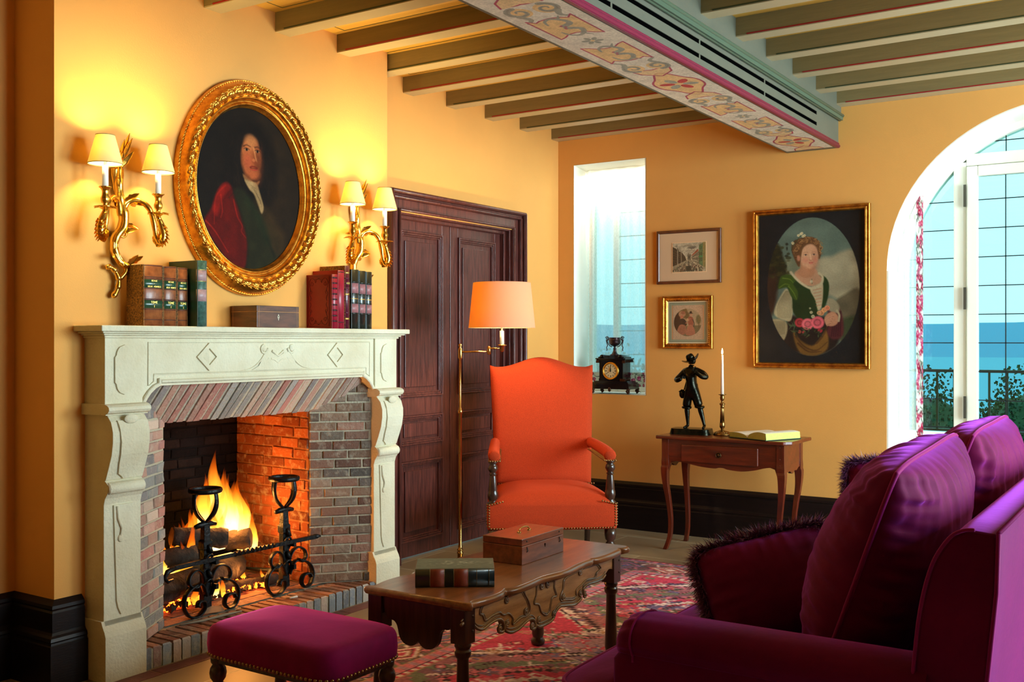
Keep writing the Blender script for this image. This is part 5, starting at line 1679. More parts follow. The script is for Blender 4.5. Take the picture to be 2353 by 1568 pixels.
# arms: roll over a flat side panel; the roll's front is gathered in pleats
def arm(y_out, s_, nm='arm'):
    prof = [(0.008, .07), (0.008, .30), (0.008, .50), (.004, .520), (-.004, .535), (-.012, .555), (-.004, .585), (.020, .606), (.055, .616), (.10, .616), (.145, .607), (.175, .585), (.190, .55), (.185, .50), (.180, .42), (.18, .07)]
    P = spline(prof, 4); k = len(P); m_ = MB(); vs = []
    xs_ = [(-1.300, .0), (-1.298, .35), (-1.290, .62), (-1.275, .84), (-1.252, .96), (-1.22, 1.0), (-1.0, 1.0), (-.75, 1.0), (-.50, 1.0)]
    for x, sc_ in xs_:
        for i, (o, z) in enumerate(P):
            cy_, cz_ = .09, min(z, .50)
            f_ = .25 + .75 * sc_ if z > .5 else (.80 + .20 * sc_)
            pl = 1 + .030 * sin(i * 1.15) * (1 if -1.29 < x < -1.24 and z > .5 else 0)
            yy = cy_ + (o - cy_) * f_ * pl; zz = z if z < .5 else .5 + (z - .5) * (.2 + .8 * sc_) * pl
            vs.append((x, y_out + s_ * yy, zz))
    n = len(xs_)
    m_.add(vs, [(q * k + i, q * k + i + 1, (q + 1) * k + i + 1, (q + 1) * k + i) for q in range(n - 1) for i in range(k - 1)] + [tuple(range(k - 1, -1, -1))], 0, True)
    a_ = obj(nm, m_, M_VEL, sofa, True)
    m_ = MB()
    m_.tube([(x, y_out + s_ * (.006), .535 - .004 * abs(x + .9)) for x in (-1.235, -1.15, -1.0, -.8, -.56)], .0035, 8)
    # vertical seam behind the gathered front
    m_.tube([(-1.236, y_out + s_ * o, z) for o, z in P[8:56]], .0032, 8)
    for q in range(5):
        a0 = .10 + q * .028
        m_.tube([(-1.285 + .008 * q, y_out + s_ * (.03 + q * .02), .505 + q * .006), (-1.27, y_out + s_ * (.012 + q * .030), .545 + q * .012), (-1.245, y_out + s_ * (.0 + q * .036), .575 + q * .009)], .0022, 6)
    obj('piping', m_, M_VELP, a_, True)
arm(SYN, 1); arm(SYF, -1)
# seat cushions (T-shaped at the ends), crowned
def pillow_box(x0, x1, y0, y1, z0, z1, crown, nm, seed=0, notch=None):
    m_ = MB(); nu, nv = 30, 30
    def rr_(u, v):
        U = u * 2 - 1; V = v * 2 - 1
        p = 9.0
        return U, V
    def pt(u, v, top):
        U, V = rr_(u, v)
        r_ = (abs(U) ** 12 + abs(V) ** 12) ** (1 / 12)
        mx_ = max(abs(U), abs(V), 1e-6); k = mx_ / max(r_, 1e-6)
        X_ = (x0 + x1) / 2 + (x1 - x0) / 2 * U * k; Y_ = (y0 + y1) / 2 + (y1 - y0) / 2 * V * k
        e = (1 - abs(U) ** 5) * (1 - abs(V) ** 5)
        z = (z1 - .0 + crown * e ** .6) if top else z0
        z += .006 * mn.noise((X_ * 9, Y_ * 5, seed)) * e if top else 0
        if notch:
            # pull the side back in front of the arm
            if (Y_ - notch[1]) * notch[2] < 0 and X_ > notch[0]:
                Y_ = notch[1]
        return (X_, Y_, z)
    m_.grid(lambda u, v: pt(u, v, True), nu, nv); m_.grid(lambda u, v: pt(u, v, False), nu, nv)
    loop = [(i / (nu - 1), 0) for i in range(nu)] + [(1, j / (nv - 1)) for j in range(1, nv)] + [(1 - i / (nu - 1), 1) for i in range(1, nu)] + [(0, 1 - j / (nv - 1)) for j in range(1, nv - 1)]
    A = [pt(u, v, True) for u, v in loop]; B = [pt(u, v, False) for u, v in loop]; k = len(loop)
    Mid = [(a[0] + (a[0] - (x0 + x1) / 2) * .008, a[1], (a[2] + b[2]) / 2) for a, b in zip(A, B)]
    m_.add(A + Mid + B, [(q * k + i, q * k + (i + 1) % k, (q + 1) * k + (i + 1) % k, (q + 1) * k + i) for q in range(2) for i in range(k)], 0, True)
    o = obj(nm, m_, M_VEL, None)
    pm = MB(); pm.tube([(a[0] - .001, a[1], a[2] + .001) for a in A], .0055, 8, closed=True); pm.tube([(a[0], a[1], a[2] - .001) for a in B], .0055, 8, closed=True)
    obj('piping', pm, M_VELP, o)
    return o
c1 = pillow_box(SXF, -.60, SYN + .02, 3.69, .275, .395, .045, 'seat_cushion', 1, notch=(-1.302, SYN + .195, 1))
tag(c1, 'plum velvet seat cushion at the near end of the sofa, lit purple on top', 'cushion', 'sofa seat cushions')
c2 = pillow_box(SXF, -.60, 3.70, SYF - .02, .275, .395, .045, 'seat_cushion', 2, notch=(-1.302, SYF - .195, -1))
tag(c2, 'plum velvet seat cushion at the far end of the sofa, behind the fringed pillow', 'cushion', 'sofa seat cushions')
# loose back cushions: pillows with a seam round their edge
def pillow(nm, label, M, W, H, T, seed, fringe=False, sag=.0, wrinkle=.012, cat='cushion', group=None, pipe=.0065, power=2.4):
    """M places local (u across, v up, w thickness)"""
    root = None
    m_ = MB(); nu = nv = 84
    def outline(U, V):
        # corners pulled out, sides slightly hollow
        k = 1 - .045 * (1 - V * V) * abs(U) ** 3
        k2 = 1 - .045 * (1 - U * U) * abs(V) ** 3
        kc = 1 - .09 * (abs(U) * abs(V)) ** 3.5
        return U * W / 2 * k * kc, V * H / 2 * k2 * kc
    def pt(u, v, s_):
        U = sin((u - .5) * pi); V = sin((v - .5) * pi)
        x, z = outline(U, V)
        e = max(0, (1 - abs(U) ** power)) ** .55 * max(0, (1 - abs(V) ** power)) ** .55
        # belly low
        e *= 1 + .22 * (-V) * (1 - abs(V))
        r = Vector((x * 3, z * 3, s_ * 2 + seed))
        edge = max(abs(U), abs(V)) ** 3
        wr = (mn.noise(Vector((x * 34, z * 7 + s_, seed))) * abs(V) ** 2 + mn.noise(Vector((x * 7, z * 34 + s_, seed + 4))) * abs(U) ** 2) * wrinkle * 1.1 + mn.noise(r) * wrinkle * .8
        d = T / 2 * e + wr * min(1, e * 2.5)
        z -= sag * (1 - abs(V)) * 0
        return M @ Vector((x, s_ * d, z))
    m_.grid(lambda u, v: pt(u, v, 1), nu, nv); m_.grid(lambda u, v: pt(u, v, -1), nu, nv)
    o = obj(nm, m_, M_VEL)
    tag(o, label, cat, group)
    md = o.modifiers.new('weld', 'WELD'); md.merge_threshold = .0015
    loop = [(i / 83, 0) for i in range(84)] + [(1, j / 83) for j in range(1, 84)] + [(1 - i / 83, 1) for i in range(1, 84)] + [(0, 1 - j / 83) for j in range(1, 83)]
    E_ = [pt(u, v, 0.0) for u, v in loop]
    if not fringe:
        pm = MB(); pm.tube(E_, pipe, 8, closed=True); obj('piping', pm, M_VELP, o)
    else:
        rr = random.Random(seed); fm = MB(); cen = M @ Vector((0, 0, 0)); N_ = (M.to_3x3() @ Vector((0, 1, 0))).normalized()
        k = len(E_)
        for i in range(k):
            a = E_[i]; b = E_[(i + 1) % k]; L_ = (b - a).length
            for q in range(max(1, int(L_ / .00016))):
                p = a.lerp(b, rr.random()); out = (p - cen); out -= N_ * out.dot(N_); out.normalize()
                dirv = (out * rr.uniform(.1, 1.1) - N_ * rr.uniform(-.5, 1.6) + Vector((rr.uniform(-.45, .45), rr.uniform(-.45, .45), rr.uniform(-1.1, .35)))).normalized()
                ln = rr.uniform(.028, .060); w_ = rr.uniform(.0008, .0018)
                sd = dirv.cross(Vector((rr.uniform(-1, 1), rr.uniform(-1, 1), 1))).normalized() * w_
                mid = p + dirv * ln * .55; tip = p + dirv * ln + Vector((rr.uniform(-.005, .005), rr.uniform(-.005, .005), -.008 * rr.random()))
                fm.add([p - sd, p + sd, mid + sd, mid - sd, tip], [(0, 1, 2, 3), (3, 2, 4)], 0, False)
        fo = obj('fringe', fm, mat('silky_fringe', (122, 62, 116), .34, var=.55, vscale=60, sheen=.5, sheen_col=(220, 150, 230), spec=.6), o, recalc=False)
        fo['kind'] = 'stuff'
        pm = MB(); pm.tube(E_, .008, 8, closed=True); obj('fringe_braid', pm, mat('fringe_braid', (70, 20, 60), .6), o)
    return o
def place(c, ux, vz, roll=0):
    """matrix: centre c, u direction, v direction"""
    u = Vector(ux).normalized(); v = Vector(vz).normalized(); v = (v - u * v.dot(u)).normalized(); w = u.cross(v) * -1
    return Matrix((( u.x, w.x, v.x, c[0]), (u.y, w.y, v.y, c[1]), (u.z, w.z, v.z, c[2]), (0, 0, 0, 1)))
pillow('back_cushion', 'large plump purple velvet back cushion at the near end of the sofa, seam facing out', place((-.715, 3.08, .755), (.02, 1, .06), (.36, 0, 1)), .78, .66, .36, 3, group=None, wrinkle=.022)
pillow('back_cushion', 'purple velvet back cushion at the far end of the sofa, behind the large near one', place((-.69, 4.02, .77), (.0, 1, .02), (.34, 0, 1)), .82, .64, .34, 5, wrinkle=.022)
pillow('throw_pillow', 'fringed dark purple throw pillow standing in front of the large back cushion', place((-1.125, 3.24, .560), (.86, .50, .25), (-.10, .40, 1)), .45, .34, .21, 7, fringe=True)
pillow('throw_pillow', 'small fringed throw pillow at the far arm of the sofa, only its tip showing', place((-1.08, 4.66, .655), (1, .1, .05), (-.05, .25, 1)), .40, .36, .15, 9, fringe=True)
# small black table beyond the sofa
st_ = thing('occasional_table', 'small black side table beyond the far arm of the sofa', 'table', (-1.22, 5.72, 0))
m_ = MB(); m_.box((-1.43, 5.52, .635), (-1.0, 5.93, .66)); obj('tabletop', m_, mat('black_lacquer', (24, 22, 24), .3), st_, True, bevel=.004)
for lx in (-1.40, -1.03):
    for ly in (5.55, 5.90):
        m_ = MB(); m_.box((lx - .018, ly - .018, 0), (lx + .018, ly + .018, .636)); obj('leg', m_, MATS['black_lacquer'], st_, True)
# ================================================================== SMALLER THINGS
# ---- sconces
M_SHADE = cloth_translucent('sconce_shade_silk', (255, 248, 224), 0.66, sss=(255, 240, 180))
M_SHRIM = mat('shade_trim', (150, 132, 78), .6)
M_SLEEVE = mat('white_candle_sleeve', (252, 246, 232), .5, emit=.18, emit_col=(255, 236, 190))
def leafy(mb, base, d, up, L_, w_, curl=.4, mi=0):
    """a pointed acanthus leaf: a ribbed curved blade"""
    d = Vector(d).normalized(); up = Vector(up).normalized(); s_ = d.cross(up).normalized(); n = 7; vs = []; B = Vector(base)
    for i in range(n + 1):
        t = i / n; c = B + d * L_ * t + up * (curl * L_ * t * t); ww = w_ * sin(pi * (t * .85 + .12)) * (1 + .18 * sin(t * 18))
        vs += [c - s_ * ww + up * ww * .35, c - s_ * ww * .5 - up * .001, c + up * ww * .25, c + s_ * ww * .5 - up * .001, c + s_ * ww + up * ww * .35]
    mb.add(vs, [(5 * i + j, 5 * i + j + 1, 5 * i + 6 + j, 5 * i + 5 + j) for i in range(n) for j in range(4)], mi, True)
def make_sconce(y0, label):
    t = thing('wall_sconce', label, 'wall sconce', (XB, y0, 0), 0, None)
    # local: x out from wall, y along wall, z up (absolute heights)
    m_ = MB()
    body = spline([(.022, 0, 2.07), (.028, -.004, 2.02), (.030, -.004, 1.97), (.034, 0, 1.92), (.040, .012, 1.87), (.036, .010, 1.82), (.028, -.018, 1.775), (.026, -.024, 1.73), (.030, -.006, 1.685), (.032, .022, 1.66), (.030, .036, 1.665)], 6)
    k = len(body); m_.tube(body, [.024 - .014 * abs(i / k - .42) * 1.3 + .0015 * sin(i * .9) for i in range(k)], 14, flat=.85, up=(1, 0, 0))
    for off in (-.008, .008):
        m_.tube([(x + .010, y + off, z) for x, y, z in body[6:-6]], .006, 8)
    m_.tube(spline([(.022, -.004, 2.06), (.020, -.002, 2.02), (.020, 0, 1.96)], 5), [.030, .030, .030, .030, .030, .028, .026, .024, .022, .020, .018], 10, flat=.45, up=(0, 1, 0))
    low = spline([(.030, .028, 1.668), (.032, .030, 1.64), (.028, .012, 1.615), (.026, -.006, 1.60)], 5)
    m_.tube(low, .010, 8)
    low = spline([(.024, -.060, 1.650), (.026, -.040, 1.652), (.028, -.018, 1.635), (.030, -.004, 1.60), (.028, -.008, 1.565), (.024, -.020, 1.540)], 6)
    m_.tube(low, [.008, .009, .010, .011, .012, .013] * 5 + [.014] * (len(low) - 30), 10)
    m_.ball((.024, -.022, 1.538), .013, 10)
    for a, L_ in ((-.5, .07), (-.15, .11), (.15, .12), (.5, .08), (0, .135)):
        leafy(m_, (.03, 0, 2.06), (.15, sin(a), cos(a)), (1, 0, .1), L_, .013, .35)
    for y_, z_, dy, dz in ((.02, 1.93, .8, .5), (-.02, 1.90, -.8, .4), (.02, 1.84, .8, -.7), (-.02, 1.70, -.9, -.3), (.04, 1.67, .9, .6), (.03, 1.66, .6, .9), (.0, 1.80, .9, .1)):
        leafy(m_, (.035, y_, z_), (.5, dy, dz), (1, 0, .3), .055, .012, .3)
    m_.tube([(.03, p, q) for p, q in spiral(.018, 1.795, .022, .005, 2.2, 1.2, 20)], .005, 8)
    obj('backplate', m_, M_GOLD, t)
    for s_ in (-1, 1):
        cy_, cx_ = s_ * .126, .113
        ar = thing_part('arm', t)
        m_ = MB()
        P = spline([(.040, s_ * .006, 1.865), (.050, s_ * .020, 1.915), (.068, s_ * .058, 1.932), (.090, s_ * .095, 1.905), (.100, s_ * .112, 1.850), (.104, s_ * .122, 1.790), (.110, s_ * .140, 1.765), (.116, s_ * .150, 1.790), (.114, s_ * .140, 1.835), (cx_, cy_, 1.868)], 6)
        k = len(P); m_.tube(P, [.0105 - .003 * i / k + .0025 * abs(sin(i * .45)) for i in range(k)], 10)
        # foliate swelling where the arm turns up into the pan
        for q in range(9):
            i = k - 22 + 2 * q; p = Vector(P[max(i, 6)]); tn = (Vector(P[max(i, 6) + 1]) - p).normalized()
            for sd in (-1, 1):
                leafy(m_, p + Vector((sd * .006, 0, 0)), tn * -1 + Vector((sd * .35, s_ * .25, -.1)), Vector((sd * .7, s_ * .7, .1)), .028, .015, .30)
        m_.tube([P[i] for i in range(k - 24, k - 2)], [.010 + .008 * sin(pi * j / 21) for j in range(22)], 12)
        for sd in (-1, 1):
            leafy(m_, P[9], (sd * .3, s_ * .7, -.6), (sd * .5, 0, .6), .06, .013, .45)
        m_ = m_; ao = obj('arm', m_, M_GOLD, t)
        m_ = MB()
        m_.lathe([(.006, 1.862), (.012, 1.872), (.026, 1.880), (.034, 1.884), (.030, 1.886), (.010, 1.884), (.009, 1.895), (.017, 1.905), (.019, 1.918), (.014, 1.930), (.013, 1.945), (.018, 1.955), (.026, 1.960), (.027, 1.963), (.012, 1.964)], (cx_, cy_, 0), 20, flute=6, fdepth=.18)
        for q in range(6):
            a = 2 * pi * q / 6 + .4; leafy(m_, (cx_ + .016 * cos(a), cy_ + .016 * sin(a), 1.880), (cos(a), sin(a), .25), (0, 0, 1), .034, .010, -.25)
        obj('drip_pan', m_, M_GOLD, ao)
        m_ = MB(); m_.lathe([(.012, 1.962), (.0118, 2.045), (.006, 2.048), (.006, 2.07)], (cx_, cy_, 0), 16); obj('candle_sleeve', m_, M_SLEEVE, t)
        m_ = MB(); n = 36
        m_.add([(cx_ + r_ * cos(2 * pi * j / n), cy_ + r_ * sin(2 * pi * j / n), z) for r_, z in ((.0655, 2.052), (.065, 2.058), (.0365, 2.164), (.036, 2.168)) for j in range(n)],
               [(i * n + j, i * n + (j + 1) % n, (i + 1) * n + (j + 1) % n, (i + 1) * n + j) for i in range(3) for j in range(n)], 0, True)
        so = obj('lamp_shade', m_, M_SHADE, t, solid=.0012)
        m_ = MB(); m_.tube([(cx_ + .066 * cos(2 * pi * j / n), cy_ + .066 * sin(2 * pi * j / n), 2.053) for j in range(n)], .0016, 6, closed=True); obj('shade_trim', m_, M_SHRIM, so); m_ = MB()
        m_.tube([(cx_ + .0365 * cos(2 * pi * j / n), cy_ + .0365 * sin(2 * pi * j / n), 2.167) for j in range(n)], .0014, 6, closed=True)
        obj('shade_trim', m_, M_SHRIM, so)
        m_ = MB(); m_.lathe([(.001, 2.068), (.010, 2.075), (.013, 2.09), (.008, 2.11), (.001, 2.122)], (cx_, cy_, 0), 12); obj('bulb', m_, emission('sconce_bulb', (255, 224, 140), 40), t)
        point_light('sconce_light', (cx_, cy_, 2.135), 17, (1.0, .74, .26), .02, t)
    return t
def thing_part(n, t):
    return None
make_sconce(2.684, 'gilt bronze two-light wall sconce beside the brown leather books')
make_sconce(4.135, 'gilt bronze two-light wall sconce above the red and black books')

# ---- books
def text_bars(mb, x, y0, y1, zc, h_, n, rr, mi, rows=1, nx=(1, 0)):
    pass
M_PAGES = mat('page_edges', (214, 190, 142), .8, var=.15, vscale=40, stretch=(1, 30, 1))
M_GILT = mat('gilt_lettering', (232, 200, 110), .35, .9)
def book(label, y0, y1, h_, d_, cover, spine, bands=(), labels=(), x_front=-3.625, rz=0, group=None, boards=None, lean=0.0, nm='book', raised=True, text=True):
    """upright book on the shelf; the spine faces the room (+x), y0..y1 is its thickness"""
    t = thing(nm, label, 'book', (x_front, (y0 + y1) / 2, 1.4125), rz, group); w = (y1 - y0)
    hw = w / 2
    m_ = MB(); e = .003
    m_.box((-d_, -hw + e, .004), (-.008, hw - e, h_ - .004)); obj('pages', m_, M_PAGES, t)
    m_ = MB(); m_.box((-d_ - .003, -hw, 0), (-.004, -hw + .0035, h_)); m_.box((-d_ - .003, hw - .0035, 0), (-.004, hw, h_)); obj('cover', m_, cover, t, bevel=.001)
    # rounded spine
    m_ = MB(); n = 10; vs = []
    for z in (0, h_):
        for i in range(n + 1):
            a = -pi / 2 + pi * i / n; vs.append((-.010 + .012 * cos(a), hw * 1.01 * sin(a), z))
    m_.add(vs, [(i, i + 1, n + 2 + i, n + 1 + i) for i in range(n)] + [tuple(range(n + 1)), tuple(range(2 * n + 1, n, -1))], 0, True)
    def band(z0, z1, k, mi):
        vs = []
        for z in (z0, z1):
            for i in range(n + 1):
                a = -pi / 2 + pi * i / n; vs.append((-.010 + (.012 + k) * cos(a), (hw * 1.01 + k * .6) * sin(a), z))
        for z in (z0, z1):
            for i in range(n + 1):
                a = -pi / 2 + pi * i / n; vs.append((-.010 + .0115 * cos(a), hw * sin(a), z))
        q = n + 1
        m_.add(vs, [(i, i + 1, q + i + 1, q + i) for i in range(n)] + [(i, 2 * q + i, 2 * q + i + 1, i + 1) for i in range(n)] + [(q + i, q + i + 1, 3 * q + i + 1, 3 * q + i) for i in range(n)], mi, True)
    mats = [spine]
    for (a, b, k, mm) in bands:
        if mm not in mats:
            mats.append(mm)
        band(a * h_, b * h_, k, mats.index(mm))
    for (a, b, mm, rows) in labels:
        if mm not in mats:
            mats.append(mm)
        band(a * h_, b * h_, .0006, mats.index(mm))
    so = obj('spine', m_, mats, t)
    if text and labels:
        tm = MB(); rr = random.Random(int(y0 * 1000))
        for (a, b, mm, rows) in labels:
            hh = (b - a) * h_
            for r_ in range(len(rows)):
                zc = a * h_ + hh * (1 - (r_ + .5) / len(rows))
                tx = rows[r_]
                put_text(tm, tx, (.0036, 0, zc), min(hh / len(rows) * .5, .0085), (0, 1, 0), (0, 0, 1), maxw=w * .72)
        if tm.v:
            obj('lettering', tm, M_GILT, so)
    return t
# a stroke alphabet (the few capitals and figures that the labels need), drawn as thin raised bars
GL = {'A': [((0, 0), (.5, 1)), ((.5, 1), (1, 0)), ((.2, .4), (.8, .4))], 'D': [((0, 0), (0, 1)), ((0, 1), (.7, .9)), ((.7, .9), (1, .5)), ((1, .5), (.7, .1)), ((.7, .1), (0, 0))], 'E': [((0, 0), (0, 1)), ((0, 1), (1, 1)), ((0, .5), (.8, .5)), ((0, 0), (1, 0))],
      'I': [((.5, 0), (.5, 1))], 'L': [((0, 1), (0, 0)), ((0, 0), (1, 0))], 'M': [((0, 0), (0, 1)), ((0, 1), (.5, .4)), ((.5, .4), (1, 1)), ((1, 1), (1, 0))], 'N': [((0, 0), (0, 1)), ((0, 1), (1, 0)), ((1, 0), (1, 1))],
      'O': [((0, .1), (0, .9)), ((0, .9), (.5, 1)), ((.5, 1), (1, .9)), ((1, .9), (1, .1)), ((1, .1), (.5, 0)), ((.5, 0), (0, .1))], 'R': [((0, 0), (0, 1)), ((0, 1), (1, .9)), ((1, .9), (1, .6)), ((1, .6), (0, .5)), ((.4, .5), (1, 0))],
      'S': [((1, .9), (.5, 1)), ((.5, 1), (0, .8)), ((0, .8), (1, .3)), ((1, .3), (.5, 0)), ((.5, 0), (0, .1))], 'T': [((0, 1), (1, 1)), ((.5, 1), (.5, 0))], 'U': [((0, 1), (0, .1)), ((0, .1), (1, .1)), ((1, .1), (1, 1))], 'V': [((0, 1), (.5, 0)), ((.5, 0), (1, 1))],
      'X': [((0, 0), (1, 1)), ((0, 1), (1, 0))], '-': [((.1, .5), (.9, .5))], ' ': []}
def put_text(mb, s_, c, size, ax_, up, maxw=None, wgt=.12):
    A = Vector(ax_); U = Vector(up); N_ = A.cross(U).normalized(); C_ = Vector(c); adv = size * 1.0; k = .66
    if maxw and len(s_) * adv > maxw:
        adv = maxw / len(s_)
    cw = adv * k
    x0 = -len(s_) * adv / 2
    for i, ch in enumerate(s_):
        for (p, q) in GL.get(ch, []):
            a = C_ + A * (x0 + i * adv + p[0] * cw) + U * ((p[1] - .5) * size); b = C_ + A * (x0 + i * adv + q[0] * cw) + U * ((q[1] - .5) * size)
            d = (b - a); L_ = d.length
            if L_ < 1e-7:
                continue
            d.normalize(); sd = d.cross(N_).normalized() * size * wgt / 2
            mb.add([a - sd, b - sd, b + sd, a + sd, a - sd + N_ * .0005, b - sd + N_ * .0005, b + sd + N_ * .0005, a + sd + N_ * .0005], [(4, 5, 6, 7), (0, 1, 5, 4), (1, 2, 6, 5), (2, 3, 7, 6), (3, 0, 4, 7)])
M_CALF = mat('brown_calf', (158, 90, 50), .38, col2=(112, 58, 32), vscale=30, bump=.1, coat=.2)
M_CALFD = mat('dark_calf_band', (70, 30, 20), .45)
M_GRNL = mat('green_title_label', (34, 70, 48), .3, coat=.3)
M_MARB = mat('marbled_paper', (44, 30, 18), .6, col2=(176, 118, 44), vscale=150, detail=3)
M_DKGR = mat('dark_green_leather', (22, 52, 38), .4, var=.3, vscale=40, coat=.3)
M_SILV = mat('pale_spine_label', (176, 140, 140), .4, var=.2, vscale=60)
M_GRSP = mat('mottled_green_spine', (74, 116, 104), .35, col2=(34, 66, 60), vscale=60, coat=.4)
bb = lambda zs, k=.0012, mm=M_CALFD: [(z - .006, z + .006, k, mm) for z in zs]
lab3 = [(.62, .76, M_GRNL, ['REVUE', '-', 'DEUX MONDES']), (.285, .42, M_GRNL, ['TOME', 'I'])]
gb = 'brown leather volumes on the mantel'
book('brown leather-spined book with marbled board facing out, outermost of its row', 2.722, 2.818, .252, .112, M_MARB, M_CALF, bb([.985, .80, .775, .61, .44, .425, .27, .10]), lab3, group=gb, x_front=-3.582)
book('brown leather book in the middle of the three volumes with green labels', 2.820, 2.887, .250, .112, M_MARB, M_CALF, bb([.985, .80, .775, .61, .44, .425, .27, .10]), lab3, group=gb, x_front=-3.582)
book('brown leather book with green labels standing against the tall green one', 2.890, 2.945, .248, .112, M_MARB, M_CALF, bb([.985, .80, .775, .61, .44, .425, .27, .10]), lab3, group=gb, x_front=-3.582)
book('tall dark green book with mottled spine at the inner end of its row', 2.951, 3.002, .281, .185, M_DKGR, M_GRSP, [(.855, .862, .0006, M_GILT), (.68, .687, .0006, M_GILT)], [(.69, .85, M_SILV, ['', 'I', '']), (.38, .56, M_SILV, ['', 'I'])], text=False, x_front=-3.528)
# right-hand row
M_REDC = mat('red_cloth_cover', (168, 8, 14), .45, var=.1, vscale=30, coat=.15)
M_REDC2 = mat('crimson_cloth', (150, 16, 44), .42, coat=.3)
M_BURG = mat('burgundy_leather', (84, 18, 40), .32, coat=.4)
M_BLKL = mat('black_green_leather', (26, 34, 30), .28, var=.3, vscale=40, coat=.5)
M_PINK = mat('worn_pink_label', (168, 110, 112), .4, var=.25, vscale=80)
M_STAMP = mat('black_stamping', (52, 6, 12), .5)
rb = book('red cloth book with black stamped border on its front board', 3.792, 3.831, .268, .175, M_REDC, M_REDC2, [(.1 * i + .02, .1 * i + .05, .0006, M_STAMP) for i in range(1, 10)], x_front=-3.543)
# stamped border ornament on the near board
m_ = MB(); yb_ = -.0200
def st(P, w=.0012):
    m_.tube([(x, yb_, z) for x, z in P], w, 5, flat=.4, up=(0, 1, 0))
for ins in (.008, .012):
    st([(-.176 + ins, ins), (-.012 - ins, ins), (-.012 - ins, .268 - ins), (-.176 + ins, .268 - ins), (-.176 + ins, ins)], .0007)
for sx_ in (0, 1):
    for sz_ in (0, 1):
        def q(x, z):
            xx = -.170 + x if not sx_ else -.019 - x
            return (xx, .006 + z if not sz_ else .262 - z)
        st([q(*p) for p in spline([(.02, .05), (.012, .035), (.02, .018), (.035, .012), (.05, .02), (.065, .018), (.078, .012)], 4)], .0013)
        st([q(*p) for p in spline([(.014, .05), (.022, .07), (.014, .09), (.024, .11), (.018, .125)], 4)], .0012)
        st([q(*p) for p in spline([(.03, .03), (.04, .04), (.03, .05), (.024, .04), (.03, .03)], 3)], .001)
        st([q(*p) for p in ((.022, .07), (.03, .08), (.024, .09))], .001); st([q(*p) for p in ((.05, .02), (.055, .035), (.062, .024))], .001)
obj('stamped_border', m_, M_STAMP, rb)
book('crimson book behind the red stamped one, a little taller', 3.835, 3.880, .290, .172, M_REDC, M_REDC2, [(.96, .975, .0006, M_STAMP), (.1, .115, .0006, M_STAMP)], x_front=-3.544)
book('slim burgundy leather book with gilt flowers, tallest of its row', 3.887, 3.922, .316, .172, M_MARB, M_BURG, bb([.80, .62, .44, .25], .0022, M_BURG) + [(.87, .90, .0008, M_GILT), (.53, .56, .0008, M_GILT), (.14, .17, .0008, M_GILT)], [(.66, .78, M_BURG, ['NATURE'])], x_front=-3.546)
gk = 'black leather volumes on the mantel'
lbk = [(.60, .77, M_PINK, ['', '', '']), (.27, .42, M_PINK, ['', ''])]
book('black leather book with worn pink labels, next to the burgundy one', 3.937, 3.992, .300, .17, M_BLKL, M_BLKL, bb([.79, .585, .435, .255], .0028, M_BLKL) + [(.50, .515, .0008, M_GILT)], lbk, group=gk, text=False, x_front=-3.546)
book('middle book of the three black leather volumes with pink labels', 3.997, 4.046, .296, .17, M_BLKL, M_BLKL, bb([.79, .585, .435, .255], .0028, M_BLKL) + [(.50, .515, .0008, M_GILT)], lbk, group=gk, text=False, x_front=-3.546)
book('black leather book with worn foot at the outer end, under the sconce', 4.050, 4.092, .294, .17, M_BLKL, M_BLKL, bb([.79, .585, .435, .255], .0028, M_BLKL) + [(.50, .515, .0008, M_GILT)], lbk, group=gk, text=False, x_front=-3.546)
# marbled slim volume seen behind the red ones
# ---- rosewood box on the mantel
M_ROSE = mat('rosewood', (112, 62, 44), .32, col2=(60, 30, 24), vscale=7, stretch=(1, 1.2, 5), coat=.5)
bx = thing('wooden_box', 'rosewood box with inlaid lines and a keyhole on the mantel shelf', 'box', (-3.63, 3.43, 1.4125))
X0b, X1b, Y0b, Y1b = -3.712, -3.542, 3.296, 3.560
m_ = MB(); m_.box((X0b, Y0b, 1.4125), (X1b, Y1b, 1.484)); bxo = obj('body', m_, M_ROSE, bx, True, bevel=.0015)
m_ = MB(); m_.box((X0b, Y0b, 1.4855), (X1b, Y1b, 1.512)); obj('lid', m_, M_ROSE, bx, True, bevel=.0015)
M_INL = mat('inlay_line', (196, 140, 92), .4)
m_ = MB()
for y in (Y0b + .012, Y1b - .012):
    m_.box((X1b, y - .0006, 1.414), (X1b + .0004, y + .0006, 1.511))
m_.box((X1b, Y0b + .002, 1.4835), (X1b + .0005, Y1b - .002, 1.4855)); m_.box((X0b + .002, Y0b - .0005, 1.4835), (X1b, Y0b, 1.4855))
m_.box((X0b + .012, Y0b - .0005, 1.414), (X0b + .013, Y0b, 1.511))
obj('inlay', m_, M_INL, bxo, True)
m_ = MB(); m_.extrude([(3.428, 1.475), (3.434, 1.462), (3.428, 1.444), (3.422, 1.462)], X1b, X1b + .001, 'yz'); obj('escutcheon', m_, mat('bone', (232, 220, 196), .4), bxo, True)
m_ = MB(); m_.ball((X1b + .001, 3.428, 1.464), .003, 8, 0, (.4, 1, 1)); m_.box((X1b, 3.4272, 1.452), (X1b + .0018, 3.4288, 1.464)); obj('keyhole', m_, M_BLACK, bxo, True)

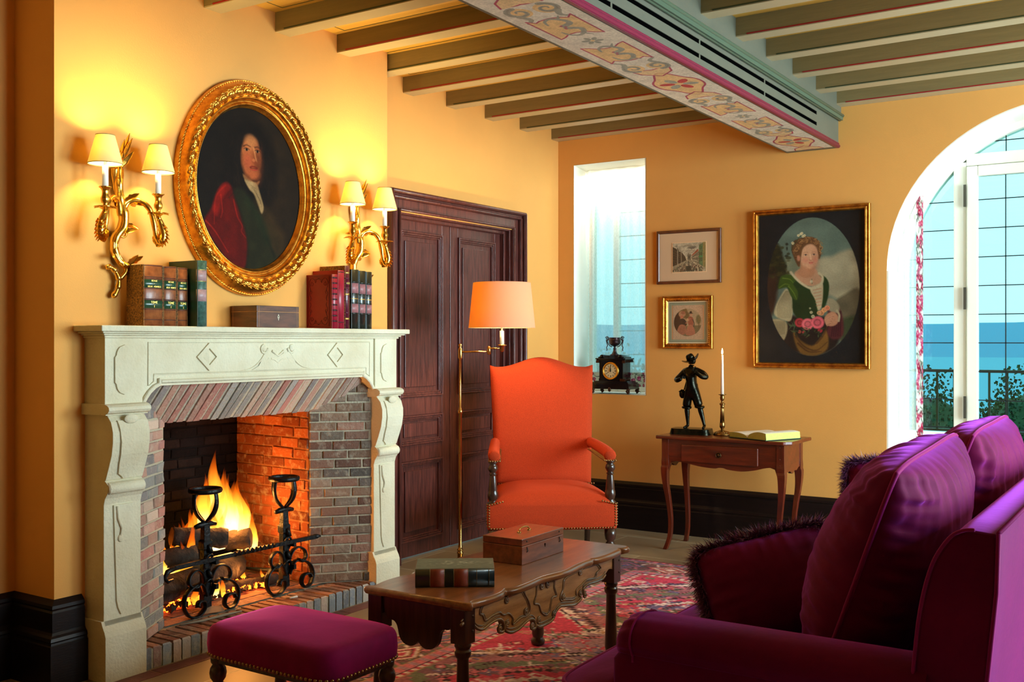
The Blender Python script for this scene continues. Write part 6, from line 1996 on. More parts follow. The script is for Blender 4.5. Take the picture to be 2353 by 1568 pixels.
# ---- things on the coffee table
bkc = thing('book', 'large dark green book with brown spine labels lying on the coffee table', 'book', (-2.175, 2.95, .4802), atan2(.163, .226))
M_SAGE = mat('worn_green_board', (100, 112, 96), .5, col2=(70, 82, 74), vscale=10, coat=.2)
M_BLKG = mat('near_black_green_leather', (18, 28, 26), .3, coat=.4)
Wk, Dk, Hk = .279, .178, .066
m_ = MB(); m_.box((-Wk / 2 + .004, -Dk * .0 + .006, .004), (Wk / 2 - .004, Dk - .004, Hk - .004)); obj('pages', m_, M_PAGES, bkc)
m_ = MB(); m_.box((-Wk / 2, .002, 0), (Wk / 2, Dk, .0042)); m_.box((-Wk / 2, .002, Hk - .0042), (Wk / 2, Dk, Hk)); co_ = obj('cover', m_, M_SAGE, bkc, bevel=.0012)
m_ = MB()
def spine_strip(x0, x1, k, mi):
    vs = []; n = 8
    for x in (x0, x1):
        for i in range(n + 1):
            a = -pi / 2 + pi * i / n; vs.append((x, .004 - (.010 + k) * cos(a), Hk / 2 + (Hk / 2 + k * .2) * sin(a)))
    m_.add(vs, [(i, i + 1, n + 2 + i, n + 1 + i) for i in range(n)] + [tuple(range(n + 1)), tuple(range(2 * n + 1, n, -1))], mi, True)
spine_strip(-Wk / 2, Wk / 2, 0, 0)
M_RUST = mat('rust_spine_label', (134, 58, 36), .4, var=.15, vscale=60)
for a, b in ((.19, .365), (.49, .665)):
    spine_strip(-Wk / 2 + a * Wk, -Wk / 2 + b * Wk, .0008, 1)
for a in (.185, .368, .485, .668, .775, .93):
    spine_strip(-Wk / 2 + a * Wk, -Wk / 2 + a * Wk + .001, .001, 2)
obj('spine', m_, [M_BLKG, M_RUST, mat('dull_gilt', (150, 122, 70), .45, .6)], bkc)
p = Paint(60, 1.6, (100, 112, 96)); rr = random.Random(4)
for i in range(60):
    p.ell(rr.gauss(.85, .28), rr.gauss(.42, .10), rr.uniform(.01, .035), rr.uniform(.006, .02), (196, 204, 182), soft=.03, op=rr.uniform(.3, .9), rot=rr.uniform(-.4, .4))
p.noise(.08, .06, 5)
p.panel('scuffed_patch', M_COL, lambda u, v: (-Wk / 2 + .003 + u * (Wk - .006), Dk - .003 - v * (Dk - .008), Hk + .0003), co_)

bxc = thing('wooden_box', 'mahogany writing box with brass handle lying on the coffee table', 'box', (-2.263, 3.54, .4802), atan2(.317, -.002) - pi / 2)
M_MAH = mat('mahogany_box', (142, 74, 46), .28, col2=(98, 46, 30), vscale=6, stretch=(6, 1, 6), coat=.5)
hx, hy = .092, .160
m_ = MB(); m_.box((-hx, -hy, 0), (hx, hy, .072)); bb_ = obj('body', m_, M_MAH, bxc, bevel=.002)
m_ = MB(); m_.box((-hx, -hy, .0735), (hx, hy, .1)); ll_ = obj('lid', m_, M_MAH, bxc, bevel=.002)
m_ = MB(); m_.tube(spline([(0, -.035, .103), (0, -.033, .112), (0, -.015, .117), (0, .015, .117), (0, .033, .112), (0, .035, .103)], 5), .0028, 8)
for q in (-1, 1):
    m_.lathe([(.009, .1), (.008, .1025), (.004, .106)], (0, q * .036, 0), 12); m_.ball((0, q * .046, .102), .004, 8)
obj('handle', m_, M_BRASS, ll_)
m_ = MB(); m_.lathe([(.0045, 0), (.0042, .0012)], (hx, .012, .055), 12, axis='x'); m_.box((hx, .0108, .045), (hx + .0012, .0132, .055)); obj('keyhole', m_, M_BLACK, bb_)
m_ = MB()
for q, z in ((-.125, .058), (.125, .058)):
    m_.tube([(hx + .001, q, z + .008), (hx + .003, q, z), (hx + .003, q + .004, z - .008), (hx + .001, q - .002, z - .012)], .0016, 6); m_.lathe([(.004, 0), (.003, .002)], (hx, q, z + .03), 10, axis='x')
obj('hook_latch', m_, mat('dark_steel', (58, 58, 56), .4, .9), bb_)

# ---- statuette on the side table
M_BRZ = mat('dark_bronze', (40, 38, 30), .26, .9, col2=(24, 26, 20), vscale=20, bump=.2, bscale=50)
sx0, sy0 = -2.745, 6.335
stt = thing('statuette', 'dark bronze statuette of a barefoot boy in a wide hat', 'statuette', (sx0, sy0, .740), radians(6))
m_ = MB()
m_.v = []; 
def rough_base(u, v):
    t = 2 * pi * u; p = 5; c, s = cos(t), sin(t); q = (abs(c) ** p + abs(s) ** p) ** (-1 / p)
    k = 1 - .06 * v; z = v * .038
    return (c * q * .135 * k + .002 * mn.noise((c * 9, s * 9, v * 6)), s * q * .085 * k + .004 * mn.noise((c * 9, s * 9, v * 8 + 3)), z)
m_.grid(rough_base, 64, 6, closed_u=True)
n0 = len(m_.v); top = [rough_base(i / 64, 1) for i in range(64)]; m_.add(top + [(0, 0, .040)], [(i, (i + 1) % 64, 64) for i in range(64)], 0, True)
obj('plinth', m_, M_BRZ, stt)
def skin(name, verts, edges, parent, m, sub=2, root=0, fat=1.0):
    me = bpy.data.meshes.new(name); me.from_pydata([v[:3] for v in verts], edges, []); me.materials.append(m)
    o = bpy.data.objects.new(name, me); link(o); o.parent = parent
    md = o.modifiers.new('skin', 'SKIN'); md.use_smooth_shade = True
    sv = me.skin_vertices[0].data
    for i, v in enumerate(verts):
        r = v[3] * fat; sv[i].radius = (r, (v[4] * fat if len(v) > 4 else r)); sv[i].use_root = (i == root)
    s2 = o.modifiers.new('sub', 'SUBSURF'); s2.levels = sub; s2.render_levels = sub
    return o
# body: x viewer's right, y away, z up. total height .54
V = [(.005, 0, .275, .034, .028), (.0, 0, .325, .034, .027), (-.002, -.004, .375, .040, .029), (-.006, -.004, .412, .036, .026), (-.004, -.004, .437, .015), (.0, -.008, .452, .013),       # 0 pelvis .. 5 neck
     (-.044, 0, .408, .020), (-.078, -.012, .372, .017), (-.100, -.030, .350, .0145), (-.078, -.055, .352, .0125), (-.045, -.068, .366, .010),                                       # left (viewer) arm bent to the chest 6-10
     (.040, 0, .412, .020), (.078, -.006, .400, .017), (.108, -.018, .372, .0145), (.080, -.045, .378, .0125), (.040, -.058, .412, .010),                                              # other arm 11-15
     (-.020, 0, .250, .026, .027), (-.030, -.004, .200, .024), (-.032, -.004, .172, .023),                                                                                          # trousers, straight leg 16-18
     (.028, 0, .250, .026, .027), (.044, -.006, .205, .024), (.054, -.004, .178, .023)]                                                                                             # the other 19-21
Ed = [(0, 1), (1, 2), (2, 3), (3, 4), (4, 5), (3, 6), (6, 7), (7, 8), (8, 9), (9, 10), (3, 11), (11, 12), (12, 13), (13, 14), (14, 15), (0, 16), (16, 17), (17, 18), (0, 19), (19, 20), (20, 21)]
fig = skin('figure', V, Ed, stt, M_BRZ, fat=1.32)
V = [(-.032, -.004, .180, .016), (-.030, 0, .145, .0165), (-.028, 0, .110, .013), (-.026, 0, .070, .009), (-.026, .002, .055, .010), (-.034, -.022, .046, .009), (-.042, -.042, .044, .006)]
skin('leg', V, [(i, i + 1) for i in range(6)], fig, M_BRZ, fat=1.12)
V = [(.054, -.004, .186, .016), (.062, .002, .148, .0165), (.072, .004, .110, .013), (.082, .002, .070, .009), (.086, .002, .055, .010), (.086, -.022, .046, .009), (.088, -.044, .044, .006)]
skin('leg', V, [(i, i + 1) for i in range(6)], fig, M_BRZ, fat=1.12)
for (cx_, cz_) in ((-.032, .173), (.055, .178)):
    m_ = MB(); m_.tube([(cx_ + .026 * cos(2 * pi * k / 20), -.004 + .026 * sin(2 * pi * k / 20), cz_ + .003 * sin(4 * pi * k / 20)) for k in range(20)], .0075, 8, closed=True); obj('trouser_cuff', m_, M_BRZ, fig)
m_ = MB(); m_.lathe([(.036, .292), (.042, .300), (.040, .318), (.038, .33)], (0, -.002, 0), 20, flute=9, fdepth=.12, sx=1.05)
m_.tube([(.030 * cos(2 * pi * k / 20) * 1.3, -.002 + .034 * sin(2 * pi * k / 20), .298 + .004 * sin(6 * pi * k / 20)) for k in range(20)], .007, 8, closed=True); obj('shirt_hem', m_, M_BRZ, fig)
# head with features, turned to his left
V = [(.004, -.010, .458, .015), (.006, -.012, .470, .021, .021), (.006, -.010, .486, .023, .024), (.004, -.008, .500, .018)]
hd = skin('head', V, [(0, 1), (1, 2), (2, 3)], fig, M_BRZ, fat=1.25)
m_ = MB(); m_.ball((.022, -.030, .477), .0055, 8, 0, (.9, 1.2, 1.3)); m_.ball((.017, -.030, .465), .006, 8, 0, (1.2, .8, .5)); m_.ball((.013, -.031, .486), .004, 8); m_.ball((.026, -.022, .486), .004, 8); m_.ball((-.016, -.006, .476), .006, 8, 0, (.6, 1, 1.4)); m_.ball((-.012, .006, .470), .014, 10)
obj('face', m_, M_BRZ, hd)
m_ = MB(); hm = Matrix.Translation((-.002, -.008, .490)) @ Matrix.Rotation(radians(-24), 4, 'Y') @ Matrix.Rotation(radians(8), 4, 'X')
for prof in ([(.0005, .038), (.016, .037), (.024, .030), (.027, .016), (.027, .0)],):
    m_.lathe(prof, (0, 0, 0), 28, m=hm)
vs = []; n = 40
for r_, zz in ((.025, .002), (.040, -.002), (.054, .0), (.060, .002), (.054, -.003), (.040, -.006), (.025, -.003)):
    for j in range(n):
        a = 2 * pi * j / n; w_ = .010 * sin(2 * a + .5) * (r_ - .02) / .035
        vs.append(tuple(hm @ Vector((r_ * cos(a), r_ * .95 * sin(a), zz + w_ * 1.3))))
m_.add(vs, [(i * n + j, i * n + (j + 1) % n, (i + 1) * n + (j + 1) % n, (i + 1) * n + j) for i in range(6) for j in range(n)], 0, True)
obj('hat', m_, M_BRZ, fig)
m_ = MB(); m_.ball((-.062, -.005, .262), .024, 14, 0, (.9, .6, 1.25)); m_.tube([(-.05, -.01, .285), (-.02, -.035, .36), (.03, -.025, .415)], .0035, 6); m_.tube([(-.082, -.01, .276), (-.06, -.02, .290), (-.045, -.02, .275)], .004, 6); obj('satchel', m_, M_BRZ, fig)
# hands with fingers closed at the chest (right) and at the collar (left)
for (hx_, hy_, hz_, s_) in ((-.038, -.072, .370, 1), (.034, -.062, .418, -1)):
    Vh = [(hx_, hy_, hz_, .0085, .006), (hx_ + s_ * .008, hy_ - .004, hz_ + .002, .009, .0055)]
    Eh = [(0, 1)]
    for f_ in range(4):
        b0 = len(Vh); zz = hz_ + .008 - f_ * .0042
        Vh += [(hx_ + s_ * .012, hy_ - .007, zz, .0024), (hx_ + s_ * .018, hy_ - .006 + .001 * f_, zz, .0022), (hx_ + s_ * (.019 - .001 * f_), hy_ + .001, zz, .002)]
        Eh += [(1, b0), (b0, b0 + 1), (b0 + 1, b0 + 2)]
    b0 = len(Vh); Vh += [(hx_ + s_ * .004, hy_ - .008, hz_ + .010, .0028), (hx_ + s_ * .010, hy_ - .010, hz_ + .015, .0024)]; Eh += [(0, b0), (b0, b0 + 1)]
    skin('hand', Vh, Eh, fig, M_BRZ, sub=1)
m_ = MB(); m_.tube([(.024, -.058, .424), (.030, -.050, .436), (.040, -.040, .444)], [.0035, .004, .002], 6); m_.add([(.018, -.050, .395), (.030, -.052, .392), (.036, -.046, .372), (.024, -.047, .376)], [(0, 1, 2, 3)]); obj('collar_end', m_, M_BRZ, fig, solid=.002)

# ---- candlestick with its lit candle
cs_ = thing('candlestick', 'fluted brass candlestick beside the bronze statuette', 'candlestick', (-2.545, 6.365, .740))
M_BRSD = mat('old_candlestick_brass', (150, 118, 70), .3, 1.0, var=.3, vscale=30)
m_ = MB(); m_.lathe([(.056, 0), (.058, .004), (.054, .010), (.050, .014), (.046, .020), (.030, .026), (.016, .032)], n=36); m_.lathe([(.047, .0145), (.050, .018), (.040, .024)], n=36, flute=18, fdepth=.10); obj('base', m_, M_BRSD, cs_)
m_ = MB(); m_.lathe([(.010, .030), (.008, .040), (.012, .046), (.017, .052), (.017, .075), (.015, .078), (.017, .081)], n=28); m_.lathe([(.0145, .080), (.0115, .165), (.0110, .182)], n=48, flute=12, fdepth=.16); m_.lathe([(.012, .180), (.014, .185), (.011, .190), (.018, .200), (.018, .204), (.008, .212), (.007, .222), (.013, .230), (.015, .242), (.012, .254), (.013, .258), (.024, .2615), (.026, .264), (.012, .2655)], n=28)
obj('stem', m_, M_BRSD, cs_)
cd = thing('candle', 'tall white taper candle burning in the brass candlestick', 'candle', (-2.545, 6.365, 1.0))
m_ = MB(); m_.lathe([(.0108, .0), (.0072, .258), (.006, .260), (.001, .2595)], n=20); obj('wax', m_, mat('candle_wax', (240, 222, 206), .5, emit=.06, emit_col=(255, 190, 130)), cd)
m_ = MB(); m_.tube([(0, 0, .257), (.0005, 0, .268)], .0009, 6); obj('wick', m_, M_BLACK, cd)
m_ = MB(); m_.lathe([(.0005, .262), (.0045, .268), (.0062, .276), (.0050, .286), (.0028, .296), (.0004, .304)], n=16); obj('candle_flame', m_, emission('candle_flame', (255, 226, 150), 16), cd)
point_light('candle_light', (0, -.001, .315), 1.1, (1.0, .62, .28), .012, cd)

# ---- open book on the side table
ob = thing('open_book', 'open book with yellow-green page edges lying on the side table', 'book', (-2.245, 6.315, .740), radians(-24))
M_YG = mat('yellow_page_edges', (190, 192, 96), .7, var=.1, vscale=60)
p = Paint(90, .72, (238, 232, 216))
for r_ in range(30):
    y_ = .08 + r_ * .029
    x_ = .07
    rr = random.Random(r_ + 5)
    while x_ < .64:
        w_ = rr.uniform(.015, .05)
        if x_ + w_ < .66:
            p.line([(x_, y_), (x_ + w_, y_)], .009, (150, 142, 130), op=.55)
        x_ += w_ + .012
def leafblock(s_, th):
    """pages from the gutter outward; s_=1 right block"""
    def top(u, v):
        z = .012 + th * (sin(pi * min(1, u * 1.0) * .5) ** .45) * (1 - .28 * u ** 2.5)
        return z
    m_ = MB(); n = 14; W2, H2 = .150, .30
    def P(u, v):
        return (s_ * (.002 + u * W2), (v - .5) * H2, top(u, v))
    m_.grid(P, n, 12, 0)
    L_ = [P(i / (n - 1), 0) for i in range(n)]; B_ = [(x, y, .006) for x, y, z in L_]
    m_.add(L_ + B_, [(i, i + 1, n + i + 1, n + i) for i in range(n - 1)], 1)
    L_ = [P(i / (n - 1), 1) for i in range(n)]; B_ = [(x, y, .006) for x, y, z in L_]
    m_.add(L_ + B_, [(i, i + 1, n + i + 1, n + i) for i in range(n - 1)], 1)
    a = [P(1, j / 11) for j in range(12)]; b = [(x + s_ * .004, y, .006) for x, y, z in a]
    m_.add(a + b, [(j, j + 1, 13 + j, 12 + j) for j in range(11)], 1)
    po = obj('page_block', m_, [mat('page_paper', (240, 234, 220), .7), M_YG], ob)
    p.panel('printed_page', M_COL, lambda u, v: (s_ * (.010 + (u if s_ > 0 else 1 - u) * (W2 - .014)), (.5 - v) * (H2 - .012), top((.010 + (u if s_ > 0 else 1 - u) * (W2 - .014)) / W2, .5) + .0006), po)
leafblock(1, .046); leafblock(-1, .030)
m_ = MB(); m_.box((-.158, -.156, .001), (.158, .156, .006)); obj('cover', m_, mat('green_cloth_cover', (26, 60, 46), .5), ob, bevel=.002)

# ---- mantel clock on the deep window sill
ck = thing('mantel_clock', 'black marble clock topped with an urn on the narrow window sill', 'clock', (-3.57, 6.83, .962))
M_MARBLE = mat('black_marble', (16, 16, 20), .10, var=.2, vscale=20, coat=.6)
M_CBRZ = mat('clock_bronze', (84, 54, 40), .4, .8, var=.3, vscale=60, bump=.3)
def cb(x0, x1, y0, y1, z0, z1, nm='case', mm=None, bev=.003):
    m_ = MB(); m_.box((x0, y0, z0), (x1, y1, z1)); return obj(nm, m_, mm or M_MARBLE, ck, bevel=bev)
case = MB()
for (hx_, y0, y1, z0, z1) in ((.158, -.085, .085, .035, .075), (.150, -.080, .080, .072, .085), (.138, -.072, .072, .083, .094), (.098, -.060, .062, .092, .245), (.118, -.068, .068, .245, .254), (.124, -.074, .074, .252, .262), (.106, -.062, .062, .26, .272), (.060, -.05, .05, .27, .282)):
    case.box((-hx_, y0, z0), (hx_, y1, z1))
for q in (-1, 1):
    case.lathe([(.018, -.062), (.018, .06)], (q * .076, 0, .270), 20, axis='y')
co_ = obj('case', case, M_MARBLE, ck, bevel=.0025)
m_ = MB()
for q in (-1, 1):
    m_.box((q * .098 - .022 * (q > 0), -.066, .094), (q * .098 + .022 * (q < 0) + .018 * q, -.056, .112)); m_.box((q * .108 - .012, -.070, .226), (q * .108 + .012, -.058, .246))
    for yy in (-.075, .075):
        for k in range(5):
            m_.ball((q * .145 + .006 * cos(k * 2), yy + .004 * sin(k * 2.2), .034 - k * .0065), .013 - .0012 * k, 8)
        leafy(m_, (q * .145, yy, .03), (q * .4, (yy > 0) - .5, -.8), (q * .6, (yy > 0) - .5, .5), .036, .012, .3)
for z in (.100, .235):
    for k in range(9):
        m_.ball((.0985, -.05 + k * .0125, z), .006, 6); leafy(m_, (.119, -.055 + k * .0135, .250), (0, .3, -1), (1, 0, 0), .022, .006, .2)
m_.ball((0, -.083, .033), .014, 8, 0, (1, .6, 1.3))
obj('bronze_mounts', m_, M_CBRZ, co_)
m_ = MB(); m_.tube([(.060 * cos(2 * pi * k / 40), -.0645, .168 + .060 * sin(2 * pi * k / 40)) for k in range(40)], .0065, 8, closed=True); m_.tube([(.053 * cos(2 * pi * k / 40), -.0625, .168 + .053 * sin(2 * pi * k / 40)) for k in range(40)], .003, 6, closed=True); bz = obj('bezel', m_, M_GOLD, ck)
pd = Paint(110, 1.0, (226, 208, 160))
pd.ell(.5, .5, .5, .5, (232, 216, 170)); 
for k in range(12):
    a = 2 * pi * k / 12
    x, y = .5 + .36 * sin(a), .5 - .36 * cos(a); dx, dy = sin(a), -cos(a); tx_, ty_ = cos(a), sin(a)
    for o_ in ((-.03, 0, .03) if k % 3 == 0 else (-.018, .018)):
        pd.line([(x + tx_ * o_ - dx * .055, y + ty_ * o_ - dy * .055), (x + tx_ * o_ + dx * .055, y + ty_ * o_ + dy * .055)], .020, (30, 26, 22))
for k in range(60):
    a = 2 * pi * k / 60; pd.line([(.5 + .455 * sin(a), .5 - .455 * cos(a)), (.5 + .475 * sin(a), .5 - .475 * cos(a))], .008, (60, 50, 40))
for q in (-1, 1):
    pd.ell(.5 + q * .2, .60, .035, .035, (20, 18, 16))
pd.line([(.42, .64), (.58, .64)], .012, (110, 100, 80), op=.6)
pd.panel('dial', M_COL, lambda u, v: ((u - .5) * .108 * (1 if True else 1), -.0625 - .002 * (1 if (u - .5) ** 2 + (v - .5) ** 2 < .25 else -2.5), .168 + (.5 - v) * .108), ck)
m_ = MB(); m_.tube([(0, -.067, .160), (0, -.067, .192), (0, -.067, .206)], [.0014, .0022, .0006], 6); m_.tube([(0, -.068, .160), (0, -.068, .180), (.0, -.068, .190)], [.0016, .0034, .0008], 6); m_.lathe([(.004, -.070), (.004, -.066)], (0, 0, .168), 10, axis='y'); obj('hands', m_, M_BLACK, ck)
m_ = MB(); m_.lathe([(.034, .282), (.036, .287), (.022, .294), (.014, .308), (.010, .325), (.014, .330), (.007, .338), (.007, .345), (.014, .349), (.030, .356), (.042, .368), (.046, .382), (.044, .392), (.048, .394), (.044, .398), (.042, .410), (.046, .414), (.040, .414), (.036, .40)], n=32)
ur = obj('urn', m_, mat('dark_silvered_bronze', (92, 78, 84), .3, .9, var=.3, vscale=50, bump=.3), ck)
for q in (-1, 1):
    m_ = MB(); m_.tube([(q * a, 0, z) for a, z in spline([(.022, .345), (.040, .352), (.056, .372), (.062, .392), (.052, .405), (.058, .420), (.070, .418), (.078, .412)], 5)], .0034, 6)
    m_.tube([(q * a, 0, z) for a, z in spline([(.058, .39), (.070, .395), (.066, .375), (.060, .355), (.068, .340), (.064, .325), (.068, .316)], 5)], .0036, 6)
    m_.tube([(q * (p_ + .0), 0, z) for p_, z in spiral(.060, .402, .012, .003, 0, 1.3, 16)], .0028, 6)
    obj('handle', m_, MATS['dark_silvered_bronze'], ur)

# ---- curtains
M_SHEER = cloth_translucent('sheer_curtain', (254, 254, 250), 0.85, alpha=.60)
def curtain(nm, label, x0, x1, y, z0, z1, folds, amp, hem=None, edge=None, seed=1, gather=0.0):
    t = thing(nm, label, 'curtain', ((x0 + x1) / 2, y, z0)); rr = random.Random(seed); ph = [rr.uniform(0, 6) for _ in range(4)]
    def P(u, v):
        w = sin(u * folds * 2 * pi + ph[0] + .5 * sin(v * 2)) * .6 + .4 * sin(u * folds * 4.7 + ph[1] + v)
        x = x0 + (x1 - x0) * (u + .01 * sin(v * 5 + u * 9))
        return (x, y + amp * w * (.55 + .45 * (1 - v)), z0 + (z1 - z0) * v)
    m_ = MB(); m_.grid(P, 120, 30); so = obj('sheer_panel', m_, M_SHEER, t, True)
    # small pleats of the heading
    m_ = MB(); m_.grid(lambda u, v: (P(u, 1)[0], P(u, 1)[1] - .004, z1 - .03 + v * .034), 120, 2); obj('heading', m_, cloth_translucent('curtain_heading', (238, 236, 226), .4), t, True)
    return t, P
def floral(h, asp, seed, base=(232, 226, 214)):
    p = Paint(h, asp, base); rr = random.Random(seed)
    for i in range(int(26 * asp) if asp > 1 else int(26 / asp * .7)):
        x, y = rr.uniform(0, p.W), rr.uniform(0, 1); k = .16 if asp > 1 else asp * .24
        q = rr.random()
        if q < .4:
            c = rr.choice([(176, 26, 74), (196, 60, 110), (150, 16, 52)])
            for a in range(7):
                th = a * .9; p.ell(x + k * .5 * cos(th), y + k * .5 * sin(th), k * .34, k * .20, c, rot=th)
            p.ell(x, y, k * .2, k * .2, (240, 200, 190))
        elif q < .75:
            th = rr.uniform(0, 6); pts = [(x + k * 1.6 * t * cos(th + t * .5), y + k * 1.6 * t * sin(th + t * .5)) for t in (-1, -.3, .3, 1)]
            p.line(pts, (k * .3, k * .06), rr.choice([(70, 74, 62), (96, 104, 84), (52, 48, 44)]))
        else:
            p.ell(x, y, k * .22, k * .22, (186, 40, 60))
    return p
cu, P = curtain('sheer_curtain', 'white sheer curtain with floral hem in the narrow window', -3.895, -3.28, 6.985, 1.11, 2.654, 5.5, .022, seed=4)
p = floral(46, 6.2, 3, (226, 214, 190))
p.panel('floral_hem', cloth_translucent('floral_hem_cloth', (255, 255, 255), .3), lambda u, v: (-3.895 + .615 * u, P(u, 0)[1] + .001, 1.115 - v * .108), cu, True)
# painted cloth: diffuse plus translucent driven by the colour attribute
def floral_mat():
    m = MATS['floral_hem_cloth']; N = m.node_tree.nodes; L = m.node_tree.links
    a = N.new('ShaderNodeAttribute'); a.attribute_name = 'Col'
    for nd in N:
        if nd.type in ('BSDF_DIFFUSE', 'BSDF_TRANSLUCENT'):
            L.new(a.outputs['Color'], nd.inputs[0])
floral_mat()
cu2, P2 = curtain('sheer_curtain', 'white sheer curtain with flowered edge at the side of the arched window', -1.585, -1.478, 6.98, .03, 2.16, 3.0, .018, seed=9)
p = floral(300, .055, 8, (226, 222, 214))
p.panel('floral_edge', MATS['floral_hem_cloth'], lambda u, v: (-1.478 + .040 * u, P2(1, .5)[1] + .012 * u, 2.28 - v * 2.25), cu2, True)
# ================================================================== PICTURES
M_CANVAS = mat('oil_canvas', (255, 255, 255), 0.5, attr='Col', spec=.3, bump=.2, bscale=260)
M_GILTF = mat('gilded_wood', (226, 156, 58), 0.30, .85, col2=(150, 84, 30), vscale=22, bump=.15, bscale=120)
def old_man_portrait():
    W = .87
    p = Paint(300, W, (26, 19, 13))
    def C(x, y): return ((x - 187) / 693 * W, (y - 225) / 1125)
    def L(pts): return [C(*q) for q in pts]
    p.ell(.62, .42, .30, .5, (44, 32, 18), soft=.3, op=.8)
    p.ell(*C(530, 640), .24, .30, (22, 15, 10), soft=.06)                       # long dark wig
    p.poly(L([(440, 480), (500, 400), (600, 420), (660, 520), (680, 700), (650, 860), (600, 900), (560, 800), (480, 780), (380, 900), (370, 740), (430, 620)]), (24, 16, 11), soft=.03, smooth=4)
    # red cloak
    p.poly(L([(375, 770), (330, 830), (290, 960), (250, 1040), (270, 1110), (330, 1210), (420, 1330), (500, 1340), (520, 1160), (480, 1000), (440, 860), (410, 780)]), (96, 14, 10), soft=.02, smooth=4)
    p.poly(L([(375, 775), (325, 850), (300, 960), (330, 1000), (360, 880), (410, 800)]), (140, 22, 14), soft=.02, smooth=4)
    for a in ([(380, 790), (320, 880), (310, 1060)], [(350, 860), (360, 960), (350, 1010)], [(430, 880), (455, 990), (485, 1050), (480, 1090), (510, 1130)], [(260, 1045), (310, 1100), (360, 1180), (395, 1240)]):
        p.line(L(a), (.010, .004), (176, 34, 20), soft=.008, smooth=5, op=.8)
    # green and brown coat
    p.poly(L([(430, 830), (480, 790), (540, 860), (610, 960), (700, 1040), (740, 1180), (700, 1300), (600, 1345), (520, 1340), (520, 1160), (480, 980)]), (38, 40, 22), soft=.03, smooth=4)
    p.poly(L([(560, 860), (640, 900), (720, 1000), (780, 1120), (740, 1240), (680, 1200), (640, 1050)]), (60, 46, 24), soft=.05, smooth=4, op=.8)
    p.line(L([(590, 960), (640, 1100), (700, 1240)]), .02, (28, 30, 18), soft=.02)
    p.line(L([(520, 870), (600, 990), (650, 1140)]), .05, (34, 46, 26), soft=.05, op=.7)
    # neck and lace
    p.poly(L([(488, 690), (560, 735), (600, 720), (580, 760), (520, 760)]), (150, 110, 70), soft=.01, smooth=3)
    p.poly(L([(500, 730), (540, 735), (580, 745), (600, 800), (626, 900), (612, 948), (585, 880), (560, 820), (530, 790)]), (182, 160, 118), soft=.012, smooth=4)
    for q in range(7):
        p.line(L([(540 + q * 11, 760 + q * 16), (572 + q * 7, 780 + q * 20)]), .004, (120, 100, 68), soft=.004, op=.7)
    # face
    p.ell(*C(543, 570), .083, .128, (188, 110, 62), soft=.02)
    p.ell(*C(585, 600), .040, .110, (132, 66, 36), soft=.05, op=.8)
    p.ell(*C(520, 600), .035, .05, (206, 100, 66), soft=.04, op=.8)
    p.ell(*C(542, 455), .052, .045, (206, 140, 88), soft=.04, op=.8)
    p.ell(*C(552, 680), .055, .035, (176, 96, 56), soft=.03)
    p.poly(L([(480, 470), (500, 420), (545, 400), (590, 440), (604, 500), (606, 430), (560, 370), (500, 380), (470, 440)]), (24, 16, 11), soft=.015, smooth=4)
    p.line(L([(494, 500), (512, 487), (540, 495)]), (.009, .004), (58, 34, 22), soft=.008, smooth=4, op=.8); p.line(L([(566, 494), (585, 487), (602, 494)]), (.008, .004), (58, 34, 22), soft=.008, smooth=4, op=.8)
    for x in (513, 584):
        p.ell(*C(x, 519), .018, .008, (170, 130, 96), soft=.003); p.ell(*C(x + 1, 519), .0085, .0085, (26, 18, 14), soft=.003); p.line(L([(x - 18, 516), (x, 508), (x + 18, 516)]), .004, (60, 30, 18), soft=.004, smooth=3)
    p.line(L([(560, 500), (572, 560), (578, 590)]), .010, (222, 150, 96), soft=.010, smooth=3); p.ell(*C(566, 596), .020, .010, (150, 74, 42), soft=.008); p.ell(*C(560, 585), .012, .010, (210, 122, 76), soft=.008)
    p.line(L([(536, 636), (556, 628), (584, 634)]), .008, (128, 42, 30), soft=.005, smooth=3); p.line(L([(540, 648), (562, 652), (582, 646)]), .010, (176, 70, 50), soft=.006, smooth=3); p.line(L([(536, 641), (584, 641)]), .003, (70, 24, 18), soft=.002)
    p.line(L([(482, 560), (492, 660), (530, 710)]), .016, (110, 60, 34), soft=.02, smooth=4, op=.6)
    for q in range(26):
        rr = random.Random(q); s_ = -1 if q % 2 else 1
        x = 545 + s_ * rr.uniform(75, 130); y = rr.uniform(430, 800)
        p.line(L([(x, y), (x + rr.uniform(-18, 18), y + 40), (x + rr.uniform(-22, 22), y + 90)]), .006, (40, 28, 18), soft=.008, smooth=4, op=.5)
    p.a = p.a * np.array([.86, .76, .66]); p.noise(.06, .006, 2); p.noise(.12, .05, 3)
    return p
YO_, ZO_ = 3.405, 2.066
ov = thing('oval_portrait', 'oval oil portrait of a long-haired gentleman in a red cloak above the mantel', 'painting', (XB, YO_, ZO_))
AO, BO, AI, BI = .430, .505, .322, .376
m_ = MB(); NP = 760; prof = []
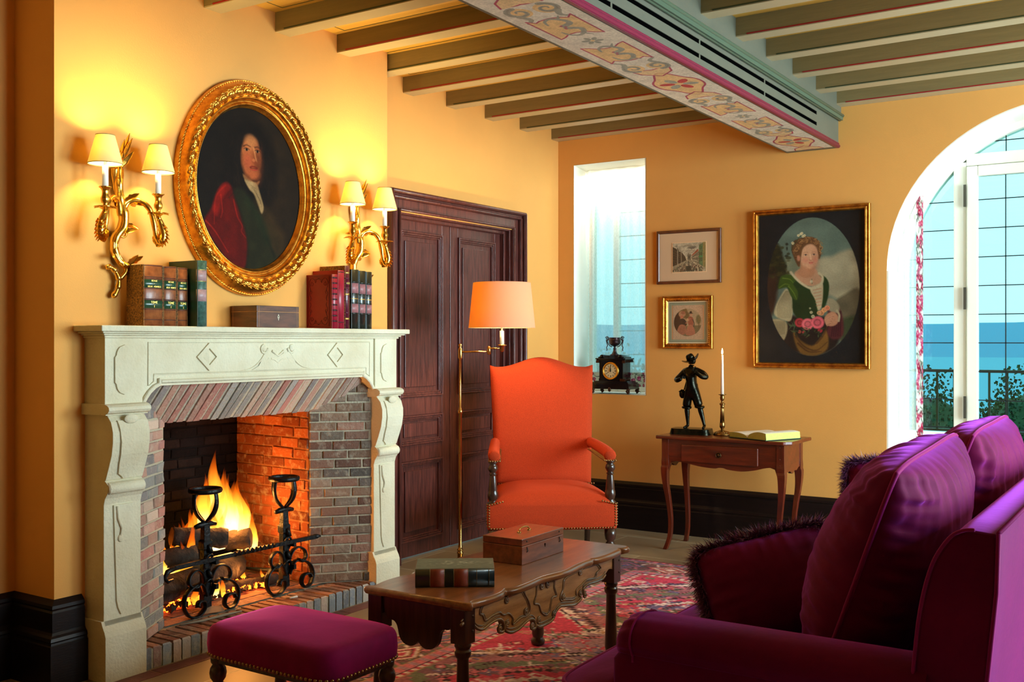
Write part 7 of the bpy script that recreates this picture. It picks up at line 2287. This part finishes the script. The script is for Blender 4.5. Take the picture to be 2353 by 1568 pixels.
def fprof(s_, th):
    pts = [(0, .0), (0.0, .026), (.03, .034), (.06, .030), (.075, .036), (.17, .066), (.24, .078), (.30, .080), (.34, .070), (.56, .056), (.60, .050), (.63, .056), (.66, .060), (.70, .052), (.74, .036), (.80, .032), (.84, .040), (.88, .042), (.93, .030), (1.0, .016)]
    h_ = pts[-1][1]
    for (a, x), (b, y) in zip(pts, pts[1:]):
        if a <= s_ <= b:
            h_ = x + (y - x) * ((s_ - a) / max(b - a, 1e-6)); break
    if .015 < s_ < .06:
        h_ += .003 * sin(th * 190)
    if .20 < s_ < .33:
        k = sin((s_ - .20) / .13 * pi); h_ += .0075 * k * (sin(th * 62 + s_ * 60) * .7 + .3 * sin(th * 124 - s_ * 40))
    if .33 < s_ < .60:
        k = (s_ - .33) / .27; lf_ = abs(((th * 46 / (2 * pi)) % 1) - .5) * 2
        edge = .15 + .8 * sin(k * pi) ** .6
        inside = max(0, edge - lf_) / edge if edge > 0 else 0
        h_ += .013 * (inside ** .5) * sin(k * pi * .9 + .2) - .004
        h_ += .0026 * cos(lf_ * 18 + k * 6) * inside
    if .60 <= s_ < .63:
        h_ += 0
    return h_
S_ = [0, .0001, .015, .03, .045, .06, .075, .11, .14, .17, .20, .22, .24, .26, .28, .30, .32, .335] + [.335 + .265 * i / 16 for i in range(1, 17)] + [.615, .63, .645, .66, .68, .70, .72, .74, .77, .80, .82, .84, .86, .88, .905, .93, .965, 1.0]
vs = []
for i in range(NP):
    th = 2 * pi * i / NP
    for j, s_ in enumerate(S_):
        a = AO + (AI - AO) * s_; b = BO + (BI - BO) * s_
        vs.append((max(0.001, fprof(s_, th) if j else 0.001), a * cos(th), b * sin(th)))
k = len(S_)
m_.add(vs, [(i * k + j, ((i + 1) % NP) * k + j, ((i + 1) % NP) * k + j + 1, i * k + j + 1) for i in range(NP) for j in range(k - 1)], 0, True)
M_OVG = mat('oval_gilding', (246, 178, 70), 0.27, .9, col2=(176, 104, 36), vscale=30, bump=.1, bscale=150)
obj('frame', m_, M_OVG, ov)
p = old_man_portrait()
# elliptical canvas: keep the cells that fall inside the ellipse
lin_ = p.linear(); V = []; Cc = []; idx = {}
for r_ in range(p.h):
    for c_ in range(p.w):
        y = ((c_ + .5) / p.w - .5) * 2 * (AI + .006); z = (.5 - (r_ + .5) / p.h) * 2 * (BI + .006)
        if (y / (AI + .004)) ** 2 + (z / (BI + .004)) ** 2 <= 1:
            idx[(r_, c_)] = len(V); V.append((.012, y, z)); Cc.append(tuple(lin_[r_, c_]))
F = [(idx[(r_, c_)], idx[(r_ + 1, c_)], idx[(r_ + 1, c_ + 1)], idx[(r_, c_ + 1)]) for (r_, c_) in idx if (r_ + 1, c_) in idx and (r_ + 1, c_ + 1) in idx and (r_, c_ + 1) in idx]
m_ = MB(); m_.v = V; m_.f = F; m_.mi = [0] * len(F); m_.sm = [True] * len(F); m_.c = Cc
obj('canvas', m_, mat('dark_varnished_canvas', (255, 255, 255), .65, attr='Col', spec=.12, bump=.2, bscale=260), ov)

def rect_frame(nm, label, x0, x1, z0, z1, prof, m, cat='picture'):
    """frame swept round a rectangle on the back wall; prof: (inset, height off the wall)"""
    t = thing(nm, label, cat, ((x0 + x1) / 2, YB, (z0 + z1) / 2)); m_ = MB(); vs = []
    for ins, h_ in prof:
        for (x, z) in ((x0 + ins, z0 + ins), (x1 - ins, z0 + ins), (x1 - ins, z1 - ins), (x0 + ins, z1 - ins)):
            vs.append((x, YB - h_ - .001, z))
    k = len(prof)
    m_.add(vs, [(4 * i + j, 4 * i + (j + 1) % 4, 4 * i + 4 + (j + 1) % 4, 4 * i + 4 + j) for i in range(k - 1) for j in range(4)], 0)
    return t, obj('frame', m_, m, t, True, bevel=.0012, seg=2)
def girl_portrait():
    W = .711
    p = Paint(380, W, (30, 30, 32))
    def C(x, y):
        t = (x - 95) / 903; top = 175 - 50 * t; bot = 1430 + 15 * t
        return (t * W, (y - top) / (bot - top))
    def L(pts): return [C(*q) for q in pts]
    oc = C(565, 780); 
    ring = [C(565 + 392 * cos(t), 785 + 595 * sin(t)) for t in np.linspace(0, 2 * pi, 60, endpoint=False)]
    base = p.a.copy()
    p.poly(ring, (96, 112, 98), soft=.004)
    # sky, clouds, hill, trees
    p.poly(L([(560, 600), (640, 540), (720, 530), (800, 490), (900, 470), (980, 560), (980, 850), (800, 900), (700, 860), (560, 850)]), (156, 146, 116), soft=.03, smooth=4)
    p.poly(L([(640, 560), (760, 540), (860, 520), (940, 600), (900, 700), (760, 760), (650, 760)]), (172, 162, 130), soft=.05, smooth=4, op=.7)
    p.poly(L([(560, 640), (480, 590), (400, 540), (330, 560), (320, 680), (480, 760)]), (122, 124, 96), soft=.04, smooth=4, op=.9)
    p.poly(L([(740, 940), (840, 850), (960, 820), (980, 1200), (800, 1250), (740, 1100)]), (98, 88, 66), soft=.02, smooth=4)
    p.poly(L([(800, 1080), (900, 1040), (960, 1050), (940, 1250), (820, 1260)]), (58, 66, 42), soft=.03, smooth=4)
    p.poly(L([(190, 420), (280, 430), (310, 520), (340, 600), (330, 700), (250, 820), (180, 900), (150, 700)]), (44, 42, 26), soft=.02, smooth=4)
    p.poly(L([(150, 640), (240, 640), (260, 800), (230, 1000), (160, 1000)]), (58, 38, 28), soft=.03, smooth=4)
    rr = random.Random(3)
    for i in range(60):
        p.ell(*C(rr.uniform(180, 360), rr.uniform(410, 700)), rr.uniform(.006, .02), rr.uniform(.004, .012), rr.choice([(52, 50, 28), (66, 60, 30), (38, 36, 24)]), soft=.006, op=.8)
    # figure: dark skirt, sleeves, bodice
    p.poly(L([(380, 1030), (500, 1060), (760, 1040), (800, 1150), (760, 1300), (600, 1375), (440, 1350), (300, 1280), (340, 1120)]), (40, 28, 24), soft=.02, smooth=4)
    p.poly(L([(400, 1160), (460, 1240), (560, 1290), (620, 1240), (680, 1160), (700, 1220), (690, 1320), (600, 1375), (480, 1365), (420, 1280)]), (122, 84, 36), soft=.015, smooth=4)
    for a in ([(420, 1210), (500, 1300), (600, 1330), (690, 1260)], [(440, 1270), (530, 1340), (640, 1340)], [(600, 1270), (660, 1200), (690, 1120)]):
        p.line(L(a), (.012, .004), (84, 52, 26), soft=.008, smooth=5)
    p.poly(L([(700, 960), (780, 960), (820, 1060), (820, 1200), (740, 1240), (690, 1180), (700, 1100)]), (84, 36, 38), soft=.015, smooth=4)
    for q in range(5):
        p.line(L([(730 + q * 18, 1000), (735 + q * 16, 1110), (725 + q * 18, 1210)]), .006, (56, 22, 28), soft=.008, smooth=4)
    sl = [(340, 800), (290, 860), (245, 950), (235, 1020), (290, 1060), (370, 1080), (395, 1020), (400, 930), (380, 850)]
    p.poly(L(sl), (176, 162, 124), soft=.01, smooth=4)
    p.poly(L([(200, 1070), (270, 1060), (340, 1090), (350, 1160), (320, 1240), (290, 1210), (260, 1230), (220, 1200), (190, 1120)]), (166, 150, 112), soft=.01, smooth=4)
    for q in range(9):
        p.line(L([(335 - q * 2 + q * 6, 820), (270 + q * 14, 940), (270 + q * 13, 1050)]), .004, (128, 114, 82), soft=.006, smooth=4, op=.8)
        p.line(L([(230 + q * 12, 1080), (225 + q * 12, 1190)]), .004, (120, 106, 76), soft=.006, op=.8)
    p.poly(L([(230, 1200), (300, 1220), (305, 1260), (290, 1290), (250, 1250)]), (158, 104, 72), soft=.008, smooth=3)
    p.poly(L([(690, 890), (740, 890), (790, 950), (780, 1010), (720, 1000), (690, 960)]), (150, 138, 108), soft=.012, smooth=4)
    p.poly(L([(330, 690), (420, 700), (560, 810), (610, 990), (600, 1050), (480, 1080), (400, 1000), (390, 880), (350, 790)]), (36, 52, 24), soft=.010, smooth=3)
    p.poly(L([(620, 680), (680, 710), (706, 780), (690, 900), (650, 980), (640, 880), (655, 770)]), (36, 54, 24), soft=.008, smooth=3)
    p.poly(L([(300, 690), (370, 680), (420, 730), (400, 760), (440, 830), (430, 900), (380, 860), (350, 790), (270, 800), (280, 730)]), (58, 78, 26), soft=.010, smooth=4)
    for a in ([(310, 710), (370, 720), (400, 750)], [(280, 790), (330, 760), (370, 770)], [(360, 780), (400, 830), (430, 890)], [(560, 820), (600, 920), (612, 1000)]):
        p.line(L(a), (.008, .003), (96, 116, 40), soft=.006, smooth=5)
    # chest, lace collar, laced front
    p.poly(L([(440, 640), (500, 620), (580, 620), (620, 680), (650, 720), (620, 760), (540, 780), (460, 750), (410, 680)]), (186, 138, 104), soft=.010, smooth=4)
    p.poly(L([(545, 810), (600, 770), (650, 760), (655, 860), (640, 960), (612, 985), (590, 900)]), (182, 164, 128), soft=.008, smooth=3)
    for q in range(6):
        p.line(L([(570 + q * 5, 815 + q * 27), (640, 800 + q * 28)]), .0035, (170, 100, 72), soft=.003, op=.8)
    p.line(L([(380, 660), (430, 720), (500, 775), (570, 800), (640, 760), (650, 700), (620, 670)]), .016, (188, 172, 136), soft=.008, smooth=5)
    p.line(L([(560, 720), (562, 760)]), .004, (60, 80, 50), soft=.003); p.ell(*C(556, 740), .010, .010, (206, 196, 160), soft=.006, op=.7)
    # neck and head
    p.poly(L([(470, 560), (570, 610), (580, 680), (520, 710), (440, 680), (460, 620)]), (176, 122, 88), soft=.012, smooth=4)
    p.poly(L([(385, 470), (400, 400), (460, 370), (560, 362), (620, 400), (638, 480), (620, 550), (560, 480), (480, 470), (460, 560), (450, 610), (420, 560)]), (86, 56, 34), soft=.008, smooth=4)
    p.ell(*C(538, 522), .061, .082, (206, 154, 116), soft=.014, rot=.10)
    p.ell(*C(545, 585), .040, .040, (202, 148, 112), soft=.02)
    p.ell(*C(590, 555), .018, .05, (172, 112, 84), soft=.035, op=.7); p.ell(*C(505, 556), .018, .016, (214, 128, 104), soft=.025, op=.6); p.ell(*C(592, 556), .013, .014, (208, 118, 96), soft=.02, op=.5)
    p.poly(L([(398, 500), (400, 430), (430, 385), (490, 362), (560, 360), (615, 392), (636, 450), (634, 520), (616, 505), (606, 450), (570, 418), (520, 420), (484, 450), (472, 500), (462, 560), (452, 612), (425, 575)]), (104, 68, 40), soft=.010, smooth=4)
    for i in range(90):
        th = rr.uniform(2.9, 6.4); q = rr.uniform(1.02, 1.42); x = 535 + 92 * q * cos(th); y = 500 + 105 * q * sin(th) * (.95)
        if y > 560 or x > 645 or y < 352:
            continue
        cx_, cy_ = C(x, y); r_ = rr.uniform(.006, .012); a0 = rr.uniform(0, 6)
        p.line([(cx_ + r_ * cos(a0 + k), cy_ + r_ * sin(a0 + k)) for k in (0, .9, 1.8, 2.7, 3.6)], .0035, rr.choice([(158, 112, 66), (132, 90, 54), (72, 46, 28), (178, 130, 80)]), soft=.004, op=.8)
    p.ell(*C(447, 540), .012, .020, (190, 124, 92), soft=.008)
    for x, y in ((508, 512), (578, 509)):
        p.ell(*C(x, y), .0125, .0042, (196, 172, 146), soft=.004); p.ell(*C(x, y), .0050, .0048, (64, 46, 38), soft=.003); p.line([C(x - 17, y - 1), C(x, y - 7), C(x + 15, y)], .0022, (104, 66, 48), soft=.003, smooth=3)
        p.line([C(x - 20, y - 18), C(x, y - 24), C(x + 18, y - 19)], .0028, (150, 104, 74), soft=.006, smooth=3, op=.55)
    p.line(L([(546, 508), (551, 535), (554, 550)]), .006, (224, 176, 138), soft=.009, smooth=3); p.line(L([(539, 555), (550, 560), (562, 554)]), .003, (156, 98, 74), soft=.004, smooth=3)
    p.line(L([(536, 578), (545, 575), (552, 577), (560, 575), (568, 578)]), .0042, (170, 70, 62), soft=.003, smooth=3); p.line(L([(540, 584), (552, 588), (564, 584)]), .005, (194, 100, 88), soft=.004, smooth=3)
    p.line(L([(500, 620), (545, 640), (585, 618)]), .012, (160, 104, 74), soft=.02, smooth=4, op=.6)
    for x, y in ((445, 345), (466, 333), (484, 352), (497, 346), (402, 415), (475, 326), (394, 408)):
        for k in range(5):
            cx_, cy_ = C(x, y); p.ell(cx_ + .006 * cos(k * 1.26), cy_ + .006 * sin(k * 1.26), .0042, .0034, (212, 200, 156), soft=.003)
        p.ell(*C(x, y), .0025, .0025, (190, 150, 70), soft=.002)
    p.line(L([(430, 400), (448, 365), (470, 345)]), .004, (70, 84, 50), soft=.004, smooth=4); p.line(L([(385, 470), (398, 435), (425, 400)]), .005, (60, 70, 44), soft=.004, smooth=4)
    # hand and flowers
    p.poly(L([(665, 1060), (690, 1020), (740, 1000), (780, 1040), (775, 1100), (730, 1125), (680, 1110)]), (192, 134, 100), soft=.008, smooth=4)
    for q in range(4):
        p.line(L([(740 - q * 8, 1030 + q * 20), (700 - q * 4, 1050 + q * 18), (672 + q * 6, 1070 + q * 16)]), .010, (200, 142, 108), soft=.004, smooth=4); p.line(L([(742 - q * 8, 1040 + q * 20), (700 - q * 4, 1060 + q * 18), (676 + q * 6, 1080 + q * 15)]), .002, (120, 72, 52), soft=.002, smooth=4)
    p.line(L([(770, 990), (790, 1030), (785, 1080)]), .014, (176, 160, 124), soft=.006, smooth=4)
    for x, y, r_, c in ((455, 1092, .034, (150, 48, 52)), (525, 1105, .042, (196, 92, 98)), (607, 1092, .046, (200, 88, 96)), (640, 1010, .020, (196, 128, 84)), (665, 985, .018, (204, 140, 90)), (690, 968, .018, (198, 120, 84)), (620, 1010, .014, (206, 150, 104)), (570, 1040, .012, (190, 180, 140)), (555, 1005, .010, (186, 176, 136)), (545, 970, .006, (176, 168, 130)), (630, 1160, .016, (158, 40, 50)), (490, 1175, .010, (170, 60, 60)), (455, 1170, .012, (150, 70, 50))):
        cx_, cy_ = C(x, y); p.ell(cx_, cy_, r_, r_ * .92, c, soft=.006)
        for k in range(6):
            a = k * 1.05; p.line([(cx_ + r_ * .75 * cos(a + t * .5), cy_ + r_ * .7 * sin(a + t * .5)) for t in (0, 1, 2)], r_ * .16, tuple(min(255, v * 1.22) for v in c), soft=.003, op=.8)
            p.line([(cx_ + r_ * .45 * cos(a + t * .7), cy_ + r_ * .42 * sin(a + t * .7)) for t in (0, 1, 2)], r_ * .10, tuple(v * .68 for v in c), soft=.003, op=.8)
    for i in range(26):
        x, y = rr.uniform(380, 640), rr.uniform(1130, 1210)
        p.line([C(x, y), C(x + rr.uniform(-34, 34), y + rr.uniform(-20, 26))], (.010, .002), rr.choice([(58, 66, 40), (78, 84, 50), (40, 48, 32)]), soft=.004)
    for i in range(10):
        x = rr.uniform(370, 430); p.line([C(x, 1120), C(x - rr.uniform(0, 30), 1120 + rr.uniform(-60, 50))], (.008, .002), (70, 84, 56), soft=.004)
    # black spandrels back over everything outside the oval
    dm = p.pdist(ring); msk = np.clip(.5 + dm / .006, 0, 1)[..., None]
    p.a = p.a * (1 - msk) + base * msk
    p.a *= .92
    p.noise(.04, .005, 2); p.noise(.10, .06, 3)
    return p
gp, gf = rect_frame('framed_portrait', 'gilt-framed oil portrait of a girl in green holding flowers', -2.460, -1.695, 1.172, 2.221, [(0, 0), (0, .030), (.004, .034), (.012, .034), (.016, .028), (.022, .036), (.030, .038), (.034, .030), (.037, .018), (.038, .012)], M_GILTF, 'painting')
girl_portrait().panel('canvas', M_CANVAS, lambda u, v: (-2.423 + u * .691, YB - .014, 2.184 - v * .975), gp, True)
# --- street engraving
def street_print():
    W = 1.60
    p = Paint(200, W, (196, 180, 146))
    K = (56, 50, 42)
    p.poly([(0, 0), (W, 0), (W, .5), (0, .5)], (176, 166, 140), soft=.05); rr = random.Random(8)
    for i in range(30):
        p.ell(rr.uniform(.1, 1.5), rr.uniform(.05, .30), rr.uniform(.06, .16), rr.uniform(.01, .03), rr.choice([(120, 112, 94), (206, 196, 166), (98, 92, 78)]), soft=.03, op=.5)
    p.ell(.95, .17, .20, .045, (92, 86, 74), soft=.03, op=.8)
    p.poly([(0, .12), (.10, .16), (.22, .22), (.24, .14), (.30, .28), (.45, .33), (.62, .48), (.68, .62), (0, .85)], (62, 56, 46), soft=.004)
    for i in range(9):
        x = .03 + i * .07; t = i / 9; p.line([(x, .16 + t * .34), (x, .80 - t * .2)], .008, (30, 26, 22)); 
        for k in range(5):
            p.ell(x + .03, .24 + t * .28 + k * (.09 - .05 * t), .008, .014 * (1 - .5 * t), (118, 106, 84))
    p.poly([(.22, .14), (.27, .30), (.27, .75), (.22, .80)], (130, 120, 100)); p.poly([(.40, .28), (.44, .34), (.44, .72), (.40, .74)], (136, 126, 104))
    p.poly([(W, .05), (1.42, .10), (1.30, .22), (1.25, .30), (1.05, .42), (.92, .50), (.94, .60), (1.25, .78), (W, .92)], (120, 110, 88), soft=.004)
    p.poly([(1.25, .30), (.95, .46), (.92, .44), (1.24, .22)], (150, 74, 50)); 
    for k in range(4):
        p.line([(.96, .50 + k * .03), (1.26, .36 + k * .10)], .008, (222, 212, 180) if k % 2 else K)
    p.poly([(1.28, .10), (1.46, .03), (1.46, .88), (1.28, .76)], (84, 110, 76), soft=.003)
    for k in range(3):
        for j in range(3):
            p.line([(1.31 + j * .05, .14 + k * .20), (1.31 + j * .05, .24 + k * .2)], .018, (44, 50, 40))
    p.line([(1.28, .50), (1.46, .48)], .03, (48, 140, 84)); p.line([(1.28, .20), (1.46, .14)], .02, (64, 130, 80))
    p.poly([(1.46, .0), (W, .0), (W, 1), (1.46, .9)], (136, 124, 72), op=.8)
    p.poly([(.72, .46), (.72, .42), (.78, .34), (.80, .40), (.88, .40), (.90, .44), (.90, .60), (.72, .60)], (110, 102, 84)); p.line([(.80, .38), (.80, .30)], .01, K); p.ell(.80, .50, .02, .05, (50, 46, 40))
    p.poly([(0, .80), (.68, .60), (.94, .60), (W, .88), (W, 1), (0, 1)], (150, 138, 110), soft=.02)
    for i in range(520):
        t = rr.random() ** .6; y = .62 + .36 * t; x = .8 + rr.uniform(-1, 1) * (.12 + .75 * t)
        if 0 < x < W:
            h_ = .012 + .03 * t; p_ = rr.random(); c = rr.choice([(60, 54, 46), (214, 204, 174), (90, 80, 66), (40, 36, 32), (120, 70, 52), (84, 96, 64)])
            if i < 260:
                p.ell(x, y, h_ * .35, h_, c, soft=.004)
            else:
                i0, j0 = int(y * p.h), int(x / W * p.w)
                if 2 < i0 < p.h - 3 and 2 < j0 < p.w - 3:
                    p.a[i0 - 2:i0 + 2, j0 - 1:j0 + 1] = c
    p.poly([(.66, .80), (.90, .80), (.90, .95), (.66, .95)], (60, 58, 48)); p.line([(.78, .80), (.78, .62)], .016, (50, 48, 42)); p.ell(.78, .68, .05, .015, (70, 66, 56)); p.line([(.62, .96), (.95, .96)], .03, (70, 66, 56))
    p.noise(.22, .012, 4); p.noise(.1, .05, 2)
    return p
M_PRINT = mat('print_paper', (255, 255, 255), 0.35, attr='Col', coat=.6, spec=.5)
f1, fo = rect_frame('framed_print', 'brown wood-framed engraving of a crowded street beside the narrow window', -3.170, -2.690, 1.750, 2.125, [(0, 0), (0, .018), (.003, .021), (.016, .021), (.019, .017), (.022, .010)], mat('brown_frame_wood', (110, 56, 32), .35, col2=(70, 34, 22), vscale=14, coat=.3))
p = Paint(30, 1.3, (212, 180, 144)); p.panel('mat_board', M_PRINT, lambda u, v: (-3.150 + u * .440, YB - .012, 2.105 - v * .335), f1, True)
m_ = MB(); m_.box((-3.054, YB - .0135, 1.826), (-2.796, YB - .0125, 2.040)); obj('border_line', m_, mat('cream_line', (236, 196, 150), .5), f1, True)
street_print().panel('engraving', M_PRINT, lambda u, v: (-3.048 + u * .246, YB - .0142, 2.034 - v * .202), f1, True)
# --- small pastoral print
def oval_print():
    p = Paint(200, .86, (186, 156, 124)); W = .86
    ring = [(W / 2 + .40 * cos(t), .5 + .40 * sin(t)) for t in np.linspace(0, 2 * pi, 50, endpoint=False)]; base = p.a.copy()
    p.poly(ring, (164, 144, 110), soft=.006)
    p.poly([(0, .62), (.5, .60), (.86, .58), (.86, 1), (0, 1)], (110, 100, 70), soft=.03)
    p.ell(.10, .42, .12, .34, (62, 48, 36), soft=.03); p.ell(.30, .22, .13, .16, (120, 96, 58), soft=.04); p.ell(.40, .30, .08, .10, (104, 86, 54), soft=.04)
    p.ell(.74, .42, .07, .13, (104, 100, 66), soft=.03); p.line([(.75, .5), (.75, .66)], .012, (80, 66, 50), soft=.006)
    p.ell(.27, .26, .10, .09, (176, 130, 96), soft=.02); p.ell(.30, .22, .06, .05, (150, 96, 70), soft=.02)
    p.ell(.26, .34, .045, .045, (184, 110, 80), soft=.01); p.poly([(.20, .42), (.32, .40), (.40, .50), (.38, .60), (.22, .60)], (52, 46, 42), soft=.008, smooth=4)
    p.poly([(.20, .58), (.36, .60), (.36, .84), (.12, .82)], (158, 104, 78), soft=.01, smooth=4)
    for q in range(5):
        p.line([(.22 + q * .03, .62), (.18 + q * .04, .82)], .006, (110, 66, 52), soft=.006)
    p.ell(.52, .24, .065, .012, (46, 38, 34), soft=.005); p.ell(.52, .21, .036, .032, (46, 38, 34), soft=.005); p.ell(.535, .29, .028, .036, (188, 136, 104), soft=.006)
    p.poly([(.46, .34), (.56, .35), (.60, .44), (.58, .60), (.48, .62), (.44, .50)], (148, 86, 66), soft=.008, smooth=4)
    p.poly([(.44, .60), (.58, .60), (.64, .84), (.38, .86)], (166, 108, 82), soft=.01, smooth=4)
    p.ell(.43, .42, .03, .04, (192, 150, 110), soft=.01); p.line([(.50, .40), (.42, .50), (.38, .52)], .025, (170, 116, 88), soft=.008, smooth=4); p.line([(.58, .42), (.62, .54), (.60, .62)], .02, (70, 60, 52), soft=.008, smooth=4)
    dm = p.pdist(ring); msk = np.clip(.5 + dm / .006, 0, 1)[..., None]; p.a = p.a * (1 - msk) + base * msk
    p.noise(.12, .01, 4); return p
f2, fo2 = rect_frame('framed_print', 'gilt-framed round pastoral print hanging under the street engraving', -3.124, -2.750, 1.296, 1.664, [(0, 0), (0, .022), (.004, .026), (.010, .024), (.014, .018), (.020, .020), (.026, .022), (.031, .018), (.036, .012), (.038, .008)], M_GILTF)
m_ = MB()
for k in range(24):
    t = (k + .5) / 24
    for (x, z) in ((-3.124 + .026 + t * .322, 1.296 + .028), (-3.124 + .026 + t * .322, 1.664 - .028), (-3.124 + .028, 1.322 + t * .316), (-2.750 - .028, 1.322 + t * .316)):
        m_.ball((x, YB - .0225, z), .0038, 6)
obj('beaded_edge', m_, M_GILTF, fo2, True)
p = Paint(110, .93, (226, 208, 170)); W = p.W
for ins, c, w_ in ((.03, None, 0),):
    p.poly([(.035, .035), (W - .035, .035), (W - .035, .965), (.035, .965)], (146, 150, 122)); p.line([(.045, .045), (W - .045, .045), (W - .045, .955), (.045, .955)], .008, (90, 96, 76), closed=True)
    p.poly([(.10, .105), (W - .10, .105), (W - .10, .895), (.10, .895)], (214, 150, 96)); p.poly([(.115, .12), (W - .115, .12), (W - .115, .88), (.115, .88)], (184, 154, 124))
p.panel('mat_board', M_PRINT, lambda u, v: (-3.088 + u * .302, YB - .010, 1.628 - v * .296), f2, True)
oval_print().panel('print', M_PRINT, lambda u, v: (-3.048 + u * .222, YB - .0108, 1.600 - v * .240), f2, True)
# ================================================================== OUTSIDE THE WINDOWS
M_IRONR = mat('railing_paint', (70, 66, 50), 0.5, 0.3)
struct('floor_terrace', MB().box((-6, 7.22, -0.15), (4, 9.2, 0.02)), mat('terrace_stone', (206, 202, 190), 0.7, var=0.1))
rl = thing('balcony_railing', 'dark metal balcony railing outside the arched window', 'railing', (-0.6, 8.0, 0.02))
m_ = MB(); m_.box((-4.5, 7.98, 1.125), (3.2, 8.02, 1.145)); obj('top_rail', m_, M_IRONR, rl, True)
m_ = MB(); m_.box((-4.5, 7.985, 0.70), (3.2, 8.015, 0.715)); m_.box((-4.5, 7.985, 0.10), (3.2, 8.015, 0.115)); obj('bottom_rail', m_, M_IRONR, rl, True)
x = -4.45
while x < 3.2:
    m_ = MB(); m_.box((x - .007, 7.993, .10), (x + .007, 8.007, 1.126)); obj('baluster', m_, M_IRONR, rl, True); x += .116
for x in (-4.5, -2.9, 0.2, 3.2):
    m_ = MB(); m_.box((x - .02, 7.98, .0), (x + .02, 8.02, 1.126)); obj('post', m_, M_IRONR, rl, True)
# far land: valley plain and long ridge; distant haze put into their blue colours
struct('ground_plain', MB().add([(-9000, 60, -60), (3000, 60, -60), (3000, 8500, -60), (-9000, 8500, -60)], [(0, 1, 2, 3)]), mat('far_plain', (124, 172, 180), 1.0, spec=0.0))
h = MB()
def ridge(u, v):
    x = -6500 + u * 9000; d = 4300 + v * 900
    k = sin(pi * min(1, max(0, v))) ** .8
    return (x, d + x * 0.1, -62 + k * (150 + 22 * mn.noise((x / 900.0, 0, 1.3)) + 8 * mn.noise((x / 200.0, v * 3, 4.1)) - 14 * (u)))
h.grid(ridge, 120, 10)
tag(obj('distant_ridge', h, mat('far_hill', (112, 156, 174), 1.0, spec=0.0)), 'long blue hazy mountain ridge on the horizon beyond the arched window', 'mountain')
# trees beyond the railing: each a crown of many small leaf clumps over a trunk
M_LEAF = mat('tree_leaves', (34, 60, 40), 0.8, col2=(66, 92, 52), vscale=1.2, spec=0.2)
M_BARK = mat('tree_bark', (84, 74, 60), 0.9)
def tree(x, y, zb, h_, r_, seed, label):
    rr = random.Random(seed)
    t = thing('leafy_tree', label, 'tree', (x, y, zb))
    tr = MB(); tr.tube([(0, 0, -1), (0.1, 0, h_ * .3), (0, 0.1, h_ * .6), (-.1, 0, h_ * .85)], [r_ * .09, r_ * .07, r_ * .05, r_ * .02], 8)
    obj('trunk', tr, M_BARK, t)
    lf = MB()
    core = MB()
    core.grid(lambda u, v: tuple((r_ * .80 * (1 + .25 * mn.noise(Vector((3 * cos(2 * pi * u) * sin(pi * v), 3 * sin(2 * pi * u) * sin(pi * v), 3 * cos(pi * v) + seed)))) * k for k in (sin(pi * v) * cos(2 * pi * u), sin(pi * v) * sin(2 * pi * u))) ) + (h_ * .62 + h_ * .31 * cos(pi * v),), 40, 24, closed_u=True)
    lf.add(core.v, core.f, 0, True)
    for i in range(6500):
        a = rr.uniform(0, 2 * pi); ph = math.acos(rr.uniform(-1, 1)); q = rr.uniform(.55, 1.0) ** .5
        lump = 1 + .22 * sin(3 * a + seed) * sin(2.3 * ph * 2)
        c = Vector((r_ * q * lump * sin(ph) * cos(a), r_ * q * lump * sin(ph) * sin(a), h_ * .62 + h_ * .38 * q * lump * cos(ph)))
        s_ = r_ * rr.uniform(.012, .024)
        R = Euler((rr.uniform(0, 6), rr.uniform(0, 6), rr.uniform(0, 6))).to_matrix()
        vs = [c + R @ Vector(p) * s_ for p in ((-1, -.6, 0), (1, -.7, .3), (.9, .7, -.2), (-.8, .8, .2), (0, 0, .9))]
        lf.add(vs, [(0, 1, 4), (1, 2, 4), (2, 3, 4), (3, 0, 4)])
    obj('crown', lf, M_LEAF, t, recalc=False)
for i, (x, y, top, r_, lb) in enumerate([(-8.4, 32, .55, 2.3, 'bushy green tree outside, partly hidden by the curtain of the arched window'), (-5.1, 25, .45, 2.0, 'green tree outside seen through the narrow left light of the arched window'),
                                     (-3.1, 31, .45, 2.4, 'dark bushy tree outside behind the wide glazed leaf'), (-15.5, 28, 1.0, 2.8, 'green tree outside seen faintly through the narrow window')]):
    tree(x, y, top - 6.0, 6.0, r_, i + 2, lb)
struct('ground_slope', MB().add([(-60, 9.5, -1.2), (40, 9.5, -1.2), (40, 60, -5.5), (-60, 60, -5.5), (3000, 900, -60), (-3000, 900, -60)], [(0, 1, 2, 3), (3, 2, 4, 5)]), mat('meadow', (56, 92, 66), 1.0, var=.3, vscale=.5, spec=0))
